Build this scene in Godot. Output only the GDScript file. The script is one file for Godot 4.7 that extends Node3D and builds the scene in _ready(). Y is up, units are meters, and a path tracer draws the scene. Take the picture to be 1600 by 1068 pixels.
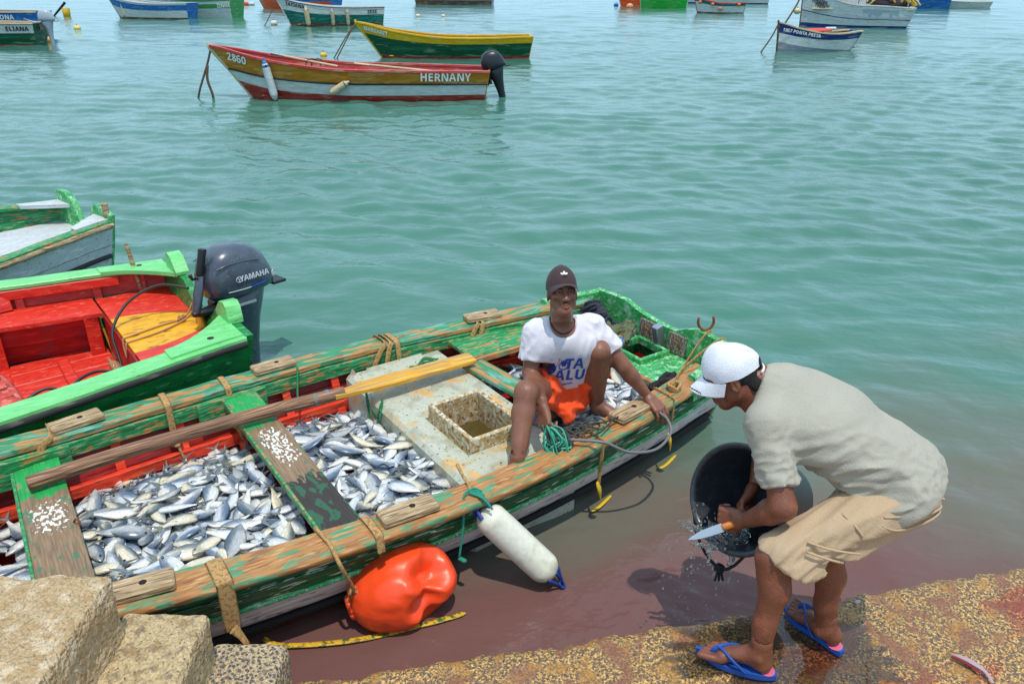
extends Node3D
# A quay in a fishing harbour: y is up, the sea lies at y = 0, metres.

var rng := RandomNumberGenerator.new()
var M := {}
var used := {}
var MAIN := Transform3D()


class MB:
	var v := PackedVector3Array()
	var n := PackedVector3Array()
	var c := PackedColorArray()
	var uv := PackedVector2Array()
	var ix := PackedInt32Array()
	var col := Color(1, 1, 1)
	var xf := Transform3D()

	# adds one shape; orient: turn the faces outwards by the sign of the volume; smooth: shared normals
	func add(p: PackedVector3Array, t: PackedInt32Array, smooth := true, orient := true, w := PackedVector2Array()) -> void:
		var vol := 0.0
		if orient:
			var mid := Vector3.ZERO
			for q in p:
				mid += q
			mid /= maxf(1.0, p.size())
			for k in range(0, t.size(), 3):
				vol += (p[t[k]] - mid).dot((p[t[k + 1]] - mid).cross(p[t[k + 2]] - mid))
		var flip := orient and vol > 0.0
		var b := v.size()
		if smooth:
			var nn := PackedVector3Array()
			nn.resize(p.size())
			for k in range(0, t.size(), 3):
				var i0 := t[k]
				var i1 := t[k + 1]
				var i2 := t[k + 2]
				if flip:
					var s := i1
					i1 = i2
					i2 = s
				var f := (p[i2] - p[i0]).cross(p[i1] - p[i0])
				nn[i0] += f
				nn[i1] += f
				nn[i2] += f
				ix.append_array(PackedInt32Array([b + i0, b + i1, b + i2]))
			for k in p.size():
				v.append(xf * p[k])
				var q := xf.basis * nn[k]
				n.append(q.normalized() if q.length_squared() > 1e-20 else Vector3.UP)
				c.append(col)
				uv.append(w[k] if w.size() > k else Vector2(p[k].x, p[k].z))
		else:
			for k in range(0, t.size(), 3):
				var a := p[t[k]]
				var i1 := t[k + 2] if flip else t[k + 1]
				var i2 := t[k + 1] if flip else t[k + 2]
				var f := (p[i2] - a).cross(p[i1] - a)
				f = (xf.basis * f).normalized() if f.length_squared() > 1e-20 else Vector3.UP
				var e := v.size()
				for i in [t[k], i1, i2]:
					v.append(xf * p[i])
					n.append(f)
					c.append(col)
					uv.append(w[i] if w.size() > i else Vector2(p[i].x, p[i].z))
				ix.append_array(PackedInt32Array([e, e + 1, e + 2]))

	# a net of r rows by k columns, closed round the columns and capped at both ends if asked
	func net(p: PackedVector3Array, r: int, k: int, wrap := false, caps := false, smooth := true, orient := true, w := PackedVector2Array()) -> void:
		var t := PackedInt32Array()
		for i in r - 1:
			for j in (k if wrap else k - 1):
				var j2 := (j + 1) % k
				t.append_array(PackedInt32Array([i * k + j, i * k + j2, (i + 1) * k + j, i * k + j2, (i + 1) * k + j2, (i + 1) * k + j]))
		if caps:
			for e in [0, r - 1]:
				for j in range(1, k - 1):
					if e == 0:
						t.append_array(PackedInt32Array([e * k, e * k + j + 1, e * k + j]))
					else:
						t.append_array(PackedInt32Array([e * k, e * k + j, e * k + j + 1]))
		add(p, t, smooth, orient, w)

	func box(at: Vector3, size: Vector3, bevel := 0.004, basis := Basis()) -> void:
		var h := size / 2.0
		var e := minf(bevel, minf(h.x, minf(h.y, h.z)) * 0.9)
		var p := PackedVector3Array()
		for s in 8:
			var g := Vector3(1 if s & 1 else -1, 1 if s & 2 else -1, 1 if s & 4 else -1)
			for a in 3:
				var q := g * h
				for o in 3:
					if o != a:
						q[o] -= g[o] * e
				p.append(at + basis * q)
		var t := PackedInt32Array()
		for a in 3:
			var b := (a + 1) % 3
			var d := (a + 2) % 3
			for s in [0, 1]:
				var k := []
				for m in [[0, 0], [1, 0], [1, 1], [0, 1]]:
					k.append(((s << a) | (m[0] << b) | (m[1] << d)) * 3 + a)
				quad(t, k, s == 1)
			for m in [[0, 0], [1, 0], [1, 1], [0, 1]]:
				var c0: int = (m[0] << b) | (m[1] << d)
				var c1: int = c0 | (1 << a)
				quad(t, [c0 * 3 + b, c1 * 3 + b, c1 * 3 + d, c0 * 3 + d], (m[0] + m[1]) % 2 == 1)
		for s in 8:
			var odd := ((s & 1) + ((s >> 1) & 1) + ((s >> 2) & 1)) % 2 == 1
			t.append_array(PackedInt32Array([s * 3, s * 3 + 1, s * 3 + 2] if odd else [s * 3, s * 3 + 2, s * 3 + 1]))
		fix(p, t, at)

	func quad(t: PackedInt32Array, k: Array, other: bool) -> void:
		if other:
			t.append_array(PackedInt32Array([k[0], k[1], k[2], k[0], k[2], k[3]]))
		else:
			t.append_array(PackedInt32Array([k[0], k[2], k[1], k[0], k[3], k[2]]))

	# a convex shape: every face is turned away from its middle
	func fix(p: PackedVector3Array, t: PackedInt32Array, mid: Vector3) -> void:
		for k in range(0, t.size(), 3):
			var f := (p[t[k + 2]] - p[t[k]]).cross(p[t[k + 1]] - p[t[k]])
			if f.dot((p[t[k]] + p[t[k + 1]] + p[t[k + 2]]) / 3.0 - mid) < 0.0:
				var s := t[k + 1]
				t[k + 1] = t[k + 2]
				t[k + 2] = s
		add(p, t, false, false)

	func tube(path: Array, rad, sides := 8, flat := 1.0, up := Vector3.UP) -> void:
		var m := path.size()
		var p := PackedVector3Array()
		var side := Vector3.ZERO
		for i in m:
			var a: Vector3 = path[maxi(0, i - 1)]
			var b: Vector3 = path[mini(m - 1, i + 1)]
			var d := (b - a).normalized()
			if i == 0:
				side = d.cross(up)
				if side.length() < 0.05:
					side = d.cross(Vector3.RIGHT)
			side = (side - d * side.dot(d)).normalized()
			var top := side.cross(d)
			var q: float = rad[i] if rad is Array else rad
			for j in sides:
				var w := TAU * j / sides
				p.append(path[i] + (side * cos(w) + top * sin(w) * flat) * q)
		net(p, m, sides, true, true)

	func lathe(profile: Array, sides := 16, basis := Basis(), at := Vector3.ZERO) -> void:
		var p := PackedVector3Array()
		for q: Vector2 in profile:
			for j in sides:
				var w := TAU * j / sides
				p.append(at + basis * Vector3(cos(w) * q.x, q.y, sin(w) * q.x))
		net(p, profile.size(), sides, true, true)

	func ball(at: Vector3, r: Vector3, basis := Basis(), sides := 12) -> void:
		var p := PackedVector3Array()
		var rows := maxi(5, sides / 2 + 1)
		for i in rows:
			var u := PI * i / (rows - 1)
			for j in sides:
				var w := TAU * j / sides
				p.append(at + basis * (Vector3(sin(u) * cos(w), cos(u), sin(u) * sin(w)) * r))
		net(p, rows, sides, true, false)

	# a solid between two nets of the same size (top and bottom), with sharp edges round it
	func slab(a: PackedVector3Array, b: PackedVector3Array, r: int, k: int, w := PackedVector2Array()) -> void:
		var mid := Vector3.ZERO
		for i in a.size():
			mid += a[i] + b[i]
		mid /= 2.0 * a.size()
		shell(a, b, r, k, w)
		shell(b, a, r, k, w)
		for e in 4:
			var p := PackedVector3Array()
			var ww := PackedVector2Array()
			var m := k if e < 2 else r
			for half in 2:
				var s := a if half == 0 else b
				for j in m:
					var i := j if e == 0 else (r - 1) * k + j if e == 1 else j * k if e == 2 else j * k + k - 1
					p.append(s[i])
					if w.size():
						ww.append(w[i])
			var inner := PackedVector3Array()
			for half in 2:
				var s := a if half == 0 else b
				for j in m:
					var i := k + j if e == 0 else (r - 2) * k + j if e == 1 else j * k + 1 if e == 2 else j * k + k - 2
					inner.append(s[i])
			shell(p, inner, 2, m, ww)

	# one sheet p of a solid, turned away from the sheet q on its other side
	func shell(p: PackedVector3Array, q: PackedVector3Array, r: int, k: int, w := PackedVector2Array()) -> void:
		var sgn := 0.0
		var t := PackedInt32Array()
		for i in r - 1:
			for j in k - 1:
				var i0 := i * k + j
				var i1 := i0 + 1
				var i2 := i0 + k
				var i3 := i2 + 1
				t.append_array(PackedInt32Array([i0, i1, i2, i1, i3, i2]))
				sgn += (p[i2] - p[i0]).cross(p[i1] - p[i0]).dot(p[i0] - q[i0] + p[i3] - q[i3])
		if sgn < 0.0:
			for x in range(0, t.size(), 3):
				var s := t[x + 1]
				t[x + 1] = t[x + 2]
				t[x + 2] = s
		add(p, t, true, false, w)

	# takes over a vertex of another builder, moved; then all its faces
	var start := -1

	func ix_base_add(m: MB, i: int, p: Vector3, colour: Color, t: Transform3D) -> void:
		if start < 0:
			start = v.size()
		v.append(t * p)
		n.append((t.basis * m.n[i]).normalized())
		c.append(colour)
		uv.append(Vector2.ZERO)

	func ix_finish(m: MB) -> void:
		for k in m.ix:
			ix.append(start + k)
		start = -1

	# evens out the steps of a field's mesh
	func relax(times: int) -> void:
		for w in times:
			var s := PackedVector3Array()
			s.resize(v.size())
			var m := PackedInt32Array()
			m.resize(v.size())
			for k in range(0, ix.size(), 3):
				var a := ix[k]
				var b := ix[k + 1]
				var d := ix[k + 2]
				s[a] += v[b] + v[d]
				s[b] += v[a] + v[d]
				s[d] += v[a] + v[b]
				m[a] += 2
				m[b] += 2
				m[d] += 2
			for i in v.size():
				if m[i]:
					v[i] = v[i].lerp(s[i] / m[i], 0.55)
		for i in n.size():
			n[i] = Vector3.ZERO
		for k in range(0, ix.size(), 3):
			var f := (v[ix[k + 2]] - v[ix[k]]).cross(v[ix[k + 1]] - v[ix[k]])
			n[ix[k]] += f
			n[ix[k + 1]] += f
			n[ix[k + 2]] += f
		for i in n.size():
			n[i] = n[i].normalized()

	# a bar with the same polygon of corners at every section; flat across the corners, smooth along it
	func loft(sec: Array, round_ := false) -> void:
		var r := sec.size()
		var k: int = sec[0].size()
		if round_:
			var p := PackedVector3Array()
			for s: PackedVector3Array in sec:
				p.append_array(s)
			net(p, r, k, true, true)
			return
		var mids := []
		for s: PackedVector3Array in sec:
			var m := Vector3.ZERO
			for q in s:
				m += q
			mids.append(m / k)
		for j in k:
			var p := PackedVector3Array()
			var q := PackedVector3Array()
			for i in r:
				p.append(sec[i][j])
				p.append(sec[i][(j + 1) % k])
				q.append(mids[i])
				q.append(mids[i])
			shell(p, q, r, 2)
		for e in [0, r - 1]:
			var t := PackedInt32Array()
			for j in range(1, k - 1):
				t.append_array(PackedInt32Array([0, j, j + 1]))
			var p: PackedVector3Array = sec[e]
			var f := (p[t[2]] - p[0]).cross(p[t[1]] - p[0])
			if f.dot(mids[e] - mids[1 if e == 0 else r - 2]) < 0.0:
				for x in range(0, t.size(), 3):
					var y := t[x + 1]
					t[x + 1] = t[x + 2]
					t[x + 2] = y
			add(p, t, false, false)

	func mesh() -> ArrayMesh:
		var a := []
		a.resize(Mesh.ARRAY_MAX)
		a[Mesh.ARRAY_VERTEX] = v
		a[Mesh.ARRAY_NORMAL] = n
		a[Mesh.ARRAY_COLOR] = c
		a[Mesh.ARRAY_TEX_UV] = uv
		a[Mesh.ARRAY_INDEX] = ix
		var m := ArrayMesh.new()
		m.add_surface_from_arrays(Mesh.PRIMITIVE_TRIANGLES, a)
		return m


# ---------------------------------------------------------------- nodes
func numbered(called: String) -> String:
	var k: int = used.get(called, 0)
	used[called] = k + 1
	return called if k == 0 else "%s_%03d" % [called, k]


func thing(called: String, label: String, category: String, at := Transform3D(), group := "") -> Node3D:
	var o := Node3D.new()
	o.name = numbered(called)
	add_child(o)
	o.transform = at
	tag(o, label, category, group)
	return o


func tag(o: Node, label: String, category: String, group := "") -> void:
	o.set_meta("label", label)
	o.set_meta("category", category)
	if group:
		o.set_meta("group", group)


func part(called: String, b, m: Material, parent: Node, at := Transform3D()) -> MeshInstance3D:
	var o := MeshInstance3D.new()
	o.name = numbered(called) if parent == self else called
	o.mesh = b.mesh() if b is MB else b
	o.material_override = m
	o.transform = at
	parent.add_child(o, true)
	return o


func single(called: String, b, m: Material, label: String, category: String, at := Transform3D(), group := "") -> MeshInstance3D:
	var o := part(called, b, m, self, at)
	tag(o, label, category, group)
	return o


func look(at: Vector3, x: Vector3, up := Vector3.UP) -> Transform3D:
	var a := x.normalized()
	var z := a.cross(up).normalized()
	return Transform3D(Basis(a, z.cross(a), z), at)


# a smooth curve through points
func bend(p: Array, each := 6) -> Array:
	var out := []
	for i in p.size() - 1:
		var a: Vector3 = p[maxi(0, i - 1)]
		var d: Vector3 = p[mini(p.size() - 1, i + 2)]
		for k in each:
			out.append(p[i].cubic_interpolate(p[i + 1], a, d, float(k) / each))
	out.append(p[-1])
	return out


func table(t: Array, x: float) -> float:
	if x <= t[0][0]:
		return t[0][1]
	for i in t.size() - 1:
		if x <= t[i + 1][0]:
			var a: float = t[maxi(0, i - 1)][1]
			var d: float = t[mini(t.size() - 1, i + 2)][1]
			return cubic_interpolate(t[i][1], t[i + 1][1], a, d, (x - t[i][0]) / (t[i + 1][0] - t[i][0]))
	return t[-1][1]


# ---------------------------------------------------------------- materials
func lin(r: float, g: float, b: float) -> Color:
	return Color(r, g, b).linear_to_srgb()


func plain(called: String, c: Color, rough := 0.6, more := {}) -> StandardMaterial3D:
	var m := StandardMaterial3D.new()
	m.resource_name = called
	m.albedo_color = c
	m.roughness = rough
	for k in more:
		m.set(k, more[k])
	M[called] = m
	return m


func grain(freq: float, octaves: int, sd: int, w: int, h: int, kind := FastNoiseLite.TYPE_SIMPLEX_SMOOTH) -> Image:
	var f := FastNoiseLite.new()
	f.noise_type = kind
	f.frequency = freq
	f.fractal_octaves = octaves
	f.seed = sd
	return f.get_seamless_image(w, h)


# layers of colour with chipped outlines: each [colour, frequency, stretch along u, threshold, softness, octaves]
func layered(base: Color, layers: Array, sd: int, size := 512, vary := 0.12, fine := 0.05, stretch := 1) -> ImageTexture:
	var im := Image.create(size, size, false, Image.FORMAT_RGB8)
	var f1 := grain(fine, 4, sd, size / stretch, size)
	f1.resize(size, size)
	var a := f1.get_data()
	var maps := []
	for k in layers.size():
		var l: Array = layers[k]
		var g := grain(l[1], l[5], sd + 11 * (k + 1), maxi(16, int(size / l[2])), size, FastNoiseLite.TYPE_CELLULAR if l.size() > 6 else FastNoiseLite.TYPE_SIMPLEX_SMOOTH)
		if l.size() > 6:
			var raw := g.get_data()
			for i in raw.size():
				raw[i] = 255 - raw[i]
			g = Image.create_from_data(g.get_width(), g.get_height(), false, g.get_format(), raw)
		g.resize(size, size, Image.INTERPOLATE_CUBIC)
		maps.append(g.get_data())
	var data := PackedByteArray()
	data.resize(size * size * 3)
	var nl := layers.size()
	for i in size * size:
		var v := 1.0 + vary * (a[i] / 127.5 - 1.0)
		var r := base.r
		var gg := base.g
		var b := base.b
		for k in nl:
			var l: Array = layers[k]
			var mp: PackedByteArray = maps[k]
			var s: float = (mp[i] / 255.0 + 0.08 * (a[i] / 255.0 - 0.5) - l[3]) / l[4]
			if s > 0.0:
				s = minf(1.0, s)
				var cc: Color = l[0]
				r += (cc.r - r) * s
				gg += (cc.g - gg) * s
				b += (cc.b - b) * s
		data[i * 3] = int(clampf(r * v, 0, 1) * 255)
		data[i * 3 + 1] = int(clampf(gg * v, 0, 1) * 255)
		data[i * 3 + 2] = int(clampf(b * v, 0, 1) * 255)
	return ImageTexture.create_from_image(Image.create_from_data(size, size, false, Image.FORMAT_RGB8, data))


func textured(called: String, t: Texture2D, scale: Vector3, rough := 0.6, more := {}) -> StandardMaterial3D:
	var m := plain(called, Color.WHITE, rough)
	m.albedo_texture = t
	m.uv1_triplanar = true
	m.uv1_scale = scale
	m.uv1_triplanar_sharpness = 6.0
	for k in more:
		m.set(k, more[k])
	return m


# fine relief, in centimetres
func relief(m: StandardMaterial3D, t: Texture2D, cm: float) -> void:
	m.heightmap_enabled = true
	m.heightmap_texture = t
	m.heightmap_scale = cm


func noise_tex(freq: float, octaves: int, sd: int, size := 512, stretch := 1, kind := FastNoiseLite.TYPE_SIMPLEX_SMOOTH) -> ImageTexture:
	var g := grain(freq, octaves, sd, size / stretch, size, kind)
	if stretch > 1:
		g.resize(size, size, Image.INTERPOLATE_CUBIC)
	return ImageTexture.create_from_image(g)


# ---------------------------------------------------------------- view, sky, sun
func setup_view() -> void:
	var cam := Camera3D.new()
	cam.name = "camera"
	cam.fov = 46.46
	cam.near = 0.05
	cam.far = 3000.0
	add_child(cam)
	cam.position = Vector3(0, 2.5, 0)
	cam.rotation_degrees = Vector3(-24.7, 0, 0)
	cam.current = true
	var sky := ProceduralSkyMaterial.new()
	sky.sky_top_color = Color(0.62, 0.71, 0.80)
	sky.sky_horizon_color = Color(0.62, 0.76, 0.84)
	sky.sky_curve = 0.16
	sky.ground_bottom_color = Color(0.30, 0.38, 0.38)
	sky.ground_horizon_color = Color(0.62, 0.74, 0.78)
	sky.sky_energy_multiplier = 1.45
	sky.sun_angle_max = 1.0
	var env := Environment.new()
	env.background_mode = Environment.BG_SKY
	env.sky = Sky.new()
	env.sky.sky_material = sky
	env.tonemap_mode = Environment.TONE_MAPPER_LINEAR
	env.tonemap_exposure = 0.80
	env.sdfgi_enabled = true
	env.ssao_enabled = true
	env.ssil_enabled = true
	var we := WorldEnvironment.new()
	we.name = "environment"
	we.environment = env
	add_child(we)
	var sun := DirectionalLight3D.new()
	sun.name = "sun"
	sun.light_energy = 1.25
	sun.light_color = Color(1.0, 0.97, 0.92)
	sun.light_angular_distance = 0.5
	sun.shadow_enabled = true
	add_child(sun)
	sun.look_at_from_position(Vector3.ZERO, Vector3(-0.10, -1.0, -0.27), Vector3.FORWARD)


# ---------------------------------------------------------------- sea
func build_sea() -> void:
	rng.seed = 5
	var waves := []
	for k in 40:
		var l := 0.22 * pow(24.0, k / 39.0)
		var a := deg_to_rad(rng.randfn(74.0, 44.0))
		var kk := TAU / l
		waves.append([cos(a) * kk, sin(a) * kk, rng.randf() * TAU, 0.040 * l / TAU * (1.75 if l > 0.25 and l < 0.9 else 0.8 if l < 0.5 else 0.38) * rng.randf_range(0.5, 1.4), l])
	var warp := FastNoiseLite.new()
	warp.seed = 3
	warp.frequency = 0.22
	var warp2 := FastNoiseLite.new()
	warp2.seed = 9
	warp2.frequency = 0.05
	var stain := FastNoiseLite.new()
	stain.seed = 21
	stain.frequency = 0.8
	stain.fractal_octaves = 4
	var rows := 900
	var cols := 300
	var p := PackedVector3Array()
	var cc := PackedColorArray()
	var z := 1.2
	for i in rows:
		z = 1.2 * exp(i * 0.00635)
		var wide := z * 1.05 + 3.2
		var cell := 2.0 * wide / cols
		var calm := 0.30 + 0.62 * smoothstep(2.5, 10.0, z)
		for j in cols + 1:
			var x := (float(j) / cols * 2.0 - 1.0) * wide
			var wx := x + 0.5 * warp.get_noise_2d(x, z)
			var wz := z + 0.5 * warp.get_noise_2d(x + 50.0, z)
			var gust := 0.8 + 0.55 * warp2.get_noise_2d(x * 0.5, z)
			var y := 0.0
			for w in waves:
				if w[4] > cell * 2.5:
					y += w[3] * sin(w[0] * wx + w[1] * wz + w[2])
			y *= calm * gust
			var rr := Vector2(x - 0.80, z - 2.72).length()
			if rr < 1.0:
				y += exp(-rr / 0.22) * (0.007 * sin(rr * 46.0 + 3.0 * warp.get_noise_2d(x * 30.0, z * 30.0)) + 0.008 * warp.get_noise_2d(x * 60.0, z * 60.0))
			p.append(Vector3(x, y, -z))
			# what is stirred and washed into the water beside the quay: silt and fish blood
			var d := z - (2.2 + 0.2 * x)
			var s1 := stain.get_noise_2d(x * 0.55 + 0.3 * z, z * 0.7)
			var silt := 1.0 - smoothstep(0.9, 3.3, d + 0.9 * s1 + 0.12 * absf(x - 0.4))
			var blood := (1.0 - smoothstep(0.25, 1.75, d + 0.8 * stain.get_noise_2d(x * 0.8 + 40.0, z) + 0.55 * maxf(0.0, x - 1.2))) * 0.95
			var c := Color(0.054, 0.166, 0.124)
			c = c * (1.0 + 0.15 * warp2.get_noise_2d(x, z * 1.3 + 30.0))
			c = c.lerp(Color(0.125, 0.130, 0.100), silt)
			c = c.lerp(Color(0.150, 0.070, 0.064), blood)
			cc.append(c)
	var t := PackedInt32Array()
	var k := cols + 1
	for i in rows - 1:
		for j in cols:
			var i0 := i * k + j
			t.append_array(PackedInt32Array([i0, i0 + k, i0 + 1, i0 + 1, i0 + k, i0 + k + 1]))
	var b := MB.new()
	b.add(p, t, true, false)
	if b.n[0].y < 0.0:
		push_warning("sea is upside down")
	b.c = cc
	var m := plain("sea_water", Color.WHITE, 0.06, {"vertex_color_use_as_albedo": true, "metallic_specular": 0.33})
	m.normal_enabled = true
	var f := FastNoiseLite.new()
	f.seed = 12
	f.frequency = 0.012
	f.fractal_octaves = 4
	var im := f.get_seamless_image(512, 512)
	im.bump_map_to_normal_map(5.0)
	m.normal_texture = ImageTexture.create_from_image(im)
	m.normal_scale = 0.55
	m.uv1_triplanar = true
	m.uv1_world_triplanar = true
	m.uv1_scale = Vector3(0.55, 0.55, 1.0)
	var o := part("sea", b, m, self)
	o.set_meta("kind", "structure")


# ---------------------------------------------------------------- quay and steps
func quay_edge(x: float) -> float:
	return -2.21 - 0.2 * x - 0.006 * x * x


func build_quay() -> void:
	var bump := FastNoiseLite.new()
	bump.seed = 4
	bump.frequency = 3.2
	bump.fractal_octaves = 4
	var stain := FastNoiseLite.new()
	stain.seed = 31
	stain.frequency = 1.5
	stain.fractal_octaves = 4
	var b := MB.new()
	var p := PackedVector3Array()
	var cc := PackedColorArray()
	var nx := 330
	# rows run from the foot of the wall, up over the rounded edge and back across the top
	var prof := [[0.02, -0.7], [0.01, -0.2], [0.0, 0.06], [0.0, 0.17], [0.006, 0.215], [0.022, 0.238], [0.045, 0.247]]
	for k in 110:
		prof.append([0.06 + 0.013 * k + 0.00012 * k * k, 0.25])
	prof.append([5.5, 0.25])
	for q in prof:
		for j in nx + 1:
			var x := -2.6 + 6.6 * j / nx
			if j == 0:
				x = -9.0
			if j == nx:
				x = 12.0
			var z := quay_edge(x) + float(q[0])
			var h := bump.get_noise_2d(x * 1.4, z * 1.4) * 0.011 + bump.get_noise_2d(x * 6.0, z * 6.0) * 0.004
			var edge := bump.get_noise_1d(x * 2.2) * 0.03 + bump.get_noise_2d(x * 5.0, float(q[1]) * 9.0) * 0.012
			var near := 1.0 - smoothstep(0.02, 0.2, float(q[0]))
			p.append(Vector3(x, q[1] + h - near * 0.012 * absf(bump.get_noise_1d(x * 7.0)), z + edge * near))
			var s := stain.get_noise_2d(x + z * 0.6, z * 1.8 + x * 0.5)
			var inside := smoothstep(0.75, 1.1, x) * (1.0 - smoothstep(2.6, 3.2, x))
			var red := smoothstep(0.05, 0.42, s) * inside * 0.85
			cc.append(Color(1, 1, 1).lerp(Color(1.0, 0.36, 0.34), red))
	b.net(p, prof.size(), nx + 1, false, false, true, false)
	if b.n[60 * (nx + 1) + 100].y < 0.0:
		for k in range(0, b.ix.size(), 3):
			var s := b.ix[k + 1]
			b.ix[k + 1] = b.ix[k + 2]
			b.ix[k + 2] = s
		for k in b.n.size():
			b.n[k] = -b.n[k]
	b.c = cc
	var t := layered(Color(0.42, 0.33, 0.235), [[Color(0.70, 0.54, 0.30), 0.045, 1.0, 0.50, 0.10, 4], [Color(0.80, 0.66, 0.40), 0.08, 1.0, 0.62, 0.10, 3], [Color(0.30, 0.26, 0.24), 0.07, 1.0, 0.62, 0.10, 3], [Color(0.50, 0.34, 0.24), 0.006, 1.0, 0.56, 0.2, 5], [Color(0.62, 0.45, 0.22), 0.007, 1.0, 0.60, 0.3, 5]], 70, 1024, 0.30, 0.09)
	var m := textured("wet_aggregate", t, Vector3(0.95, 0.95, 0.95), 0.55, {"vertex_color_use_as_albedo": true})
	relief(m, noise_tex(0.055, 4, 8, 512), 0.6)
	var o := part("quay", b, m, self)
	o.set_meta("kind", "structure")
	# the puddle the man stands in
	var pm := plain("puddle_water", Color(0.06, 0.045, 0.03, 0.42), 0.03, {"transparency": BaseMaterial3D.TRANSPARENCY_ALPHA})
	var pb := MB.new()
	var pts := PackedVector3Array([Vector3(1.0, 0.2625, -2.19)])
	var tri := PackedInt32Array()
	for j in 72:
		var a := TAU * j / 72
		var r := 1.0 + 0.22 * bump.get_noise_2d(cos(a) * 1.1 + 5.0, sin(a) * 1.1) * 2.0 + 0.08 * bump.get_noise_2d(cos(a) * 5.0, sin(a) * 5.0)
		var q := Vector3(1.0 + cos(a) * 0.40 * r, 0.2625, -2.16 + sin(a) * 0.17 * r)
		q.z = maxf(q.z, quay_edge(q.x) + 0.045)
		pts.append(q)
		tri.append_array(PackedInt32Array([0, 1 + j, 1 + (j + 1) % 72]))
	pb.add(pts, tri, true, false)
	if pb.n[0].y < 0.0:
		for k in range(0, pb.ix.size(), 3):
			var s := pb.ix[k + 1]
			pb.ix[k + 1] = pb.ix[k + 2]
			pb.ix[k + 2] = s
		for k in pb.n.size():
			pb.n[k] = Vector3.UP
	var pu := part("puddle", pb, pm, self)
	pu.set_meta("kind", "structure")


func rough_block(lo: Vector3, hi: Vector3, round_: float, amp: float, sd: int, cell: float) -> MB:
	var f := FastNoiseLite.new()
	f.seed = sd
	f.frequency = 4.0
	f.fractal_octaves = 5
	var g := FastNoiseLite.new()
	g.seed = sd + 1
	g.frequency = 26.0
	g.fractal_octaves = 3
	var b := MB.new()
	var mid := (lo + hi) / 2.0
	var h := (hi - lo) / 2.0
	for a in 3:
		for s in [-1.0, 1.0]:
			var u := (a + 1) % 3
			var w := (a + 2) % 3
			var nu := maxi(4, int(2.0 * h[u] / cell))
			var nw := maxi(4, int(2.0 * h[w] / cell))
			var p := PackedVector3Array()
			for i in nu + 1:
				for j in nw + 1:
					var q := Vector3.ZERO
					q[a] = s * h[a]
					q[u] = h[u] * (2.0 * i / nu - 1.0)
					q[w] = h[w] * (2.0 * j / nw - 1.0)
					var core := q.clamp(-(h - Vector3.ONE * round_), h - Vector3.ONE * round_)
					var d := (q - core).normalized()
					var r := mid + core + d * round_
					r += d * (f.get_noise_3dv(r) * amp + g.get_noise_3dv(r) * amp * 0.35)
					p.append(r)
			var far := PackedVector3Array()
			for q in p:
				far.append(mid)
			b.shell(p, far, nu + 1, nw + 1)
	return b


func build_steps() -> void:
	var sandy := layered(Color(0.70, 0.60, 0.45), [[Color(0.79, 0.71, 0.59), 0.012, 1.0, 0.50, 0.3, 4], [Color(0.66, 0.54, 0.38), 0.02, 1.0, 0.58, 0.3, 5], [Color(0.46, 0.36, 0.25), 0.09, 1.0, 0.78, 0.1, 3]], 90, 512, 0.10, 0.08)
	var mid := layered(Color(0.74, 0.65, 0.49), [[Color(0.60, 0.50, 0.35), 0.012, 1.0, 0.50, 0.3, 4], [Color(0.40, 0.36, 0.33), 0.035, 1.0, 0.91, 0.04, 1, 1], [Color(0.55, 0.48, 0.38), 0.02, 1.0, 0.60, 0.2, 5]], 96, 512, 0.14, 0.08)
	var coarse := layered(Color(0.72, 0.63, 0.47), [[Color(0.34, 0.31, 0.30), 0.075, 1.0, 0.66, 0.06, 1, 1], [Color(0.50, 0.46, 0.43), 0.12, 1.0, 0.76, 0.05, 1, 1], [Color(0.84, 0.78, 0.64), 0.1, 1.0, 0.70, 0.2, 2]], 99, 512, 0.16, 0.09)
	var bump := noise_tex(0.05, 5, 77, 512)
	var set_ := [
		["weathered tan stone step, the highest, at the lower left corner", sandy, Vector3(-2.4, -0.5, -1.90), Vector3(-1.215, 0.85, -0.6), 0.022, 0.018, 41, 1.6],
		["tan stone step with dark pebbles, between the highest and lowest steps", mid, Vector3(-1.26, -0.5, -1.99), Vector3(-0.985, 0.62, -0.6), 0.026, 0.014, 47, 1.6],
		["lowest stone step of coarse pebble aggregate, beside the mooring strap", coarse, Vector3(-1.03, -0.5, -2.06), Vector3(-0.765, 0.42, -0.6), 0.028, 0.012, 53, 1.7],
	]
	for s in set_:
		var m := textured("step_stone", s[1], Vector3.ONE * s[7], 0.9)
		relief(m, bump, 1.6)
		single("stone_step", rough_block(s[2], s[3], s[4], s[5], s[6], 0.016), m, s[0], "step", Transform3D(), "rough stone steps at the quay")


# ---------------------------------------------------------------- hulls
# a hull: x runs aft, z to starboard or port; hb: half beam at the sheer, sh: height of the sheer; q is 0 at the sheer and 1 at the water
func hull_z(h: Dictionary, x: float, q: float) -> float:
	return table(h.hb, x) * (1.0 - h.g1 * q - h.g2 * q * q)


func hull_p(h: Dictionary, x: float, q: float, side: float, off := 0.0) -> Vector3:
	var top := table(h.sh, x)
	var y := top * (1.0 - q)
	var fore: float = clampf(1.0 - (x - h.x0) / h.fore, 0.0, 1.0)
	var aft: float = clampf(1.0 - (h.x1 - x) / 0.5, 0.0, 1.0)
	return Vector3(x + h.rake * q * fore * fore - h.get("stern", 0.0) * q * aft, y, side * maxf(0.004, hull_z(h, x, q) - off))


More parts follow.
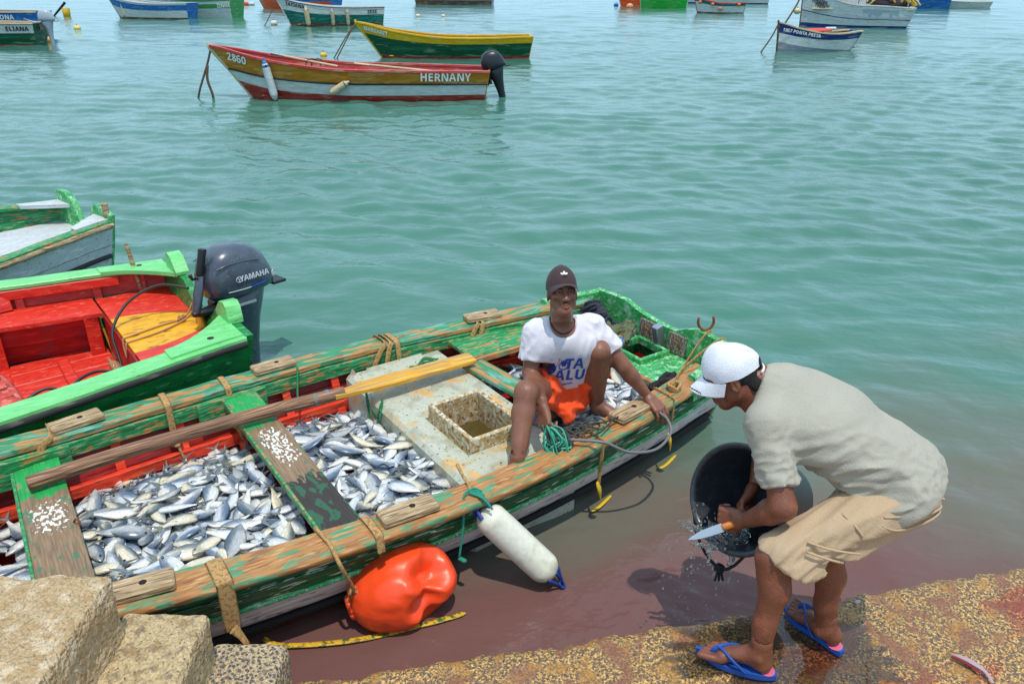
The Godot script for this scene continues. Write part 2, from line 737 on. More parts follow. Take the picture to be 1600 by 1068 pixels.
func strake(h: Dictionary, side: float, xa: float, xb: float, qa: float, qb: float, off: float, thick: float, nx := 28, nq := 3) -> MB:
	var b := MB.new()
	var p := PackedVector3Array()
	var o := PackedVector3Array()
	for i in nx + 1:
		var x := lerpf(xa, xb, float(i) / nx)
		for j in nq + 1:
			var q := lerpf(qa, qb, float(j) / nq)
			p.append(hull_p(h, x, q, side, off))
			o.append(hull_p(h, x, q, side, off + thick))
	b.slab(p, o, nx + 1, nq + 1)
	return b


# a bar that follows the sheer: [out, in] from the hull's side, [top, bottom] from the sheer
func sheer_bar(h: Dictionary, side: float, xa: float, xb: float, out: float, inn: float, top: float, bottom: float, nx := 40, edge := 0.008, wob := 0.0) -> MB:
	var b := MB.new()
	var f := FastNoiseLite.new()
	f.seed = 61
	f.frequency = 3.0
	var sec := []
	for i in nx + 1:
		var x := lerpf(xa, xb, float(i) / nx)
		var y := table(h.sh, x) + wob * f.get_noise_1d(x)
		var z := table(h.hb, x) + wob * f.get_noise_1d(x + 40.0)
		var a := z + out
		var c := maxf(0.0, z - inn)
		var s := PackedVector3Array()
		for q in [[a, bottom + edge], [a, top - edge], [a - edge, top], [c + edge, top], [c, top - edge], [c, bottom + edge], [c + edge, bottom], [a - edge, bottom]]:
			s.append(Vector3(x, y + q[1], side * q[0]))
		sec.append(s)
	b.loft(sec)
	return b


# a line along the hull at q
func hull_line(h: Dictionary, side: float, xa: float, xb: float, q: float, r: float, off := 0.0, n := 36, sides := 8, flat := 1.0) -> MB:
	var path := []
	for i in n + 1:
		path.append(hull_p(h, lerpf(xa, xb, float(i) / n), q, side, off))
	var b := MB.new()
	b.tube(path, r, sides, flat)
	return b


func rib(h: Dictionary, side: float, x: float, qa: float, qb: float, off: float, wide: float, deep: float) -> MB:
	var b := MB.new()
	var sec := []
	for i in 5:
		var q := lerpf(qa, qb, i / 4.0)
		var a := hull_p(h, x - wide / 2, q, side, off)
		var c := hull_p(h, x + wide / 2, q, side, off)
		sec.append(PackedVector3Array([a, c, c - Vector3(0, 0, side * deep), a - Vector3(0, 0, side * deep)]))
	b.loft(sec)
	return b


# a board across the boat from side to side at height y
func cross_board(x0: float, x1: float, z0: float, z1: float, top: float, thick: float, bevel := 0.006) -> MB:
	var b := MB.new()
	b.box(Vector3((x0 + x1) / 2, top - thick / 2, (z0 + z1) / 2), Vector3(x1 - x0, thick, z1 - z0), bevel)
	return b


# the closed end of a hull: a board at x, from q 0 to qb, raised at its top
func transom(h: Dictionary, x: float, qb: float, thick: float, rise: Array, side_in := 0.0) -> MB:
	var b := MB.new()
	var p := PackedVector3Array()
	var o := PackedVector3Array()
	var n := 16
	for j in 6:
		for i in n + 1:
			var s := 2.0 * i / n - 1.0
			var q := lerpf(0.0, qb, j / 5.0)
			var a := hull_p(h, x, q, 1.0)
			var z := s * maxf(0.02, a.z - side_in)
			var up := table(rise, s) if j == 0 else table(rise, s) * (1.0 - j / 5.0) * 0.2
			p.append(Vector3(a.x + thick / 2, a.y + up, z))
			o.append(Vector3(a.x - thick / 2, a.y + up, z))
	b.slab(p, o, 6, n + 1)
	return b


func letters(text: String, size: float, deep: float, bold := true, serif := false) -> TextMesh:
	var t := TextMesh.new()
	var f := SystemFont.new()
	f.font_names = PackedStringArray(["Droid Serif" if serif else "Droid Sans"])
	f.font_weight = 700 if bold else 400
	t.font = f
	t.text = text
	t.font_size = 32
	t.pixel_size = size / 23.0
	t.depth = deep
	t.curve_step = 4.0
	return t


func paint_materials() -> void:
	var bump := noise_tex(0.03, 5, 15, 512, 4)
	var wood := Color(0.72, 0.50, 0.29)
	# worn rails: near one mostly bare orange wood, far one mostly green
	textured("rail_near", layered(Color(0.66, 0.47, 0.27), [[Color(0.58, 0.37, 0.21), 0.02, 3.0, 0.5, 0.3, 4], [Color(0.74, 0.58, 0.38), 0.04, 3.0, 0.60, 0.25, 4], [Color(0.32, 0.55, 0.40), 0.016, 2.0, 0.63, 0.04, 5], [Color(0.44, 0.28, 0.16), 0.04, 4.0, 0.74, 0.12, 4]], 120, 512, 0.12, 0.05, 4), Vector3(1.1, 2.2, 2.2), 0.62)
	textured("rail_far", layered(Color(0.22, 0.52, 0.36), [[Color(0.40, 0.62, 0.54), 0.015, 2.0, 0.54, 0.15, 4], [Color(0.68, 0.49, 0.29), 0.014, 2.5, 0.57, 0.03, 5], [Color(0.48, 0.32, 0.2), 0.03, 3.0, 0.72, 0.06, 4]], 131, 512, 0.12, 0.05, 4), Vector3(0.9, 2.0, 2.0), 0.6)
	textured("clamp_green", layered(Color(0.12, 0.50, 0.28), [[Color(0.22, 0.62, 0.40), 0.02, 3.0, 0.55, 0.2, 4], [Color(0.56, 0.60, 0.44), 0.03, 2.0, 0.67, 0.05, 5], [Color(0.68, 0.48, 0.26), 0.018, 2.0, 0.68, 0.03, 5]], 140, 512, 0.14, 0.06, 4), Vector3(1.1, 2.4, 2.4), 0.55)
	textured("hull_green", layered(Color(0.05, 0.30, 0.16), [[Color(0.08, 0.38, 0.22), 0.02, 3.0, 0.55, 0.2, 4], [Color(0.72, 0.76, 0.66), 0.03, 3.0, 0.715, 0.02, 5]], 150, 512, 0.14, 0.06, 4), Vector3(1.1, 2.4, 2.4), 0.32)
	textured("hull_white", layered(Color(0.84, 0.82, 0.80), [[Color(0.76, 0.72, 0.68), 0.015, 2.0, 0.55, 0.3, 4], [Color(0.54, 0.42, 0.34), 0.03, 2.0, 0.74, 0.06, 5]], 155, 512, 0.1, 0.05, 4), Vector3(0.8, 2.0, 2.0), 0.5)
	textured("hull_bottom", layered(Color(0.42, 0.16, 0.12), [[Color(0.30, 0.13, 0.10), 0.02, 3.0, 0.55, 0.2, 4], [Color(0.28, 0.30, 0.18), 0.03, 3.0, 0.66, 0.1, 4]], 158, 256, 0.15, 0.06, 2), Vector3(1, 2, 2), 0.6)
	textured("red_inside", layered(Color(0.62, 0.10, 0.07), [[Color(0.48, 0.07, 0.06), 0.02, 3.0, 0.5, 0.2, 4], [Color(0.40, 0.22, 0.17), 0.03, 3.0, 0.70, 0.06, 4]], 163, 512, 0.16, 0.06, 4), Vector3(1, 2, 2), 0.5)
	textured("red_timber", layered(Color(0.86, 0.22, 0.10), [[Color(0.93, 0.34, 0.18), 0.02, 3.0, 0.55, 0.2, 4], [Color(0.60, 0.20, 0.12), 0.03, 3.0, 0.66, 0.06, 4]], 167, 512, 0.1, 0.06, 4), Vector3(1, 2, 2), 0.5)
	textured("bare_wood", layered(Color(0.66, 0.56, 0.42), [[Color(0.52, 0.42, 0.30), 0.03, 6.0, 0.52, 0.2, 4], [Color(0.76, 0.68, 0.55), 0.05, 8.0, 0.62, 0.15, 3], [Color(0.32, 0.24, 0.17), 0.05, 10.0, 0.72, 0.06, 3]], 171, 512, 0.12, 0.05, 4), Vector3(1.6, 3.2, 3.2), 0.75)
	textured("oar_wood", layered(Color(0.50, 0.36, 0.26), [[Color(0.36, 0.24, 0.17), 0.03, 8.0, 0.52, 0.2, 4], [Color(0.66, 0.52, 0.40), 0.05, 10.0, 0.62, 0.15, 3]], 175, 512, 0.12, 0.05, 8), Vector3(1.0, 4.0, 4.0), 0.65)
	textured("oar_yellow", layered(Color(0.80, 0.58, 0.16), [[Color(0.84, 0.66, 0.26), 0.02, 4.0, 0.55, 0.2, 4], [Color(0.62, 0.52, 0.38), 0.02, 8.0, 0.60, 0.04, 4]], 178, 512, 0.1, 0.05, 4), Vector3(1.0, 3.0, 3.0), 0.6)
	textured("pale_green", layered(Color(0.20, 0.62, 0.33), [[Color(0.14, 0.52, 0.27), 0.02, 2.0, 0.5, 0.2, 4], [Color(0.58, 0.76, 0.60), 0.012, 1.0, 0.52, 0.3, 5], [Color(0.76, 0.84, 0.74), 0.05, 1.0, 0.70, 0.08, 4], [Color(0.52, 0.40, 0.28), 0.05, 1.0, 0.76, 0.03, 4]], 182, 512, 0.12, 0.06), Vector3(1.6, 1.6, 1.6), 0.5)
	textured("blue_board", layered(Color(0.12, 0.42, 0.70), [[Color(0.68, 0.53, 0.36), 0.022, 1.5, 0.46, 0.03, 5], [Color(0.52, 0.38, 0.22), 0.03, 4.0, 0.66, 0.1, 4]], 186, 512, 0.12, 0.06), Vector3(1.7, 2.2, 2.2), 0.6)
	textured("hold_grey", layered(Color(0.70, 0.71, 0.64), [[Color(0.62, 0.62, 0.54), 0.01, 1.0, 0.55, 0.2, 4], [Color(0.78, 0.64, 0.42), 0.008, 1.0, 0.66, 0.12, 5], [Color(0.36, 0.32, 0.26), 0.06, 1.0, 0.77, 0.03, 3]], 190, 512, 0.06, 0.06), Vector3(1.0, 1.0, 1.0), 0.4)
	textured("hold_trim", layered(Color(0.72, 0.62, 0.44), [[Color(0.80, 0.78, 0.70), 0.02, 1.0, 0.52, 0.1, 5], [Color(0.52, 0.38, 0.22), 0.03, 1.0, 0.62, 0.1, 4]], 193, 512, 0.14, 0.08), Vector3(2.0, 2.0, 2.0), 0.6)
	textured("strap_web", layered(Color(0.68, 0.54, 0.34), [[Color(0.54, 0.41, 0.25), 0.03, 1.0, 0.52, 0.2, 4]], 196, 256, 0.15, 0.12), Vector3(6, 6, 6), 0.85)
	textured("rust", layered(Color(0.45, 0.26, 0.17), [[Color(0.60, 0.36, 0.22), 0.05, 1.0, 0.55, 0.15, 4]], 199, 256, 0.2, 0.1), Vector3(6, 6, 6), 0.8)
	textured("worn_metal", layered(Color(0.52, 0.46, 0.40), [[Color(0.68, 0.64, 0.60), 0.04, 1.0, 0.52, 0.15, 4], [Color(0.36, 0.27, 0.2), 0.05, 1.0, 0.62, 0.1, 4]], 203, 256, 0.15, 0.1), Vector3(4, 4, 4), 0.55, {"metallic": 0.3})
	plain("galvanised", Color(0.66, 0.68, 0.72), 0.35, {"metallic": 0.8})
	plain("black_rubber", Color(0.07, 0.07, 0.075), 0.55)
	plain("black_rope", Color(0.05, 0.05, 0.06), 0.8)
	plain("dark_hose", Color(0.16, 0.155, 0.16), 0.4)
	plain("grey_hose", Color(0.42, 0.42, 0.42), 0.4)
	plain("hole_shade", Color(0.10, 0.07, 0.05), 0.9)  # shade inside the pin holes, put into the colour
	plain("teal_cord", Color(0.12, 0.52, 0.43), 0.75)
	plain("teal_light", Color(0.30, 0.68, 0.56), 0.75)
	plain("net_grey", Color(0.24, 0.27, 0.25), 0.75)
	plain("green_cord", Color(0.10, 0.42, 0.25), 0.75)
	plain("murky_water", Color(0.30, 0.26, 0.13), 0.06)
	plain("bloody_water", Color(0.36, 0.04, 0.03), 0.05)
	plain("brass", Color(0.72, 0.58, 0.38), 0.4, {"metallic": 0.7})
	for k in ["rail_near", "rail_far", "clamp_green", "hull_green", "bare_wood", "oar_wood", "red_inside", "red_timber", "hull_white", "blue_board"]:
		relief(M[k], bump, 0.5)
	# thwarts: green at the far end, bare and spattered with white, blackened at the near end
	for v in 2:
		var w := 256
		var l := 1024
		var f := grain(0.01, 5, 300 + v, w, l).get_data()
		var g := grain(0.035, 4, 310 + v, w, l).get_data()
		var e := grain(0.03, 4, 320 + v, w / 4, l)
		e.resize(w, l)
		var gr := grain(0.06, 4, 330 + v, w, l / 8)
		gr.resize(w, l)
		var grd := gr.get_data()
		var data := PackedByteArray()
		data.resize(w * l * 3)
		var cuts := [0.26, 0.60, 0.34, 0.50] if v == 0 else [0.26, 0.66, 0.32, 0.56]
		for i in w * l:
			var y := float(i / w) / l
			var x := float(i % w) / w
			var n := f[i] / 255.0 - 0.5
			var c := Color(0.50, 0.41, 0.31) * (0.8 + 0.4 * grd[i] / 255.0)
			if y + 0.10 * n < cuts[0]:
				c = Color(0.10, 0.58, 0.28) * (0.85 + 0.3 * grd[i] / 255.0)
				if f[i] > 175:
					c = c.lerp(Color(0.55, 0.50, 0.38), 0.8)
			elif y + 0.16 * n > cuts[1] and v == 1:
				c = Color(0.20, 0.17, 0.15) * (0.8 + 0.4 * grd[i] / 255.0)
				if f[i] > 155:
					c = c.lerp(Color(0.14, 0.42, 0.28), 0.7)
			elif f[i] > 190:
				c = c.lerp(Color(0.22, 0.45, 0.34), 0.8)
			var in_x := x > 0.10 and x < 0.90
			var inside: float = minf(y - cuts[2], cuts[3] - y) * 5.0
			if in_x and inside > -0.2:
				c = c.lerp(Color(0.88, 0.87, 0.85), clampf((g[i] / 255.0 + 0.25 * n - 0.485 - 1.6 * maxf(0.0, absf(x - 0.5) - 0.22) + minf(0.0, inside - 0.15)) * 14.0, 0.0, 1.0))
			data[i * 3] = int(clampf(c.r, 0, 1) * 255)
			data[i * 3 + 1] = int(clampf(c.g, 0, 1) * 255)
			data[i * 3 + 2] = int(clampf(c.b, 0, 1) * 255)
		var m := plain("thwart_paint_%d" % v, Color.WHITE, 0.65)
		m.albedo_texture = ImageTexture.create_from_image(Image.create_from_data(w, l, false, Image.FORMAT_RGB8, data))


func main_hull() -> Dictionary:
	return {"x0": -3.7, "x1": 1.92, "fore": 1.6, "rake": 0.5, "g1": 0.14, "g2": 0.08,
		"hb": [[-3.7, 0.03], [-3.4, 0.2], [-3.0, 0.37], [-2.5, 0.52], [-2.0, 0.63], [-1.5, 0.73], [-1.1, 0.80], [-0.5, 0.86], [0.0, 0.88], [0.5, 0.855], [1.0, 0.79], [1.5, 0.705], [1.92, 0.61]],
		"sh": [[-3.7, 0.92], [-2.8, 0.72], [-2.0, 0.56], [-1.4, 0.49], [-0.6, 0.462], [0.3, 0.46], [1.1, 0.475], [1.92, 0.505]]}


func pad(boat: Node3D, h: Dictionary, x: float, side: float, long: float, mm: Material) -> void:
	var y := table(h.sh, x)
	var z := table(h.hb, x) - 0.05
	var dz := (table(h.hb, x + 0.1) - table(h.hb, x - 0.1)) / 0.2
	var b := MB.new()
	b.box(Vector3.ZERO, Vector3(long, 0.034, 0.105), 0.007)
	var at := Transform3D(Basis.from_euler(Vector3(0, -atan(dz) * side, 0)), Vector3(x, y + 0.018, side * z))
	var o := part("oar_pad", b, mm, boat, at)
	var hole := MB.new()
	hole.lathe([Vector2(0.0, 0.0002), Vector2(0.014, 0.0002), Vector2(0.014, -0.01), Vector2(0.0, -0.01)], 12)  # no real hole: a dark disc on the pad, its shade painted
	part("pin_hole_shade", hole, M.hole_shade, o, Transform3D(Basis(), Vector3(0.02, 0.0175, 0.0)))


func build_main_boat() -> void:
	var h := main_hull()
	var boat := thing("fishing_boat", "worn green and orange wooden boat loaded with silver fish alongside the quay", "boat", MAIN)
	for s in [1.0, -1.0]:
		# planking, outside
		part("strake", strake(h, s, h.x0, h.x1, 0.05, 0.50, 0.0, 0.022), M.hull_green, boat)
		part("strake", strake(h, s, h.x0, h.x1, 0.51, 0.76, 0.0, 0.022), M.hull_white, boat)
		part("strake", strake(h, s, h.x0, h.x1, 0.77, 1.4, 0.0, 0.022), M.hull_bottom, boat)
		part("moulding", hull_line(h, s, h.x0 + 0.05, h.x1 - 0.02, 0.48, 0.012, -0.002, 44, 8), M.pale_green, boat)
		part("moulding", hull_line(h, s, h.x0 + 0.05, h.x1 - 0.02, 0.26, 0.008, -0.001, 44, 8), M.hull_green, boat)
		part("rub_strip", hull_line(h, s, h.x0 + 0.05, h.x1 - 0.10, 0.065, 0.028, -0.012, 48, 10, 0.9), M.rail_near, boat)
		# planking, inside
		part("inner_plank", strake(h, s, h.x0 + 0.3, h.x1 - 0.05, 0.05, 0.40, 0.026, 0.012), M.red_inside, boat)
		part("inner_plank", strake(h, s, h.x0 + 0.3, h.x1 - 0.05, 0.41, 0.90, 0.026, 0.012), M.red_inside, boat)
		part("rail", sheer_bar(h, s, h.x0 + 0.06, h.x1 - (0.25 if s > 0 else 0.12), 0.018, 0.125, 0.0, -0.042, 60, 0.009, 0.006), M.rail_near if s > 0 else M.rail_far, boat)
		part("inwale", sheer_bar(h, s, -3.2, 1.70, -0.105, 0.130, -0.043, -0.125, 40, 0.005, 0.004), M.clamp_green, boat)
		for x in [-1.78, -1.5, -1.2, -0.88, -0.58, -0.28, 0.02, 0.92, 1.2, 1.45]:
			part("rib", rib(h, s, x, 0.15, 0.95, 0.038, 0.045, 0.04), M.red_timber, boat)
		part("stringer", sheer_bar(h, s, -2.6, 1.5, -0.158, 0.188, -0.262, -0.325, 40, 0.004), M.red_timber, boat)
		for x in [-1.34, -0.31, 0.95]:
			if s > 0:
				pad(boat, h, x + (0.06 if x > 0 else 0.0), s, 0.25, M.bare_wood)
			else:
				pad(boat, h, x + (0.10 if x > 0 else 0.0), s, 0.24, M.bare_wood)
		# the deeper boards over the thwart ends
		for x in [[-1.85, -1.4], [-0.78, -0.40]]:
			part("thwart_knee", sheer_bar(h, s, x[0], x[1], -0.131, 0.152, -0.045, -0.19, 8, 0.004), M.clamp_green, boat)
	# bottom boards
	var fl := MB.new()
	fl.box(Vector3(-0.7, 0.04, 0.0), Vector3(4.6, 0.03, 0.95), 0.004)
	part("bottom_board", fl, M.red_inside, boat)
	# thwarts
	var spots := [[-1.55, 0.19, -0.60, 0.62, 0], [-0.545, 0.17, -0.72, 0.73, 1]]
	for t in spots:
		var b := MB.new()
		var p := PackedVector3Array()
		var o := PackedVector3Array()
		var w := PackedVector2Array()
		for i in 9:
			for j in 5:
				var u := j / 4.0
				var v := i / 8.0
				var sag := -0.004 * sin(v * PI)
				p.append(Vector3(t[0] + (u - 0.5) * t[1], 0.41 + sag - (0.003 if j == 0 or j == 4 else 0.0), lerpf(t[2], t[3], v)))
				o.append(Vector3(t[0] + (u - 0.5) * t[1], 0.375 + sag, lerpf(t[2], t[3], v)))
				w.append(Vector2(u, v))
		b.slab(p, o, 9, 5, w)
		part("thwart", b, M["thwart_paint_%d" % t[4]], boat)
		var e := MB.new()
		e.box(Vector3(t[0] - t[1] / 2 - 0.008, 0.392, (t[2] + t[3]) / 2), Vector3(0.014, 0.035, t[3] - t[2]), 0.003)
		part("thwart_edge", e, M.clamp_green, boat)
	# split running along the first thwart, and its staple with a knot of cord
	var st := MB.new()
	st.tube(bend([Vector3(-1.47, 0.412, 0.02), Vector3(-1.462, 0.43, 0.03), Vector3(-1.452, 0.43, 0.045), Vector3(-1.45, 0.405, 0.05)], 4), 0.005, 6)
	part("staple", st, M.rust, boat)
	# green side bench on the far side, by the seated man
	part("side_bench", cross_board(0.76, 1.36, -0.74, -0.40, 0.405, 0.03), M.clamp_green, boat)
	part("bench_edge", cross_board(0.76, 1.36, -0.398, -0.375, 0.40, 0.04), M.rail_near, boat)
	var wt := MB.new()
	wt.box(Vector3(0.0, 0.0, 0.0), Vector3(0.74, 0.03, 0.14), 0.005)
	part("worn_thwart", wt, M.rail_far, boat, Transform3D(Basis.from_euler(Vector3(0, deg_to_rad(-84), 0)), Vector3(0.775, 0.386, 0.02)))
	# fish hold with its hatch
	var hx0 := 0.06
	var hx1 := 0.70
	var hz0 := -0.70
	var hz1 := 0.71
	var ax0 := 0.225
	var ax1 := 0.545
	var az0 := 0.02
	var az1 := 0.46
	var hb := MB.new()
	var yt := 0.365
	for q in [[hx0, ax0, hz0, hz1], [ax1, hx1, hz0, hz1]]:
		hb.box(Vector3((q[0] + q[1]) / 2, yt - 0.2, (q[2] + q[3]) / 2), Vector3(q[1] - q[0], 0.4, q[3] - q[2]), 0.022)
	for q in [[hz0, az0], [az1, hz1]]:
		hb.box(Vector3((ax0 + ax1) / 2, yt - 0.2, (q[0] + q[1]) / 2), Vector3(ax1 - ax0 + 0.05, 0.3999, q[1] - q[0]), 0.0005)
	part("fish_hold", hb, M.hold_grey, boat)
	for q in [[ax0, az0, ax1, az0 + 0.025, "z"], [ax0, az1 - 0.025, ax1, az1, "z"], [ax0, az0 + 0.0255, ax0 + 0.025, az1 - 0.0255, "x"], [ax1 - 0.025, az0 + 0.0255, ax1, az1 - 0.0255, "x"]]:
		var cb := MB.new()
		cb.box(Vector3((q[0] + q[2]) / 2, 0.325, (q[1] + q[3]) / 2), Vector3(q[2] - q[0], 0.235, q[3] - q[1]), 0.005)
		part("hatch_coaming", cb, M.hold_trim, boat)
	var wtr := MB.new()
	wtr.box(Vector3((ax0 + ax1) / 2, 0.255, (az0 + az1) / 2), Vector3(ax1 - ax0 - 0.04, 0.02, az1 - az0 - 0.04), 0.001)
	part("hold_water", wtr, M.murky_water, boat)
	# blue plank the man sits on
	var bp := MB.new()
	bp.box(Vector3.ZERO, Vector3(1.32, 0.034, 0.155), 0.005)
	part("seat_plank", bp, M.blue_board, boat, look(Vector3(1.22, 0.39, 0.10), Vector3(1.0, 0.03, -0.50)))
	# stern: deck with a hatch, transom, engine plates
	var dk := MB.new()
	for q in [[1.50, 1.88, -0.50, -0.10], [1.50, 1.88, 0.18, 0.53], [1.50, 1.60, -0.10, 0.18], [1.845, 1.88, -0.10, 0.18]]:
		dk.box(Vector3((q[0] + q[1]) / 2, 0.34, (q[2] + q[3]) / 2), Vector3(q[1] - q[0] - 0.001, 0.03, q[3] - q[2] - 0.001), 0.001)
	part("stern_deck", dk, M.pale_green, boat)
	for q in [[1.722, -0.09, 0.25, 0.025], [1.722, 0.17, 0.25, 0.025], [1.609, 0.04, 0.024, 0.235], [1.835, 0.04, 0.024, 0.235]]:
		var cb := MB.new()
		cb.box(Vector3(q[0], 0.365, q[1]), Vector3(q[2], 0.05, q[3]), 0.005)
		part("stern_coaming", cb, M.pale_green, boat)
	part("stern_well", cross_board(1.61, 1.835, -0.08, 0.16, 0.28, 0.02), M.bloody_water, boat)
	part("deck_edge", cross_board(1.49, 1.518, -0.56, 0.60, 0.362, 0.04), M.rail_near, boat)
	part("stern_bulkhead", cross_board(1.50, 1.512, -0.52, 0.56, 0.32, 0.28), M.red_inside, boat)
	part("transom", transom(h, 1.92, 1.35, 0.04, [[-1.0, 0.03], [-0.5, 0.045], [-0.3, 0.01], [0.25, -0.01], [0.45, 0.05], [0.8, 0.055], [1.0, 0.04]]), M.pale_green, boat)
	for s in [-1.0, 1.0]:
		part("quarter_board", sheer_bar(h, s, 1.50, 1.898, 0.004, 0.05, 0.03, -0.13, 8, 0.008), M.pale_green, boat)
	for z in [-0.09, 0.17]:
		var pb := MB.new()
		pb.box(Vector3.ZERO, Vector3(0.012, 0.13, 0.15), 0.004)
		var pl := part("engine_plate", pb, M.worn_metal, boat, Transform3D(Basis.from_euler(Vector3(0, 0, -0.10)), Vector3(1.891, 0.42, z + 0.02)))
		var eb := MB.new()
		eb.tube(bend([Vector3(-0.006, -0.02, 0.03), Vector3(-0.03, 0.02, 0.03), Vector3(-0.03, 0.03, 0.0), Vector3(-0.006, 0.02, -0.02)], 4), 0.006, 6)
		part("eye_bolt", eb, M.rust, pl)
	var br := MB.new()
	br.box(Vector3.ZERO, Vector3(0.06, 0.20, 0.05), 0.006)
	part("bracket", br, M.galvanised, boat, Transform3D(Basis.from_euler(Vector3(0, 0, 0.22)), Vector3(1.858, 0.42, 0.065)))
	# tow of black rope hung along the near side
	var rope := hull_line(h, 1.0, -1.75, 1.84, 0.80, 0.016, -0.02, 60, 8)
	part("side_rope", rope, M.black_rope, boat)
	build_boat_gear(h)


# a woven band over a rail: from inside, over the top, down outside
func strap_path(h: Dictionary, x: float, side: float, inside: float, outside: float, lean := 0.0) -> Array:
	var y := table(h.sh, x)
	var z := table(h.hb, x)
	var p := []
	p.append(Vector3(x - lean, y - inside, side * (z - 0.15)))
	p.append(Vector3(x - lean * 0.4, y - 0.03, side * (z - 0.137)))
	p.append(Vector3(x, y + 0.007, side * (z - 0.115)))
	p.append(Vector3(x, y + 0.007, side * (z + 0.010)))
	p.append(Vector3(x, y - 0.02, side * (z + 0.030)))
	if outside > 0.0:
		p.append(Vector3(x + lean * 0.3, y - outside, side * (z + 0.042 - outside * 0.05)))
	return p


func build_boat_gear(h: Dictionary) -> void:
	var far_straps := [[-1.46, 0.20, 0.13, "tan webbing strap knotted over far rail nearest the bow pad"], [-0.92, 0.20, 0.0, "thin tan strap over the far rail between the two thwarts"], [-0.60, 0.20, 0.0, "tan strap knotted over the far rail at the second thwart"], [0.36, 0.16, 0.12, "bundle of tan straps over the far rail beside the yellow blade"], [0.98, 0.13, 0.10, "crossed tan strap tied over the far rail behind the seated man"]]
	for s in far_straps:
		var b := MB.new()
		var n := 3 if absf(s[0] - 0.36) < 0.01 else 2 if s[0] > 0.9 else 1
		for k in n:
			b.tube(bend(strap_path(h, s[0] + 0.035 * k, -1.0, s[1], 0.05, s[2] * (1.0 - 0.5 * k)), 5), 0.0035, 8, 5.0, Vector3.RIGHT)
		var o := single("strap", b, M.strap_web, s[3], "strap", MAIN, "straps over the rails")
		var kb := MB.new()
		var y: float = table(h.sh, s[0]) - s[1]
		var z := -(table(h.hb, s[0]) - 0.16)
		var ring := []
		for k in 22:
			var a := TAU * k / 13.0
			ring.append(Vector3(s[0] - s[2] + 0.022 * cos(a) * (1.0 + 0.3 * sin(a * 0.7)), y + 0.022 * sin(a), z + 0.018 * sin(a * 1.6)))
		kb.tube(bend(ring, 3), 0.008, 6)
		kb.tube(bend([Vector3(s[0] - s[2], y, z), Vector3(s[0] - s[2] + 0.01, y - 0.05, z + 0.02), Vector3(s[0] - s[2] + 0.02, y - 0.10, z + 0.035)], 4), 0.008, 6)
		part("knot", kb, M.strap_web, o)
	# near rail
	var nb := MB.new()
	var q := strap_path(h, -1.07, 1.0, 0.03, 0.22)
	nb.tube(bend(q, 5), 0.004, 8, 8.0, Vector3.RIGHT)
	single("strap", nb, M.strap_web, "wide tan webbing strap over the near rail above the lowest step", "strap", MAIN, "straps over the rails")
	var tail := MB.new()
	var a0 := Vector3(-1.07, 0.27, 0.84)
	tail.tube(bend([a0, a0 + Vector3(0.03, -0.07, 0.03), a0 + Vector3(0.05, -0.16, 0.06), a0 + Vector3(0.10, -0.235, 0.12)], 5), [0.03, 0.026, 0.022, 0.018, 0.016, 0.015, 0.014, 0.016, 0.018, 0.02, 0.018, 0.016, 0.014, 0.012, 0.012, 0.012].slice(0, 16), 8, 0.35)
	single("strap", tail, M.strap_web, "gathered lower end of tan strap hanging to the water by the steps", "strap", MAIN, "straps over the rails")
	var nb2 := MB.new()
	nb2.tube(bend(strap_path(h, -0.475, 1.0, 0.02, 0.075), 5), 0.004, 8, 4.5, Vector3.RIGHT)
	single("strap", nb2, M.strap_web, "short tan strap over the near rail above the orange buoy", "strap", MAIN, "straps over the rails")
	var ym := plain("yellow_strap", Color(0.80, 0.66, 0.14), 0.6)
	for s in [[0.72, 0.17, "slack tan strap with yellow end on the near rail by the blank pad"], [1.28, 0.15, "thin tan strap with yellow end on the near rail at the stern"]]:
		var sb := MB.new()
		sb.tube(bend(strap_path(h, s[0], 1.0, 0.02, s[1] * 1.4, -0.05), 5), 0.003, 8, 4.0 if s[0] < 1.0 else 2.2, Vector3.RIGHT)
		var o := single("strap", sb, M.strap_web, s[2], "strap", MAIN, "straps over the rails")
		var eb := MB.new()
		var e: Vector3 = Vector3(s[0] - 0.015, table(h.sh, s[0]) - s[1] * 1.4, table(h.hb, s[0]) + 0.03)
		eb.tube(bend([e + Vector3(-0.01, 0.02, 0.0), e + Vector3(0.0, -0.03, 0.012), e + Vector3(0.02, -0.10, 0.0)], 4), [0.008, 0.014, 0.017, 0.018, 0.017, 0.014, 0.010, 0.008, 0.006], 8, 0.5)
		part("yellow_end", eb, ym, o)
		eb = MB.new()
		eb.tube(bend([Vector3(e.x + 0.02, 0.016, e.z - 0.07), Vector3(e.x + 0.08, 0.016, e.z - 0.075), Vector3(e.x + 0.20, 0.012, e.z - 0.12)], 5), [0.005, 0.008] + _fill(7, 0.010) + [0.008, 0.005], 8, 0.4)
		part("yellow_end", eb, ym, o)
	# two straps across the stern quarter
	var qs := MB.new()
	for k in 2:
		qs.tube(bend([Vector3(1.35 + 0.02 * k, 0.49, 0.70 - 0.02 * k), Vector3(1.5, 0.515, 0.60), Vector3(1.92, 0.57 - 0.01 * k, 0.40 + 0.10 * k), Vector3(1.96, 0.48, 0.42 + 0.10 * k)], 5), 0.003, 8, 5.0)
	single("strap", qs, M.strap_web, "pair of tan straps drawn across the near stern quarter", "strap", MAIN, "straps over the rails")
	var kn := MB.new()
	for k in 3:
		var rr := []
		for i in 14:
			var a := TAU * i / 9.0 + k
			rr.append(Vector3(1.36 + 0.035 * cos(a), 0.495 + 0.014 * sin(a * 2.0 + k) + 0.008, 0.69 + 0.03 * sin(a)))
		kn.tube(bend(rr, 3), 0.009, 6)
	single("strap", kn, M.strap_web, "tan knot at the foot of the stern quarter straps", "strap", MAIN, "straps over the rails")
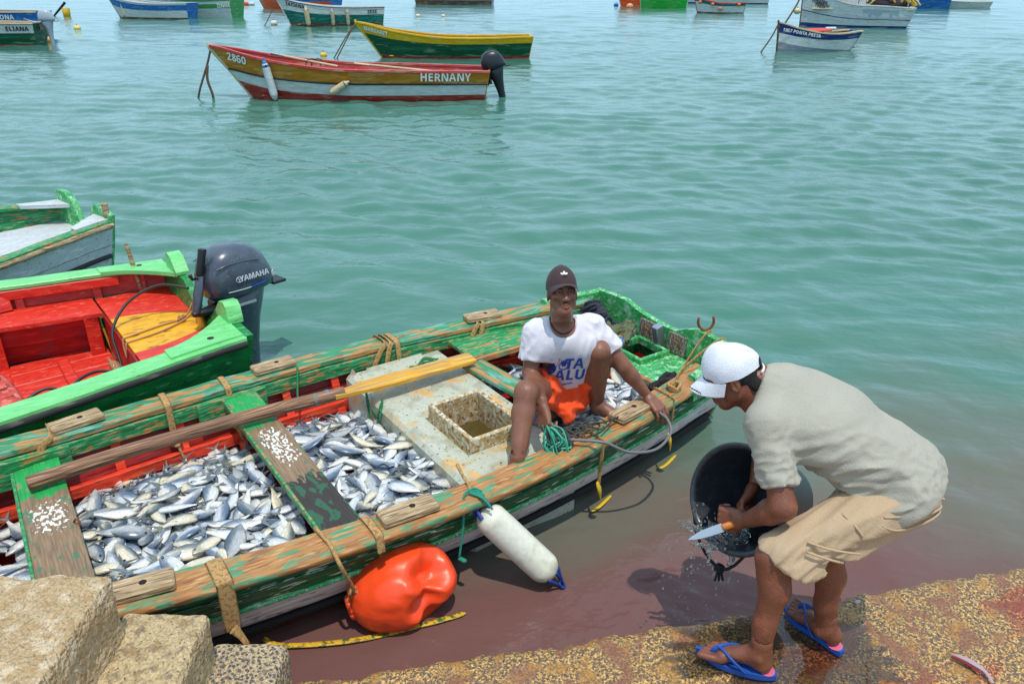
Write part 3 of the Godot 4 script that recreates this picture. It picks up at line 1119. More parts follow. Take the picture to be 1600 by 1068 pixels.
	# oar with yellow blade
	var oar := thing("oar", "weathered wooden oar with yellow blade laid across the thwarts", "oar", MAIN)
	var sh := MB.new()
	sh.tube(bend([Vector3(-1.60, 0.452, -0.335), Vector3(-1.2, 0.455, -0.365), Vector3(-0.6, 0.46, -0.36), Vector3(-0.10, 0.463, -0.315)], 8), 0.034, 12)
	part("shaft", sh, M.oar_wood, oar)
	var bl := MB.new()
	var sec := []
	for i in 9:
		var t := i / 8.0
		var w := lerpf(0.030, 0.062, smoothstep(0.0, 0.35, t))
		var c := Vector3(lerpf(-0.16, 0.72, t), 0.468 - 0.03 * t, -0.312 - 0.03 * t)
		sec.append(PackedVector3Array([c + Vector3(0, 0.006, -w), c + Vector3(0, 0.018, 0.0), c + Vector3(0, 0.006, w), c + Vector3(0, -0.014, w), c + Vector3(0, -0.014, -w)]))
	bl.loft(sec)
	part("blade", bl, M.oar_yellow, oar)
	for x in [-0.27, -0.2]:
		var wr := MB.new()
		wr.tube([Vector3(x, 0.4615, -0.331), Vector3(x + 0.022, 0.4615, -0.329)], 0.0362, 14)
		part("binding", wr, plain("blue_tape", Color(0.36, 0.46, 0.62) if x > -0.25 else Color(0.45, 0.44, 0.40), 0.7), oar)
	# green cords
	var gc := MB.new()
	var gx := -0.20
	gc.tube(bend([Vector3(gx, 0.47, -0.74), Vector3(gx - 0.02, 0.42, -0.70), Vector3(gx - 0.05, 0.36, -0.64), Vector3(gx - 0.06, 0.33, -0.61)], 4), 0.006, 6)
	for k in 3:
		var rr := []
		for i in 12:
			var a := TAU * i / 8.0 + k * 1.3
			rr.append(Vector3(gx - 0.06 + 0.025 * cos(a), 0.325 + 0.018 * sin(a), -0.60 + 0.015 * sin(a * 1.7)))
		gc.tube(bend(rr, 3), 0.005, 6)
	single("cord", gc, M.green_cord, "dark green cord knotted from far rail above the oar shaft", "cord", MAIN)
	var gt := MB.new()
	rng.seed = 77
	for k in 7:
		var rr := []
		for i in 12:
			var a := TAU * i / 9.0 + k * 0.9
			rr.append(Vector3(0.42 + 0.02 * k + 0.05 * cos(a), 0.385 + 0.012 * sin(a * 2.0 + k) + 0.012, -0.46 + 0.04 * sin(a) - 0.01 * k))
		gt.tube(bend(rr, 3), 0.0045, 5)
	single("cord", gt, M.green_cord, "tangle of thin green cord beside the yellow oar blade", "cord", MAIN)
	gt = MB.new()
	for k in 2:
		gt.tube(bend([Vector3(0.06, 0.40, -0.40), Vector3(0.035, 0.33, -0.33 + 0.03 * k), Vector3(0.03 + 0.05 * k, 0.24, -0.28), Vector3(0.045, 0.31, -0.20 - 0.03 * k), Vector3(0.09, 0.39, -0.25)], 5), 0.006, 6)
	single("cord", gt, M.green_cord, "green cord loop hanging down the grey hold's front corner", "cord", MAIN)
	# orange hose and bag shapes at the far side
	var bag := MB.new()
	var bp := PackedVector3Array()
	for i in 8:
		for j in 14:
			var a := TAU * j / 14
			var t := i / 7.0
			var r: float = [0.004, 0.012, 0.022, 0.034, 0.042, 0.044, 0.036, 0.004][i] * (1.0 + 0.16 * sin(a * 4.0 + i))
			bp.append(Vector3(0.10 + r * cos(a), 0.40 - 0.13 * t, -0.665 + 0.6 * r * sin(a)))
	bag.net(bp, 8, 14, true, true)
	single("plastic_bag", bag, plain("bag_film", Color(0.72, 0.62, 0.56, 0.7), 0.3, {"transparency": BaseMaterial3D.TRANSPARENCY_ALPHA}), "small clear plastic bag hung inside the far rail by the green cord", "bag", MAIN)
	# rusty hook at the stern
	var hk := MB.new()
	var hp := []
	for i in 15:
		var a := deg_to_rad(160.0 + 230.0 * i / 14.0)
		hp.append(Vector3(0.0, 0.058 * sin(a), 0.046 * cos(a)))
	hk.tube(hp, 0.0085, 8)
	var ho := thing("hook", "rusty curved iron hook standing at the stern corner", "hook", MAIN * Transform3D(Basis.from_euler(Vector3(0, 0.9, 0)), Vector3(1.94, 0.625, 0.36)))
	part("bow", hk, M.rust, ho)
	var hs := MB.new()
	hs.tube([Vector3(0.0, -0.056, 0.0), Vector3(-0.02, -0.11, 0.01), Vector3(-0.03, -0.15, 0.02)], 0.008, 8)
	part("shank", hs, M.rust, ho)


# ---------------------------------------------------------------- fish
func fish_body(curve: float, deep: float) -> MB:
	var b := MB.new()
	var L := 0.190
	# along the body: [x, upper, lower, half thickness]
	var prof := [[0.0, 0.004, 0.004, 0.003], [0.05, 0.014, 0.012, 0.008], [0.14, 0.026, 0.022, 0.013], [0.28, 0.036, 0.031, 0.0175], [0.44, 0.039, 0.035, 0.0185], [0.60, 0.033, 0.030, 0.0155], [0.76, 0.021, 0.020, 0.010], [0.90, 0.010, 0.010, 0.005], [1.0, 0.007, 0.007, 0.003]]
	var k := 12
	var p := PackedVector3Array()
	for q in prof:
		for j in k:
			var a := TAU * j / k
			var s := sin(a)
			p.append(Vector3((q[0] - 0.5) * L, (q[1] if s > 0 else q[2]) * s * deep, 0.80 * q[3] * cos(a) + curve * (q[0] - 0.5) * (q[0] - 0.5)))
	b.net(p, prof.size(), k, true, true)
	# back blue-grey, flank silver, belly white
	for i in b.v.size():
		var t: float = clampf(b.v[i].y / (0.038 * deep), -1.0, 1.0)
		var c := Color(0.80, 0.80, 0.78)
		if t > 0.05:
			c = c.lerp(Color(0.115, 0.175, 0.26), smoothstep(0.08, 0.60, t))
		else:
			c = c.lerp(Color(0.92, 0.90, 0.86), smoothstep(0.0, -0.6, t))
		if b.v[i].x < -0.30 * L:
			c = c.lerp(Color(0.22, 0.23, 0.24), 0.55)
		b.c[i] = c
	return b


func fish_fins(curve: float, deep: float) -> MB:
	var b := MB.new()
	b.col = Color(0.20, 0.22, 0.23)
	var z0 := curve * 0.25
	var z1 := curve * 0.42
	var p := PackedVector3Array()
	var o := PackedVector3Array()
	for q in [[0.088, 0.0], [0.146, 0.046], [0.112, 0.0], [0.146, -0.046]]:
		p.append(Vector3(q[0], q[1] * deep, lerpf(z0, z1, (q[0] - 0.088) / 0.058) + 0.0012))
		o.append(Vector3(q[0], q[1] * deep, lerpf(z0, z1, (q[0] - 0.088) / 0.058) - 0.0012))
	var all := p.duplicate()
	all.append_array(o)
	b.add(all, PackedInt32Array([0, 1, 2, 0, 2, 3, 4, 6, 5, 4, 7, 6, 0, 4, 1, 1, 4, 5, 1, 5, 2, 2, 5, 6, 2, 6, 3, 3, 6, 7, 3, 7, 0, 0, 7, 4]), false, true)
	return b


# the catch lies deepest along the near side and against the hold
func heap_y(heap: FastNoiseLite, base: float, x: float, z: float) -> float:
	return lerpf(0.125, base, smoothstep(-0.68, -0.18, z)) + 0.045 * heap.get_noise_2d(x, z) + 0.02 * smoothstep(-0.15, 0.03, x) * smoothstep(-0.5, 0.0, z)


func build_fish() -> void:
	rng.seed = 2024
	var h := main_hull()
	var speck := layered(Color(0.90, 0.90, 0.90), [[Color(1, 1, 1), 0.02, 1.0, 0.5, 0.3, 3], [Color(0.72, 0.74, 0.77), 0.012, 2.0, 0.60, 0.3, 3], [Color(0.95, 0.88, 0.76), 0.012, 1.0, 0.66, 0.2, 3]], 400, 256, 0.05, 0.2)
	var kinds := []
	var tints := [Color(1, 1, 1), Color(0.93, 0.96, 1.0), Color(0.98, 0.95, 0.86), Color(0.78, 0.80, 0.82)]
	var mats := []
	for c in tints:
		mats.append(textured("fish_skin", speck, Vector3(9, 14, 14), 0.26, {"vertex_color_use_as_albedo": true, "albedo_color": c, "metallic": 0.12, "metallic_specular": 0.6}))
	var eye := MB.new()
	for s in [-1.0, 1.0]:
		eye.ball(Vector3(-0.0750, 0.005, s * 0.0074), Vector3(0.0056, 0.0056, 0.0026), Basis(), 8)
	var eye_mesh := eye.mesh()
	var eye_mat := plain("fish_eye", Color(0.06, 0.06, 0.07), 0.15)
	for v in 5:
		var curve: float = [0.0, 0.05, -0.06, 0.10, -0.03][v]
		var deep: float = [1.05, 0.96, 1.12, 0.90, 1.02][v]
		kinds.append([fish_body(curve, deep).mesh(), fish_fins(curve, deep).mesh()])
	var heap := FastNoiseLite.new()
	heap.seed = 8
	heap.frequency = 3.0
	var bays := [
		[-1.44, -0.65, 0.0, 1.0, 0.275, "silver blue fish heaped between the two paint spattered thwarts", 172],
		[-0.45, 0.03, 0.0, 1.0, 0.285, "silver blue fish heaped between the second thwart and the grey hold", 108],
		[-1.98, -1.66, 0.0, 1.0, 0.235, "silver blue fish heaped ahead of the first thwart, by the highest step", 24],
		[0.80, 1.42, 0.28, 0.92, 0.30, "silver blue fish lying beside the blue plank near the seated man's foot", 30],
		[0.82, 1.42, -0.95, -0.25, 0.27, "silver blue fish in the shade behind the seated man", 14],
	]
	var lower := []
	for bay in bays:
		var put := []
		var tries := 0
		var want: int = bay[6]
		var layer := 0
		while put.size() < want and tries < 6000:
			tries += 1
			var x := rng.randf_range(bay[0], bay[1])
			var lim := hull_z(h, x, 0.42) - 0.10
			var lo: float = -lim if bay[2] == 0.0 else bay[2] * lim
			var z := rng.randf_range(lo, bay[3] * lim)
			var ok := true
			for q in put:
				if Vector2(x, z).distance_squared_to(q) < 0.0024:
					ok = false
					break
			if not ok and tries < 4000:
				continue
			put.append(Vector2(x, z))
			var y: float = heap_y(heap, bay[4], x, z) + rng.randf_range(-0.012, 0.012)
			var yaw := 2.2 * heap.get_noise_2d(x * 0.5 + 9.0, z * 0.5) * PI + rng.randfn(0.0, 0.9)
			var lie := Basis(Vector3.UP, yaw) * Basis(Vector3(0, 0, 1), rng.randfn(0.0, 0.20)) * Basis(Vector3.RIGHT, (PI / 2 if rng.randf() < 0.5 else -PI / 2) + rng.randfn(0.0, 0.24))
			var size := rng.randf_range(0.82, 1.12)
			var at := MAIN * Transform3D(lie.scaled(Vector3.ONE * size), Vector3(x, y, z))
			var kd: Array = kinds[rng.randi() % 5]
			var mt: Material = mats[[0, 0, 1, 1, 2, 3][rng.randi() % 6]]
			var f := single("fish", kd[0], mt, bay[5], "fish", at, "fish heaped in the boat")
			part("tail_fin", kd[1], mt, f)
			part("eye", eye_mesh, eye_mat, f)
		# the fish buried underneath
		for i in int(want * 2.2):
			var x := rng.randf_range(bay[0] - 0.03, bay[1] + 0.03)
			var lim := hull_z(h, x, 0.45) - 0.10
			var lo: float = -lim if bay[2] == 0.0 else bay[2] * lim
			var z := rng.randf_range(lo, bay[3] * lim)
			var lie := Basis(Vector3.UP, rng.randf() * TAU) * Basis(Vector3.RIGHT, PI / 2 + rng.randfn(0.0, 0.25))
			lower.append(MAIN * Transform3D(lie.scaled(Vector3.ONE * rng.randf_range(0.95, 1.2)), Vector3(x, heap_y(heap, bay[4], x, z) - rng.randf_range(0.022, 0.06), z)))
	var mm := MultiMesh.new()
	mm.transform_format = MultiMesh.TRANSFORM_3D
	mm.mesh = kinds[0][0]
	mm.instance_count = lower.size()
	for i in lower.size():
		mm.set_instance_transform(i, lower[i])
	var mi := MultiMeshInstance3D.new()
	mi.name = "buried_fish"
	mi.multimesh = mm
	mi.material_override = mats[1]
	mi.set_meta("kind", "stuff")
	tag(mi, "silver fish buried under the top layer of the catch", "fish")
	add_child(mi)


# ---------------------------------------------------------------- floats alongside
func build_floats() -> void:
	var om := plain("orange_vinyl", Color(0.95, 0.31, 0.13), 0.36, {"subsurf_scatter_enabled": true, "subsurf_scatter_strength": 0.4})
	var f := FastNoiseLite.new()
	f.seed = 6
	f.frequency = 1.3
	var b := MB.new()
	var rows := 70
	var cols := 110
	var p := PackedVector3Array()
	# local axes: x from the eye towards the other end, y up, z towards the quay
	var dents := [[Vector3(0.62, 0.42, 0.68), 0.44, 0.50], [Vector3(0.30, -0.22, 0.92), 0.34, 0.46], [Vector3(0.75, 0.62, 0.30), 0.28, 0.20], [Vector3(0.2, 0.45, 0.87), 0.22, -0.08], [Vector3(0.35, -0.75, 0.6), 0.3, 0.22], [Vector3(-0.2, 0.5, 0.85), 0.4, -0.06], [Vector3(0.92, -0.25, 0.4), 0.3, -0.08]]
	for i in rows:
		var u := PI * i / (rows - 1)
		for j in cols:
			var w := TAU * j / cols
			var d := Vector3(-cos(u), sin(u) * sin(w), sin(u) * cos(w))
			var r := 1.0
			for q in dents:
				var a := acos(clampf(d.dot(q[0].normalized()), -1.0, 1.0))
				var fall: float = exp(-pow(a / q[1], 5.0))
				r -= q[2] * fall
			r += 0.05 * f.get_noise_3dv(d * 0.9)
			var neck := 1.0 - 0.30 * exp(-pow(u / 0.35, 2.0))
			p.append(Vector3(d.x * 0.235 * lerpf(1.0, r, 0.6), d.y * 0.175 * r * neck, d.z * 0.185 * r * neck))
	b.net(p, rows, cols, true, false)
	var at := Transform3D(Basis.from_euler(Vector3(-0.15, deg_to_rad(20), deg_to_rad(12))), Vector3(-0.475, 0.135, -2.655))
	var o := thing("buoy", "dented bright orange inflatable buoy hanging against the boat's near side", "buoy", at)
	part("body", b, om, o)
	var eye := MB.new()
	var ring := []
	for i in 20:
		var a := TAU * i / 19.0
		ring.append(Vector3(-0.222, 0.040 * sin(a), 0.040 * cos(a)))
	eye.tube(ring, 0.016, 10)
	part("eye", eye, om, o)
	# its line to the rail
	var ln := MB.new()
	var r0 := MAIN * Vector3(-0.66, 0.475, 0.78)
	var e0 := at * Vector3(-0.225, 0.0, 0.0)
	ln.tube(bend([r0 + Vector3(-0.05, 0.0, -0.05), r0 + Vector3(0.03, -0.005, 0.05), r0 + Vector3(0.085, -0.06, 0.12), e0 + Vector3(0.03, 0.10, 0.02), e0 + Vector3(-0.004, 0.05, 0.015), e0], 6), 0.0085, 7)
	var kk := []
	for i in 16:
		var a := TAU * i / 10.0
		kk.append(e0 + Vector3(0.03 + 0.018 * cos(a), 0.10 + 0.018 * sin(a), 0.022 + 0.012 * sin(a * 1.5)))
	ln.tube(bend(kk, 3), 0.0085, 6)
	ln.tube(bend([e0 + Vector3(0.035, 0.10, 0.02), e0 + Vector3(0.08, 0.105, 0.0), e0 + Vector3(0.14, 0.12, -0.05)], 4), 0.0085, 6)
	single("rope", ln, M.strap_web, "tan rope tying the orange buoy to the near rail", "rope")
	# white fender
	var a0 := Vector3(-0.155, 0.40, -2.86)
	var a1 := Vector3(0.205, 0.035, -2.80)
	var ax := (a1 - a0).normalized()
	var fl := a0.distance_to(a1)
	var t := look(a0, ax)
	var ft := Transform3D(Basis(t.basis.z, t.basis.x, t.basis.y), a0)
	var fo := thing("fender", "long white cylinder fender with blue ends lying between boat and quay", "fender", ft)
	var fb := MB.new()
	var prof := []
	var rr := 0.072
	for i in 9:
		var a := PI / 2 * i / 8.0
		prof.append(Vector2(maxf(0.004, rr * sin(a)), 0.03 + 0.07 * (1.0 - cos(a))))
	for i in 9:
		var a := PI / 2 * (8 - i) / 8.0
		prof.append(Vector2(maxf(0.004, rr * sin(a)), fl - 0.03 - 0.07 * (1.0 - cos(a))))
	fb.lathe(prof, 28)
	var wm := textured("fender_white", layered(Color(0.84, 0.84, 0.77), [[Color(0.74, 0.73, 0.64), 0.012, 1.0, 0.55, 0.2, 4]], 420, 256, 0.04, 0.06), Vector3(2, 2, 2), 0.34)
	part("body", fb, wm, fo)
	var bm := plain("fender_blue", Color(0.08, 0.22, 0.52), 0.4)
	for e in [0, 1]:
		var eb := MB.new()
		var y0 := 0.0 if e == 0 else fl
		var s := 1.0 if e == 0 else -1.0
		for w in [-1.0, 1.0]:
			eb.tube([Vector3(w * 0.008, y0 - s * 0.035, 0), Vector3(w * 0.03, y0 + s * 0.01, 0.0), Vector3(w * 0.052, y0 + s * 0.048, 0.0)], [0.007, 0.009, 0.012], 8, 0.7)
			eb.tube([Vector3(0, y0 - s * 0.035, w * 0.006), Vector3(0, y0 + s * 0.01, w * 0.028), Vector3(0, y0 + s * 0.048, w * 0.05)], [0.007, 0.009, 0.012], 8, 0.7)
		var rg := []
		for i in 13:
			var a := TAU * i / 12.0
			rg.append(Vector3(0.017 * cos(a), y0 - s * 0.03 + 0.017 * sin(a), 0.0))
		eb.tube(rg, 0.006, 6)
		part("end_fitting", eb, bm, fo)
	var fr := MB.new()
	var r1 := MAIN * Vector3(0.02, 0.482, 0.72)
	fr.tube(bend([r1 + Vector3(-0.03, 0.0, -0.06), r1 + Vector3(0.0, 0.004, 0.03), r1 + Vector3(0.03, -0.02, 0.075), a0 + Vector3(-0.01, 0.02, 0.0)], 5), 0.008, 7)
	single("rope", fr, M.strap_web, "short tan rope holding the white fender to the near rail", "rope")
	# green cord hanging by the fender
	var gc := MB.new()
	var g0 := MAIN * Vector3(-0.06, 0.472, 0.86)
	gc.tube(bend([g0 + Vector3(0.04, 0.0, -0.05), g0, g0 + Vector3(-0.005, -0.13, 0.03), g0 + Vector3(-0.025, -0.29, 0.05)], 5), 0.006, 6)
	for k in 5:
		gc.tube(bend([g0 + Vector3(0.02, 0.0, -0.02), g0 + Vector3(0.04 + 0.01 * k, 0.018 - 0.006 * k, 0.01 * k - 0.03), g0 + Vector3(0.075 + 0.012 * k, 0.0 - 0.012 * k, 0.016 * k - 0.03)], 3), 0.005, 5)
	for k in 3:
		gc.ball(g0 + Vector3(-0.02 + 0.008 * k, -0.30, 0.05 + 0.006 * k), Vector3(0.014, 0.01, 0.012), Basis(), 7)
	single("cord", gc, M.teal_cord, "teal cord hanging straight down beside the white fender", "cord")
	# the yellow strap floating at the quay
	var ys := MB.new()
	ys.tube(bend([Vector3(-1.02, 0.03, -2.46), Vector3(-0.93, 0.012, -2.44), Vector3(-0.64, 0.008, -2.475), Vector3(-0.34, 0.010, -2.57), Vector3(-0.20, 0.006, -2.63)], 8), [0.010, 0.012] + _fill(29, 0.014) + [0.010, 0.005], 8, 0.35)
	var ym := textured("yellow_webbing", layered(Color(0.78, 0.62, 0.14), [[Color(0.46, 0.38, 0.10), 0.04, 2.0, 0.58, 0.1, 4], [Color(0.20, 0.36, 0.16), 0.02, 1.0, 0.70, 0.1, 4]], 430, 256, 0.15, 0.08), Vector3(4, 4, 4), 0.5)
	single("mooring_strap", ys, ym, "long yellow webbing strap floating in the water by the quay", "strap")


func _fill(n: int, v: float) -> Array:
	var a := []
	a.resize(n)
	a.fill(v)
	return a


# ---------------------------------------------------------------- outboard motors
# origin at the clamp on the transom, x aft, y up
func outboard(called: String, label: String, at: Transform3D, shell: Material, dark: Material, full: bool) -> Node3D:
	var o := thing(called, label, "outboard motor", at)
	var b := MB.new()
	var sec := []
	# cowl: sections from the bottom up: [y, front, back, half width]
	var prof := [[0.10, -0.10, 0.245, 0.105], [0.125, -0.125, 0.285, 0.135], [0.17, -0.13, 0.285, 0.145], [0.24, -0.125, 0.265, 0.142], [0.31, -0.105, 0.235, 0.13], [0.36, -0.07, 0.195, 0.108], [0.39, -0.02, 0.14, 0.07], [0.398, 0.02, 0.09, 0.03]]
	for q in prof:
		var s := PackedVector3Array()
		for k in 28:
			var a := TAU * k / 28
			var cx: float = (q[1] + q[2]) / 2
			var rx: float = (q[2] - q[1]) / 2
			var ca := signf(cos(a)) * pow(absf(cos(a)), 0.72)
			var sa := signf(sin(a)) * pow(absf(sin(a)), 0.72)
			s.append(Vector3(cx + rx * ca, q[0] - 0.05 * (cx + rx * ca - 0.08) * (0.6 if q[0] > 0.12 else 0.0), q[3] * sa * (1.0 - 0.18 * maxf(0.0, ca))))
		sec.append(s)
	b.loft(sec, true)
	var cowl := part("cowl", b, shell, o)
	if full:
		var rd := MB.new()
		for s in [-1.0, 1.0]:
			rd.tube(bend([Vector3(-0.085, 0.30, s * 0.112), Vector3(-0.02, 0.318, s * 0.124), Vector3(0.09, 0.316, s * 0.124), Vector3(0.17, 0.300, s * 0.116)], 6), 0.006, 6, 0.6)
		part("cowl_ridge", rd, shell, cowl)
		var name_ := part("lettering", letters("YAMAHA", 0.032, 0.004), plain("silver_print", Color(0.80, 0.81, 0.83), 0.4, {"metallic": 0.3}), cowl, Transform3D(Basis.from_euler(Vector3(deg_to_rad(-8), 0, deg_to_rad(-2))), Vector3(0.112, 0.222, 0.1435)))
		name_.transform.basis = Basis(Vector3.UP, deg_to_rad(6)) * name_.transform.basis
		var mk := MB.new()
		var ring := []
		for i in 17:
			var a := TAU * i / 16.0
			ring.append(Vector3(0.016 * cos(a), 0.016 * sin(a), 0.0))
		mk.tube(ring, 0.0022, 5)
		for k in 3:
			var a := TAU * k / 3.0 + 0.5
			mk.tube([Vector3.ZERO, Vector3(0.014 * cos(a), 0.014 * sin(a), 0)], 0.002, 5)
		part("emblem", mk, M.silver_print, cowl, Transform3D(Basis(), Vector3(0.018, 0.222, 0.1485)))
		var pw := MB.new()
		var ring2 := []
		for i in 17:
			var a := TAU * i / 16.0
			ring2.append(Vector3(0.02 * cos(a), 0.02 * sin(a), 0.0))
		pw.tube(ring2, 0.002, 5)
		var badge := part("badge", pw, M.silver_print, cowl, Transform3D(Basis(Vector3.UP, deg_to_rad(38)), Vector3(0.252, 0.185, 0.098)))
		part("lettering", letters("25", 0.02, 0.003), M.silver_print, badge)
		var st := MB.new()
		st.tube(bend([Vector3(-0.05, 0.160, 0.147), Vector3(0.06, 0.158, 0.151), Vector3(0.16, 0.164, 0.144)], 5), 0.003, 5)
		part("stripe", st, M.silver_print, cowl)
		var sb := MB.new()
		sb.tube(bend([Vector3(0.08, 0.1585, 0.150), Vector3(0.13, 0.162, 0.1475), Vector3(0.18, 0.168, 0.141)], 4), 0.004, 5)
		part("stripe", sb, plain("stripe_blue", Color(0.10, 0.22, 0.65), 0.4), cowl)
		var lb := MB.new()
		lb.box(Vector3(0.06, 0.045, 0.103), Vector3(0.13, 0.018, 0.004), 0.001)
		part("data_plate", lb, plain("label_white", Color(0.78, 0.78, 0.76), 0.5), o)
	# lower case, leg, plate, skeg
	var lo := MB.new()
	var sec2 := []
	for q in [[0.105, -0.085, 0.24, 0.10], [0.0, -0.05, 0.21, 0.10], [-0.10, 0.0, 0.185, 0.075], [-0.28, 0.03, 0.16, 0.045], [-0.5, 0.045, 0.145, 0.035], [-0.68, 0.05, 0.145, 0.028]]:
		var s := PackedVector3Array()
		for k in 16:
			var a := TAU * k / 16
			s.append(Vector3((q[1] + q[2]) / 2 + (q[2] - q[1]) / 2 * cos(a), q[0], q[3] * sin(a)))
		sec2.append(s)
	lo.loft(sec2, true)
	part("leg", lo, shell, o)
	var tr := MB.new()
	tr.box(Vector3(0.31, 0.095, 0.0), Vector3(0.09, 0.02, 0.12), 0.006)
	part("carry_grip", tr, dark, o)
	var cl := MB.new()
	cl.box(Vector3(-0.045, -0.03, 0.0), Vector3(0.05, 0.2, 0.16), 0.015)
	cl.box(Vector3(-0.10, -0.06, 0.06), Vector3(0.05, 0.16, 0.03), 0.008)
	cl.box(Vector3(-0.10, -0.06, -0.06), Vector3(0.05, 0.16, 0.03), 0.008)
	part("clamp", cl, dark, o)
	var ti := MB.new()
	ti.tube([Vector3(-0.06, 0.06, 0.05), Vector3(-0.17, 0.05, 0.06), Vector3(-0.22, 0.055, 0.06)], [0.03, 0.032, 0.02], 10, 0.8)
	var tiller := part("tiller", ti, dark, o)
	var t0 := Vector3(-0.20, 0.06, 0.06)
	var t1 := Vector3(-0.10, 0.42, 0.04) if full else Vector3(-0.5, 0.16, 0.06)
	var arm := MB.new()
	arm.tube([t0, t0.lerp(t1, 0.3), t0.lerp(t1, 0.58)], [0.026, 0.030, 0.022], 8, 0.7)
	part("tiller_arm", arm, shell, tiller)
	var grip := MB.new()
	grip.tube([t0.lerp(t1, 0.56), t0.lerp(t1, 0.6), t0.lerp(t1, 0.8), t0.lerp(t1, 0.99), t1], [0.014, 0.021, 0.0205, 0.022, 0.016], 12)
	part("grip", grip, dark, tiller)
	if full:
		var lv := MB.new()
		var l0 := t0.lerp(t1, 0.55)
		lv.tube([l0, l0 + Vector3(-0.045, 0.005, 0.01), l0 + Vector3(-0.055, 0.035, 0.012)], [0.007, 0.008, 0.012], 7)
		part("lever", lv, dark, tiller)
	return o


# ---------------------------------------------------------------- the red boat
func red_hull() -> Dictionary:
	return {"x0": -5.2, "x1": 0.0, "fore": 1.8, "rake": 0.7, "g1": 0.12, "g2": 0.08, "stern": 0.06,
		"hb": [[-5.2, 0.03], [-4.7, 0.34], [-4.0, 0.72], [-3.2, 1.0], [-2.4, 1.15], [-1.4, 1.13], [-0.6, 0.985], [0.0, 0.875]],
		"sh": [[-5.2, 1.1], [-4.0, 0.78], [-2.8, 0.63], [-1.5, 0.58], [0.0, 0.58]]}


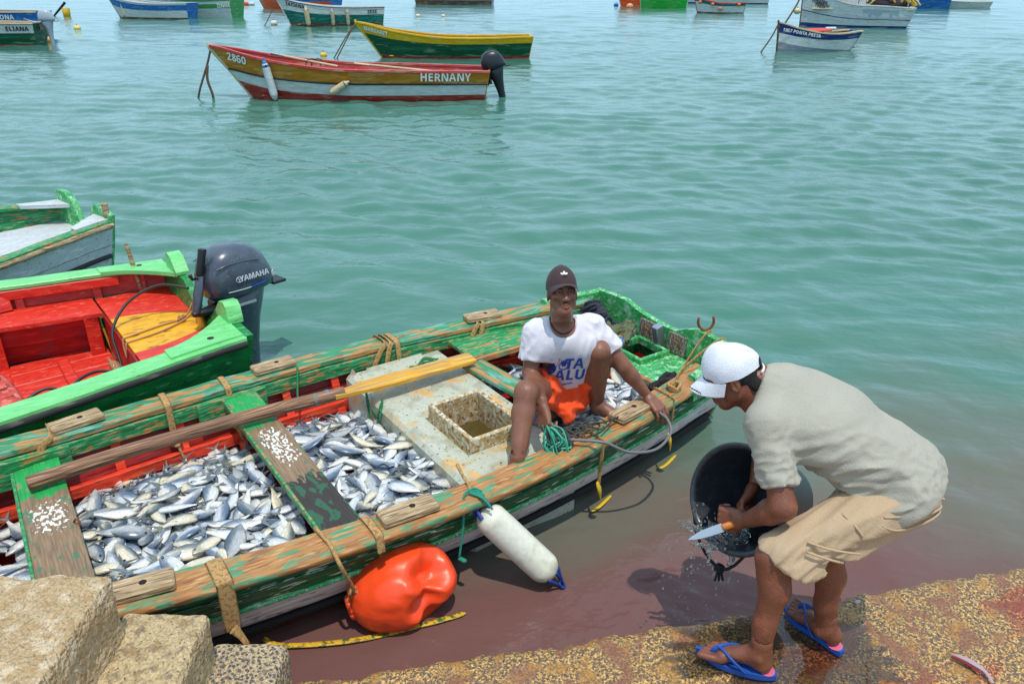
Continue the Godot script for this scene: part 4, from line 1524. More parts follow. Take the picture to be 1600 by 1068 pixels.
func build_red_boat() -> void:
	var h := red_hull()
	var at := Transform3D(Basis(Vector3(0.8, 0, -0.6), Vector3.UP, Vector3(0.6, 0, 0.8)), Vector3(-2.07, 0, -4.965))
	var boat := thing("rowing_boat", "bright green boat with red interior and dark outboard motor", "boat", at)
	var green := textured("fresh_green", layered(Color(0.42, 0.76, 0.45), [[Color(0.48, 0.81, 0.51), 0.015, 2.0, 0.55, 0.2, 4], [Color(0.30, 0.56, 0.32), 0.05, 2.0, 0.77, 0.08, 4]], 500, 512, 0.05, 0.06, 4), Vector3(1, 2, 2), 0.42)
	var side := textured("side_green", layered(Color(0.10, 0.50, 0.24), [[Color(0.07, 0.42, 0.20), 0.015, 2.0, 0.55, 0.2, 4], [Color(0.30, 0.64, 0.40), 0.02, 2.0, 0.74, 0.05, 5], [Color(0.05, 0.12, 0.07), 0.05, 1.0, 0.80, 0.02, 3]], 505, 512, 0.08, 0.06, 4), Vector3(1, 2, 2), 0.38)
	var red := textured("fresh_red", layered(Color(0.80, 0.18, 0.12), [[Color(0.85, 0.28, 0.20), 0.02, 2.0, 0.54, 0.3, 5], [Color(0.74, 0.12, 0.09), 0.02, 2.0, 0.58, 0.3, 4], [Color(0.90, 0.46, 0.37), 0.05, 2.5, 0.74, 0.12, 4]], 510, 512, 0.08, 0.06, 4), Vector3(1, 1.6, 1.6), 0.48)
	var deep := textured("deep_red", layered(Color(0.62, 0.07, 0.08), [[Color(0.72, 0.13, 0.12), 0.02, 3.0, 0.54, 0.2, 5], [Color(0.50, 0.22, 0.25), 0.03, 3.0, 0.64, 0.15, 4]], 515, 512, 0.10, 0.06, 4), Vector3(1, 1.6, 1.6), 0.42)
	var yellow := textured("deck_yellow", layered(Color(0.88, 0.64, 0.05), [[Color(0.80, 0.55, 0.05), 0.02, 2.0, 0.55, 0.2, 4], [Color(0.62, 0.40, 0.08), 0.04, 4.0, 0.74, 0.05, 4]], 518, 256, 0.06, 0.06, 2), Vector3(1.5, 1.5, 1.5), 0.45)
	for m in [green, side, red, deep]:
		relief(m, noise_tex(0.03, 4, 16, 256, 4), 0.25)
	for s in [1.0, -1.0]:
		part("strake", strake(h, s, h.x0, h.x1, 0.04, 0.40, 0.0, 0.024), side, boat)
		part("strake", strake(h, s, h.x0, h.x1, 0.41, 0.70, 0.0, 0.024), side, boat)
		part("strake", strake(h, s, h.x0, h.x1, 0.71, 1.35, 0.0, 0.024), plain("boot_yellow", Color(0.72, 0.53, 0.08), 0.5), boat)
		part("chine_strip", hull_line(h, s, h.x0 + 0.05, h.x1 - 0.01, 0.70, 0.014, -0.004, 40, 8), M.black_rubber, boat)
		part("rub_strip", hull_line(h, s, h.x0 + 0.05, h.x1 - 0.02, 0.075, 0.024, -0.012, 44, 8), textured("worn_rubber", layered(Color(0.14, 0.14, 0.14), [[Color(0.34, 0.33, 0.30), 0.03, 4.0, 0.62, 0.15, 4]], 521, 256, 0.2, 0.08, 4), Vector3(1.5, 3, 3), 0.7), boat)
		part("rail", sheer_bar(h, s, h.x0 + 0.1, -0.02, 0.012, 0.145, 0.0, -0.032, 50, 0.006, 0.003), green, boat)
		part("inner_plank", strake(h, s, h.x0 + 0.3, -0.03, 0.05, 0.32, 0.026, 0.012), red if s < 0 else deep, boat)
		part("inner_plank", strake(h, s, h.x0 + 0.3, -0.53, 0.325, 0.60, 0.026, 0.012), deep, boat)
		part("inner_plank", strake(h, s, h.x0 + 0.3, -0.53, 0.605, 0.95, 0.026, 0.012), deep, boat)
		part("inwale", sheer_bar(h, s, -3.6, -0.36, -0.12, 0.15, -0.034, -0.10, 24, 0.005), red, boat)
		for x in [-2.3, -1.85, -1.4, -0.98, -0.5, -0.2]:
			part("rib", rib(h, s, x, 0.08, 0.36, 0.038, 0.05, 0.04), red, boat)
	# side bench, far side, and the locker front beneath it
	for s in [-1.0, 1.0]:
		var b := MB.new()
		var sec := []
		for i in 13:
			var x := lerpf(-3.4, -0.545, i / 12.0)
			var z0 := hull_z(h, x, 0.34) - 0.04
			var z1 := z0 - 0.36 + 0.02 * sin(x * 2.0)
			sec.append(PackedVector3Array([Vector3(x, 0.40, s * z0), Vector3(x, 0.40, s * z1), Vector3(x, 0.372, s * z1), Vector3(x, 0.372, s * z0)]))
		b.loft(sec)
		part("side_bench", b, red, boat)
		for x in [-2.2, -1.72, -1.2, -0.62]:
			var zz := hull_z(h, x, 0.36) - 0.385
			var pb := MB.new()
			pb.box(Vector3(x, 0.235, s * (zz - 0.01)), Vector3(0.09, 0.274, 0.03), 0.004)
			part("bench_post", pb, red, boat)
		for i in 2:
			var fb := MB.new()
			var sc := []
			for k in 11:
				var x := lerpf(-3.3, -0.56, k / 10.0)
				var zz := hull_z(h, x, 0.36) - 0.36 + 0.06 * i
				sc.append(PackedVector3Array([Vector3(x, 0.371 - 0.14 * i, s * zz), Vector3(x, 0.371 - 0.14 * i, s * (zz + 0.015)), Vector3(x, 0.235 - 0.14 * i, s * (zz + 0.025)), Vector3(x, 0.235 - 0.14 * i, s * (zz + 0.01))]))
			fb.loft(sc)
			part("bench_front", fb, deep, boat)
	for k in 8:
		part("floor_board", cross_board(-3.6, -0.55, -0.68 + 0.18 * k, -0.506 + 0.18 * k, 0.10 + 0.004 * (k % 2), 0.03), red, boat)
	for x in [-1.72, -1.2, -0.85]:
		part("floor_frame", cross_board(x - 0.035, x + 0.035, -0.5, 0.58, 0.135, 0.03), red, boat)
	var lp := MB.new()
	lp.box(Vector3.ZERO, Vector3(0.75, 0.06, 0.10), 0.008)
	part("footrest", lp, red, boat, look(Vector3(-0.90, 0.17, 0.22), Vector3(1, 0.02, -0.12)))
	# stern deck
	var zs := [-0.80, -0.36, 0.26, 0.80]
	for k in 3:
		var b := MB.new()
		var p := PackedVector3Array()
		var q := PackedVector3Array()
		for i in 9:
			var x := lerpf(-0.53, -0.045, i / 8.0)
			for j in 2:
				var z: float = zs[k + j]
				if k == 1 and j == 0:
					z = lerpf(-0.36, -0.16, pow(i / 8.0, 2.0))
				if k == 0 and j == 1:
					z = lerpf(-0.36, -0.16, pow(i / 8.0, 2.0)) - 0.002
				if k == 1 and j == 1:
					z = lerpf(0.30, 0.14, pow(i / 8.0, 2.0))
				if k == 2 and j == 0:
					z = lerpf(0.30, 0.14, pow(i / 8.0, 2.0)) + 0.002
				p.append(Vector3(x, 0.40, z))
				q.append(Vector3(x, 0.37, z))
		b.slab(p, q, 9, 2)
		part("deck_panel", b, yellow if k == 1 else red, boat)
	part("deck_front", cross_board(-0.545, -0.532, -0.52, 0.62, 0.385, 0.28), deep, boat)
	var tp := transom(h, 0.0, 1.3, 0.05, [[-1.0, 0.0], [-0.5, 0.0], [-0.30, -0.02], [-0.2, -0.15], [0.2, -0.15], [0.32, -0.02], [0.55, 0.0], [1.0, 0.0]])
	part("transom", tp, side, boat)
	# green quarter knees and cleat blocks
	for s in [-1.0, 1.0]:
		var b := MB.new()
		var sec := []
		for i in 9:
			var t := i / 8.0
			var x := lerpf(-0.46, -0.03, t)
			var z0 := table(h.hb, x) - 0.02
			var z1 := z0 - lerpf(0.13, 0.40, t * t)
			sec.append(PackedVector3Array([Vector3(x, 0.590, s * z0), Vector3(x, 0.590, s * z1), Vector3(x, 0.562, s * z1), Vector3(x, 0.562, s * z0)]))
		b.loft(sec)
		part("quarter_knee", b, green, boat)
		var cb := MB.new()
		var cs := []
		for q in [[-0.66, 0.03], [-0.64, 0.10], [-0.60, 0.125], [-0.52, 0.11], [-0.45, 0.05], [-0.42, 0.02]]:
			cs.append(PackedVector3Array([Vector3(-0.045, 0.585, s * -q[0]), Vector3(-0.045, 0.585 + q[1], s * -q[0]), Vector3(0.045, 0.585 + q[1], s * -q[0]), Vector3(0.045, 0.585, s * -q[0])]))
		cb.loft(cs)
		part("cleat_block", cb, green, boat)
		var hb := MB.new()
		hb.lathe([Vector2(0, 0), Vector2(0.02, 0), Vector2(0.02, -0.01), Vector2(0, -0.01)], 12)  # flat dark disc, coloured like the shade in a hole
		part("pin_hole_shade", hb, M.hole_shade, boat, Transform3D(Basis(), Vector3(-0.20, 0.5912, s * 0.80)))
	var pegb := MB.new()
	pegb.tube([Vector3(-0.22, 0.42, -0.80), Vector3(-0.235, 0.6, -0.82), Vector3(-0.25, 0.75, -0.84)], [0.017, 0.016, 0.014], 10)
	single("thole_pin", pegb, M.bare_wood, "upright wooden pin through the far green rail", "pin", at)
	var mb := MB.new()
	mb.tube(bend([Vector3(-0.055, 0.36, 0.08), Vector3(-0.062, 0.41, 0.1), Vector3(-0.062, 0.46, 0.06), Vector3(-0.06, 0.52, 0.05)], 5), [0.03, 0.05, 0.062, 0.068, 0.065, 0.055, 0.05, 0.05, 0.055, 0.055, 0.05, 0.045, 0.04, 0.035, 0.03, 0.02], 14, 0.5, Vector3.RIGHT)
	part("motor_pad", mb, yellow, boat)
	# motor
	var shell := textured("motor_grey", layered(Color(0.235, 0.275, 0.33), [[Color(0.27, 0.31, 0.365), 0.01, 1.0, 0.5, 0.2, 3], [Color(0.38, 0.39, 0.40), 0.06, 1.0, 0.78, 0.03, 3]], 530, 256, 0.05, 0.1), Vector3(2, 2, 2), 0.30, {"clearcoat_enabled": true, "clearcoat": 0.4, "clearcoat_roughness": 0.15})
	var dark := plain("motor_black", Color(0.07, 0.07, 0.08), 0.4)
	outboard("outboard_motor", "large dark grey outboard motor on the red boat's stern", at * Transform3D(Basis.from_euler(Vector3(0, deg_to_rad(12), 0)).scaled(Vector3(1.24, 1.10, 1.22)), Vector3(0.12, 0.46, 0.08)), shell, dark, true)
	# lashing over the yellow deck
	var rp := MB.new()
	rp.tube(bend([Vector3(-0.54, 0.405, 0.05), Vector3(-0.30, 0.408, -0.02), Vector3(-0.13, 0.415, -0.05), Vector3(-0.06, 0.50, -0.06)], 5), 0.006, 6)
	rp.tube(bend([Vector3(-0.54, 0.405, 0.13), Vector3(-0.32, 0.408, 0.08), Vector3(-0.14, 0.42, 0.0), Vector3(-0.05, 0.52, 0.06)], 5), 0.006, 6)
	rp.tube(bend([Vector3(-0.54, 0.405, 0.05), Vector3(-0.548, 0.36, 0.07), Vector3(-0.55, 0.30, 0.12), Vector3(-0.548, 0.36, 0.14), Vector3(-0.54, 0.405, 0.13)], 4), 0.006, 6)
	for k in 3:
		var rr := []
		for i in 12:
			var a := TAU * i / 8.0 + k
			rr.append(Vector3(-0.15 + 0.022 * cos(a), 0.425 + 0.014 * sin(a * 1.3), -0.03 + 0.022 * sin(a)))
		rp.tube(bend(rr, 3), 0.006, 6)
	single("rope", rp, plain("tan_rope", Color(0.66, 0.48, 0.32), 0.8), "tan lashing rope drawn over the yellow stern deck to the motor", "rope", at)
	# fuel hose
	var ho := MB.new()
	ho.tube(bend([Vector3(-0.06, 0.60, -0.08), Vector3(-0.22, 0.62, -0.20), Vector3(-0.42, 0.54, -0.22), Vector3(-0.56, 0.40, -0.14), Vector3(-0.575, 0.25, -0.02), Vector3(-0.575, 0.16, 0.06)], 8), 0.010, 8)
	single("fuel_hose", ho, M.dark_hose, "black fuel hose arching from the motor down into the red boat", "hose", at)
	var ho2 := MB.new()
	ho2.tube(bend([Vector3(-0.58, 0.19, 0.10), Vector3(-0.72, 0.235, 0.06), Vector3(-0.86, 0.225, 0.12), Vector3(-0.90, 0.16, 0.22), Vector3(-0.86, 0.12, 0.36)], 7), 0.010, 8)
	ho2.tube(bend([Vector3(-0.88, 0.15, 0.20), Vector3(-1.0, 0.235, 0.14), Vector3(-1.12, 0.22, 0.16), Vector3(-1.19, 0.16, 0.26)], 7), 0.010, 8)
	ho2.tube([Vector3(-0.60, 0.17, 0.075), Vector3(-0.575, 0.18, 0.07), Vector3(-0.53, 0.185, 0.05)], [0.014, 0.024, 0.014], 9)
	single("fuel_hose", ho2, M.dark_hose, "black fuel hose looping over the red floor to the fuel tank", "hose", at)
	# fuel tank
	var tank_m := textured("tank_red", layered(Color(0.74, 0.24, 0.19), [[Color(0.82, 0.42, 0.34), 0.02, 1.0, 0.52, 0.2, 4], [Color(0.52, 0.14, 0.12), 0.03, 1.0, 0.62, 0.15, 4]], 540, 256, 0.08, 0.08), Vector3(2.5, 2.5, 2.5), 0.55)
	var tk := thing("fuel_tank", "faded red plastic fuel tank with dark cap in the red boat", "fuel tank", at * Transform3D(Basis(Vector3.UP, 0.12), Vector3(-1.33, 0.12, 0.34)))
	var tb := MB.new()
	var ts := []
	for q in [[0.0, 0.92], [0.03, 1.0], [0.22, 1.0], [0.255, 0.95], [0.272, 0.84]]:
		var s := PackedVector3Array()
		for k in 24:
			var a := TAU * k / 24
			s.append(Vector3(0.16 * q[1] * signf(cos(a)) * pow(absf(cos(a)), 0.35), q[0] + (0.02 * (1.0 - absf(cos(a))) if q[0] > 0.2 else 0.0), 0.27 * q[1] * signf(sin(a)) * pow(absf(sin(a)), 0.35)))
		ts.append(s)
	tb.loft(ts, true)
	part("body", tb, tank_m, tk)
	for z in [-0.12, 0.02, 0.15]:
		var gb := MB.new()
		gb.box(Vector3(0.0, 0.287, z), Vector3(0.22, 0.012, 0.03), 0.005)
		part("top_rib", gb, tank_m, tk)
	var cp := MB.new()
	cp.lathe([Vector2(0.0, 0.045), Vector2(0.03, 0.045), Vector2(0.045, 0.04), Vector2(0.048, 0.01), Vector2(0.05, 0.0), Vector2(0.0, 0.0)], 18)
	part("cap", cp, plain("cap_dark", Color(0.20, 0.19, 0.18), 0.5), tk, Transform3D(Basis(), Vector3(0.07, 0.285, -0.20)))
	# white bucket, oar ends, bottle
	var bk := thing("bucket", "white plastic bucket with yellow band at the left edge", "bucket", at * Transform3D(Basis(), Vector3(-1.43, 0.12, -0.13)))
	var bb := MB.new()
	bb.lathe([Vector2(0.0, 0.0), Vector2(0.105, 0.0), Vector2(0.125, 0.26), Vector2(0.13, 0.265), Vector2(0.13, 0.28), Vector2(0.122, 0.28), Vector2(0.118, 0.255), Vector2(0.10, 0.012), Vector2(0.0, 0.012)], 28)
	part("pail", bb, plain("pail_white", Color(0.78, 0.78, 0.77), 0.45), bk)
	var hb2 := MB.new()
	var hp := []
	for i in 11:
		var a := PI * i / 10.0
		hp.append(Vector3(0.133 * cos(a), 0.25 - 0.16 * sin(a), 0.07 + 0.075 * sin(a)))
	hb2.tube(hp, 0.012, 8)
	part("handle", hb2, plain("handle_yellow", Color(0.80, 0.58, 0.12), 0.5), bk)
	var bo := thing("bottle", "small clear bottle with blue base wedged by the red boat's deck", "bottle", at * look(Vector3(-0.615, 0.23, 0.06), Vector3(0.25, -0.35, 0.9)))
	var b1 := MB.new()
	b1.tube([Vector3(-0.09, 0, 0), Vector3(-0.06, 0, 0), Vector3(-0.03, 0, 0), Vector3(0.04, 0, 0)], [0.012, 0.014, 0.033, 0.034], 12)
	part("neck", b1, plain("bottle_tan", Color(0.62, 0.50, 0.30, 0.6), 0.1, {"transparency": BaseMaterial3D.TRANSPARENCY_ALPHA}), bo)
	var b2 := MB.new()
	b2.tube([Vector3(0.04, 0, 0), Vector3(0.09, 0, 0), Vector3(0.10, 0, 0)], [0.0345, 0.0345, 0.02], 12)
	part("base", b2, plain("bottle_blue", Color(0.10, 0.32, 0.66), 0.3), bo)
	for k in 2:
		var ob := MB.new()
		ob.tube([Vector3(-1.9, 0.43, -0.86 + 0.075 * k), Vector3(-1.26 - 0.01 * k, 0.44, -0.82 + 0.075 * k)], 0.024, 10)
		single("pole", ob, M.bare_wood, ["upper round wooden pole end on the red side bench", "lower round wooden pole end on the red side bench"][k], "pole", at, "poles on the side bench")
	var cb2 := MB.new()
	cb2.box(Vector3.ZERO, Vector3(0.34, 0.10, 0.02), 0.004)
	single("board", cb2, red, "loose red board standing on the side bench beside the pole ends", "board", at * Transform3D(Basis.from_euler(Vector3(-0.3, 0.13, 0)), Vector3(-1.2, 0.455, -0.905)))


# ---------------------------------------------------------------- the white and green boat at the left edge
func build_white_boat() -> void:
	var h := {"x0": -5.0, "x1": 0.0, "fore": 1.8, "rake": 0.7, "g1": 0.14, "g2": 0.06, "stern": 0.10,
		"hb": [[-5.0, 0.03], [-4.4, 0.4], [-3.6, 0.8], [-2.6, 1.08], [-1.8, 1.1], [-1.05, 0.95], [-0.5, 0.72], [0.0, 0.53]],
		"sh": [[-5.0, 1.0], [-3.5, 0.7], [-2.0, 0.6], [0.0, 0.60]]}
	var at := Transform3D(Basis(Vector3(0.65, 0, -0.76).normalized(), Vector3.UP, Vector3(0.76, 0, 0.65).normalized()), Vector3(-3.82, 0, -6.97))
	var boat := thing("rowing_boat", "white hulled boat with worn green rails and white deck at the left edge", "boat", at)
	var white := textured("worn_white", layered(Color(0.72, 0.74, 0.75), [[Color(0.80, 0.81, 0.81), 0.015, 2.0, 0.55, 0.3, 4], [Color(0.50, 0.46, 0.40), 0.05, 1.5, 0.78, 0.04, 4]], 560, 512, 0.06, 0.06, 4), Vector3(1, 2, 2), 0.5)
	for s in [1.0, -1.0]:
		part("strake", strake(h, s, h.x0, h.x1, 0.05, 0.36, 0.0, 0.024), white, boat)
		part("strake", strake(h, s, h.x0, h.x1, 0.37, 0.78, 0.0, 0.024), white, boat)
		part("strake", strake(h, s, h.x0, h.x1, 0.79, 1.35, 0.0, 0.024), M.hull_bottom, boat)
		part("rub_strip", hull_line(h, s, h.x0 + 0.05, -0.01, 0.07, 0.026, -0.012, 40, 8), M.bare_wood, boat)
		part("chine_strip", hull_line(h, s, h.x0 + 0.05, -0.01, 0.52, 0.02, -0.01, 40, 8), M.black_rubber, boat)
		part("rail", sheer_bar(h, s, h.x0 + 0.1, -0.02, 0.012, 0.10, 0.0, -0.035, 44, 0.006, 0.004), M.clamp_green, boat)
		part("inner_plank", strake(h, s, h.x0 + 0.3, -0.03, 0.05, 0.9, 0.026, 0.012), M.clamp_green, boat)
	part("deck", cross_board(-1.15, -0.04, -0.50, 0.50, 0.42, 0.03), white, boat)
	var fr := MB.new()
	fr.box(Vector3(-2.2, 0.12, 0.0), Vector3(2.0, 0.03, 1.2), 0.004)
	part("bottom_board", fr, M.hull_green, boat)
	var ring := MB.new()
	ring.tube(bend([Vector3(-1.2, 0.425, -0.70), Vector3(-0.95, 0.43, -0.40), Vector3(-0.85, 0.43, 0.0), Vector3(-0.95, 0.43, 0.40), Vector3(-1.2, 0.425, 0.70)], 5), 0.022, 8)
	part("well_edge", ring, white, boat)
	part("transom", transom(h, 0.0, 1.3, 0.05, [[-1.0, 0.10], [-0.6, 0.10], [-0.35, 0.02], [-0.2, -0.14], [0.15, -0.14], [0.3, 0.02], [0.55, 0.10], [1.0, 0.04]]), M.pale_green, boat)
	for s in [-1.0, 1.0]:
		var b := MB.new()
		var sec := []
		for i in 6:
			var t := i / 5.0
			var x := lerpf(-0.35, -0.03, t)
			var z0 := table(h.hb, x) - 0.03
			var z1 := z0 - lerpf(0.09, 0.26, t)
			sec.append(PackedVector3Array([Vector3(x, 0.612, s * z0), Vector3(x, 0.612, s * z1), Vector3(x, 0.58, s * z1), Vector3(x, 0.58, s * z0)]))
		b.loft(sec)
		part("quarter_knee", b, white, boat)
	var pst := MB.new()
	pst.box(Vector3(-0.02, 0.68, 0.47), Vector3(0.05, 0.13, 0.04), 0.01)
	part("stern_post", pst, M.bare_wood, boat)


# ---------------------------------------------------------------- boats at their moorings
func far_boat(label: String, bow: Vector3, stern: Vector3, s: Dictionary) -> Node3D:
	var d := (stern - bow)
	d.y = 0
	var wl := d.length()
	d = d.normalized()
	var over: float = s.get("over", 0.12) * wl
	var L: float = wl + over
	var B: float = s.get("beam", 0.27) * L / 2
	var at := Transform3D(Basis(d, Vector3.UP, Vector3(-d.z, 0, d.x)), bow - d * over)
	var f: float = s.get("mid", 0.6)
	var h := {"x0": 0.0, "x1": L, "fore": L * 0.35, "rake": over, "g1": 0.14, "g2": 0.10, "stern": s.get("tuck", 0.12),
		"hb": [[0.0, 0.025], [0.06 * L, 0.24 * B], [0.15 * L, 0.53 * B], [0.3 * L, 0.85 * B], [0.5 * L, B], [0.75 * L, 0.94 * B], [L, 0.70 * B]],
		"sh": [[0.0, s.get("bow", 1.1)], [0.2 * L, lerpf(f, s.get("bow", 1.1), 0.45)], [0.45 * L, f * 1.02], [0.7 * L, f * 0.96], [L, s.get("aft", f)]]}
	var o := thing("moored_boat", label, "boat", at, "boats at their moorings")
	for side in [1.0, -1.0]:
		for bnd in s.bands:
			part("strake", strake(h, side, 0.0, L, bnd[0], bnd[1], 0.0, 0.03, 22, 2), bnd[2], o)
		part("rail", sheer_bar(h, side, 0.0, L, 0.03, 0.07, 0.025, -0.03, 24, 0.006), s.rail, o)
		part("inner_plank", strake(h, side, 0.02 * L, L - 0.04, 0.03, 0.9, 0.035, 0.012, 18, 2), s.inside, o)
		if s.has("line"):
			part("rub_strip", hull_line(h, side, 0.02, L, s.line, 0.022, -0.005, 24, 6), s.get("line_mat", M.black_rubber), o)
	part("transom", transom(h, L - 0.01, 1.3, 0.05, [[-1.0, 0.0], [1.0, 0.0]]), s.get("stern_mat", s.bands[0][2]), o)
	for k in s.get("thwarts", 3):
		var x: float = L * (0.3 + 0.2 * k)
		var z := hull_z(h, x, 0.3) - 0.05
		part("thwart", cross_board(x - 0.11, x + 0.11, -z, z, table(h.sh, x) * 0.72, 0.03), s.get("seat", s.inside), o)
	part("bottom_board", cross_board(0.18 * L, L - 0.1, -0.45 * B, 0.45 * B, 0.10, 0.03), s.inside, o)
	var st := MB.new()
	var top := table(h.sh, 0.0)
	st.tube([Vector3(-0.03, top + 0.07, 0), Vector3(0.0, top - 0.05, 0), Vector3(over * 0.5, top * 0.5, 0), Vector3(over, 0.0, 0), Vector3(over + 0.1, -0.2, 0)], [0.035, 0.045, 0.04, 0.04, 0.04], 8)
	part("stem", st, s.get("stem", s.rail), o)
	for w in s.get("words", []):
		# [text, share of the length, q, height, material]
		var x: float = L * w[1]
		var p := hull_p(h, x, w[2], 1.0, -0.004)
		var p2 := hull_p(h, x + 0.2, w[2], 1.0, -0.004)
		var p3 := hull_p(h, x, w[2] + 0.12, 1.0, -0.004)
		var ax := (p2 - p).normalized()
		var up := (p - p3).normalized()
		up = (up - ax * up.dot(ax)).normalized()
		part("lettering", letters(w[0], w[3], 0.012), w[4], o, Transform3D(Basis(ax, up, ax.cross(up)), p + ax.cross(up) * 0.012))
	o.set_meta("hull", h)
	return o


func on_boat(o: Node3D, share: float, q: float, off := 0.0) -> Vector3:
	var h: Dictionary = o.get_meta("hull")
	return o.transform * hull_p(h, h.x1 * share, q, 1.0, off)


func sausage(called: String, label: String, top: Vector3, low: Vector3, r: float, mat: Material, tip: Material = null, group := "") -> void:
	var o := thing(called, label, "fender", Transform3D(Basis(), top), group)
	var b := MB.new()
	var d := low - top
	b.tube([Vector3.ZERO, d * 0.06, d * 0.16, d * 0.84, d * 0.94, d], [r * 0.2, r * 0.7, r, r, r * 0.7, r * 0.2], 12)
	part("body", b, mat, o)
	var c := MB.new()
	c.tube([-d * 0.10, d * 0.02, d * 0.14], [r * 0.18, r * 0.5, r * 1.02], 10)
	part("end_fitting", c, tip if tip else mat, o)


func mooring(label: String, p: Array, r := 0.022) -> void:
	var b := MB.new()
	b.tube(bend(p, 5), r, 6)
	single("mooring_line", b, M.mooring_rope, label, "rope", Transform3D(), "mooring lines")


func small_buoy(label: String, at: Vector3, r: float, c: Color) -> void:
	var o := thing("mooring_buoy", label, "buoy", Transform3D(Basis(), at), "small mooring buoys")
	var b := MB.new()
	b.ball(Vector3(0, r * 0.35, 0), Vector3(r, r * 0.85, r), Basis(), 16)
	part("float", b, plain("buoy_paint", c, 0.45), o)
	var e := MB.new()
	e.tube([Vector3(0, r * 1.1, 0), Vector3(0.0, r * 1.4, 0)], r * 0.18, 8)
	part("eye", e, M.black_rubber, o)


# a painted wedge along the near side, a little proud of the planks
func boot_wedge(h: Dictionary, share: float, qa: float, qb: float, low: float) -> MB:
	var b := MB.new()
	var p := PackedVector3Array()
	var o := PackedVector3Array()
	for i in 25:
		var t := i / 24.0
		for j in 5:
			var q := lerpf(lerpf(qa, qb, t), low, j / 4.0)
			p.append(hull_p(h, h.x1 * share * t, q, 1.0, -0.010))
			o.append(hull_p(h, h.x1 * share * t, q, 1.0, 0.004))
	b.slab(p, o, 25, 5)
	return b


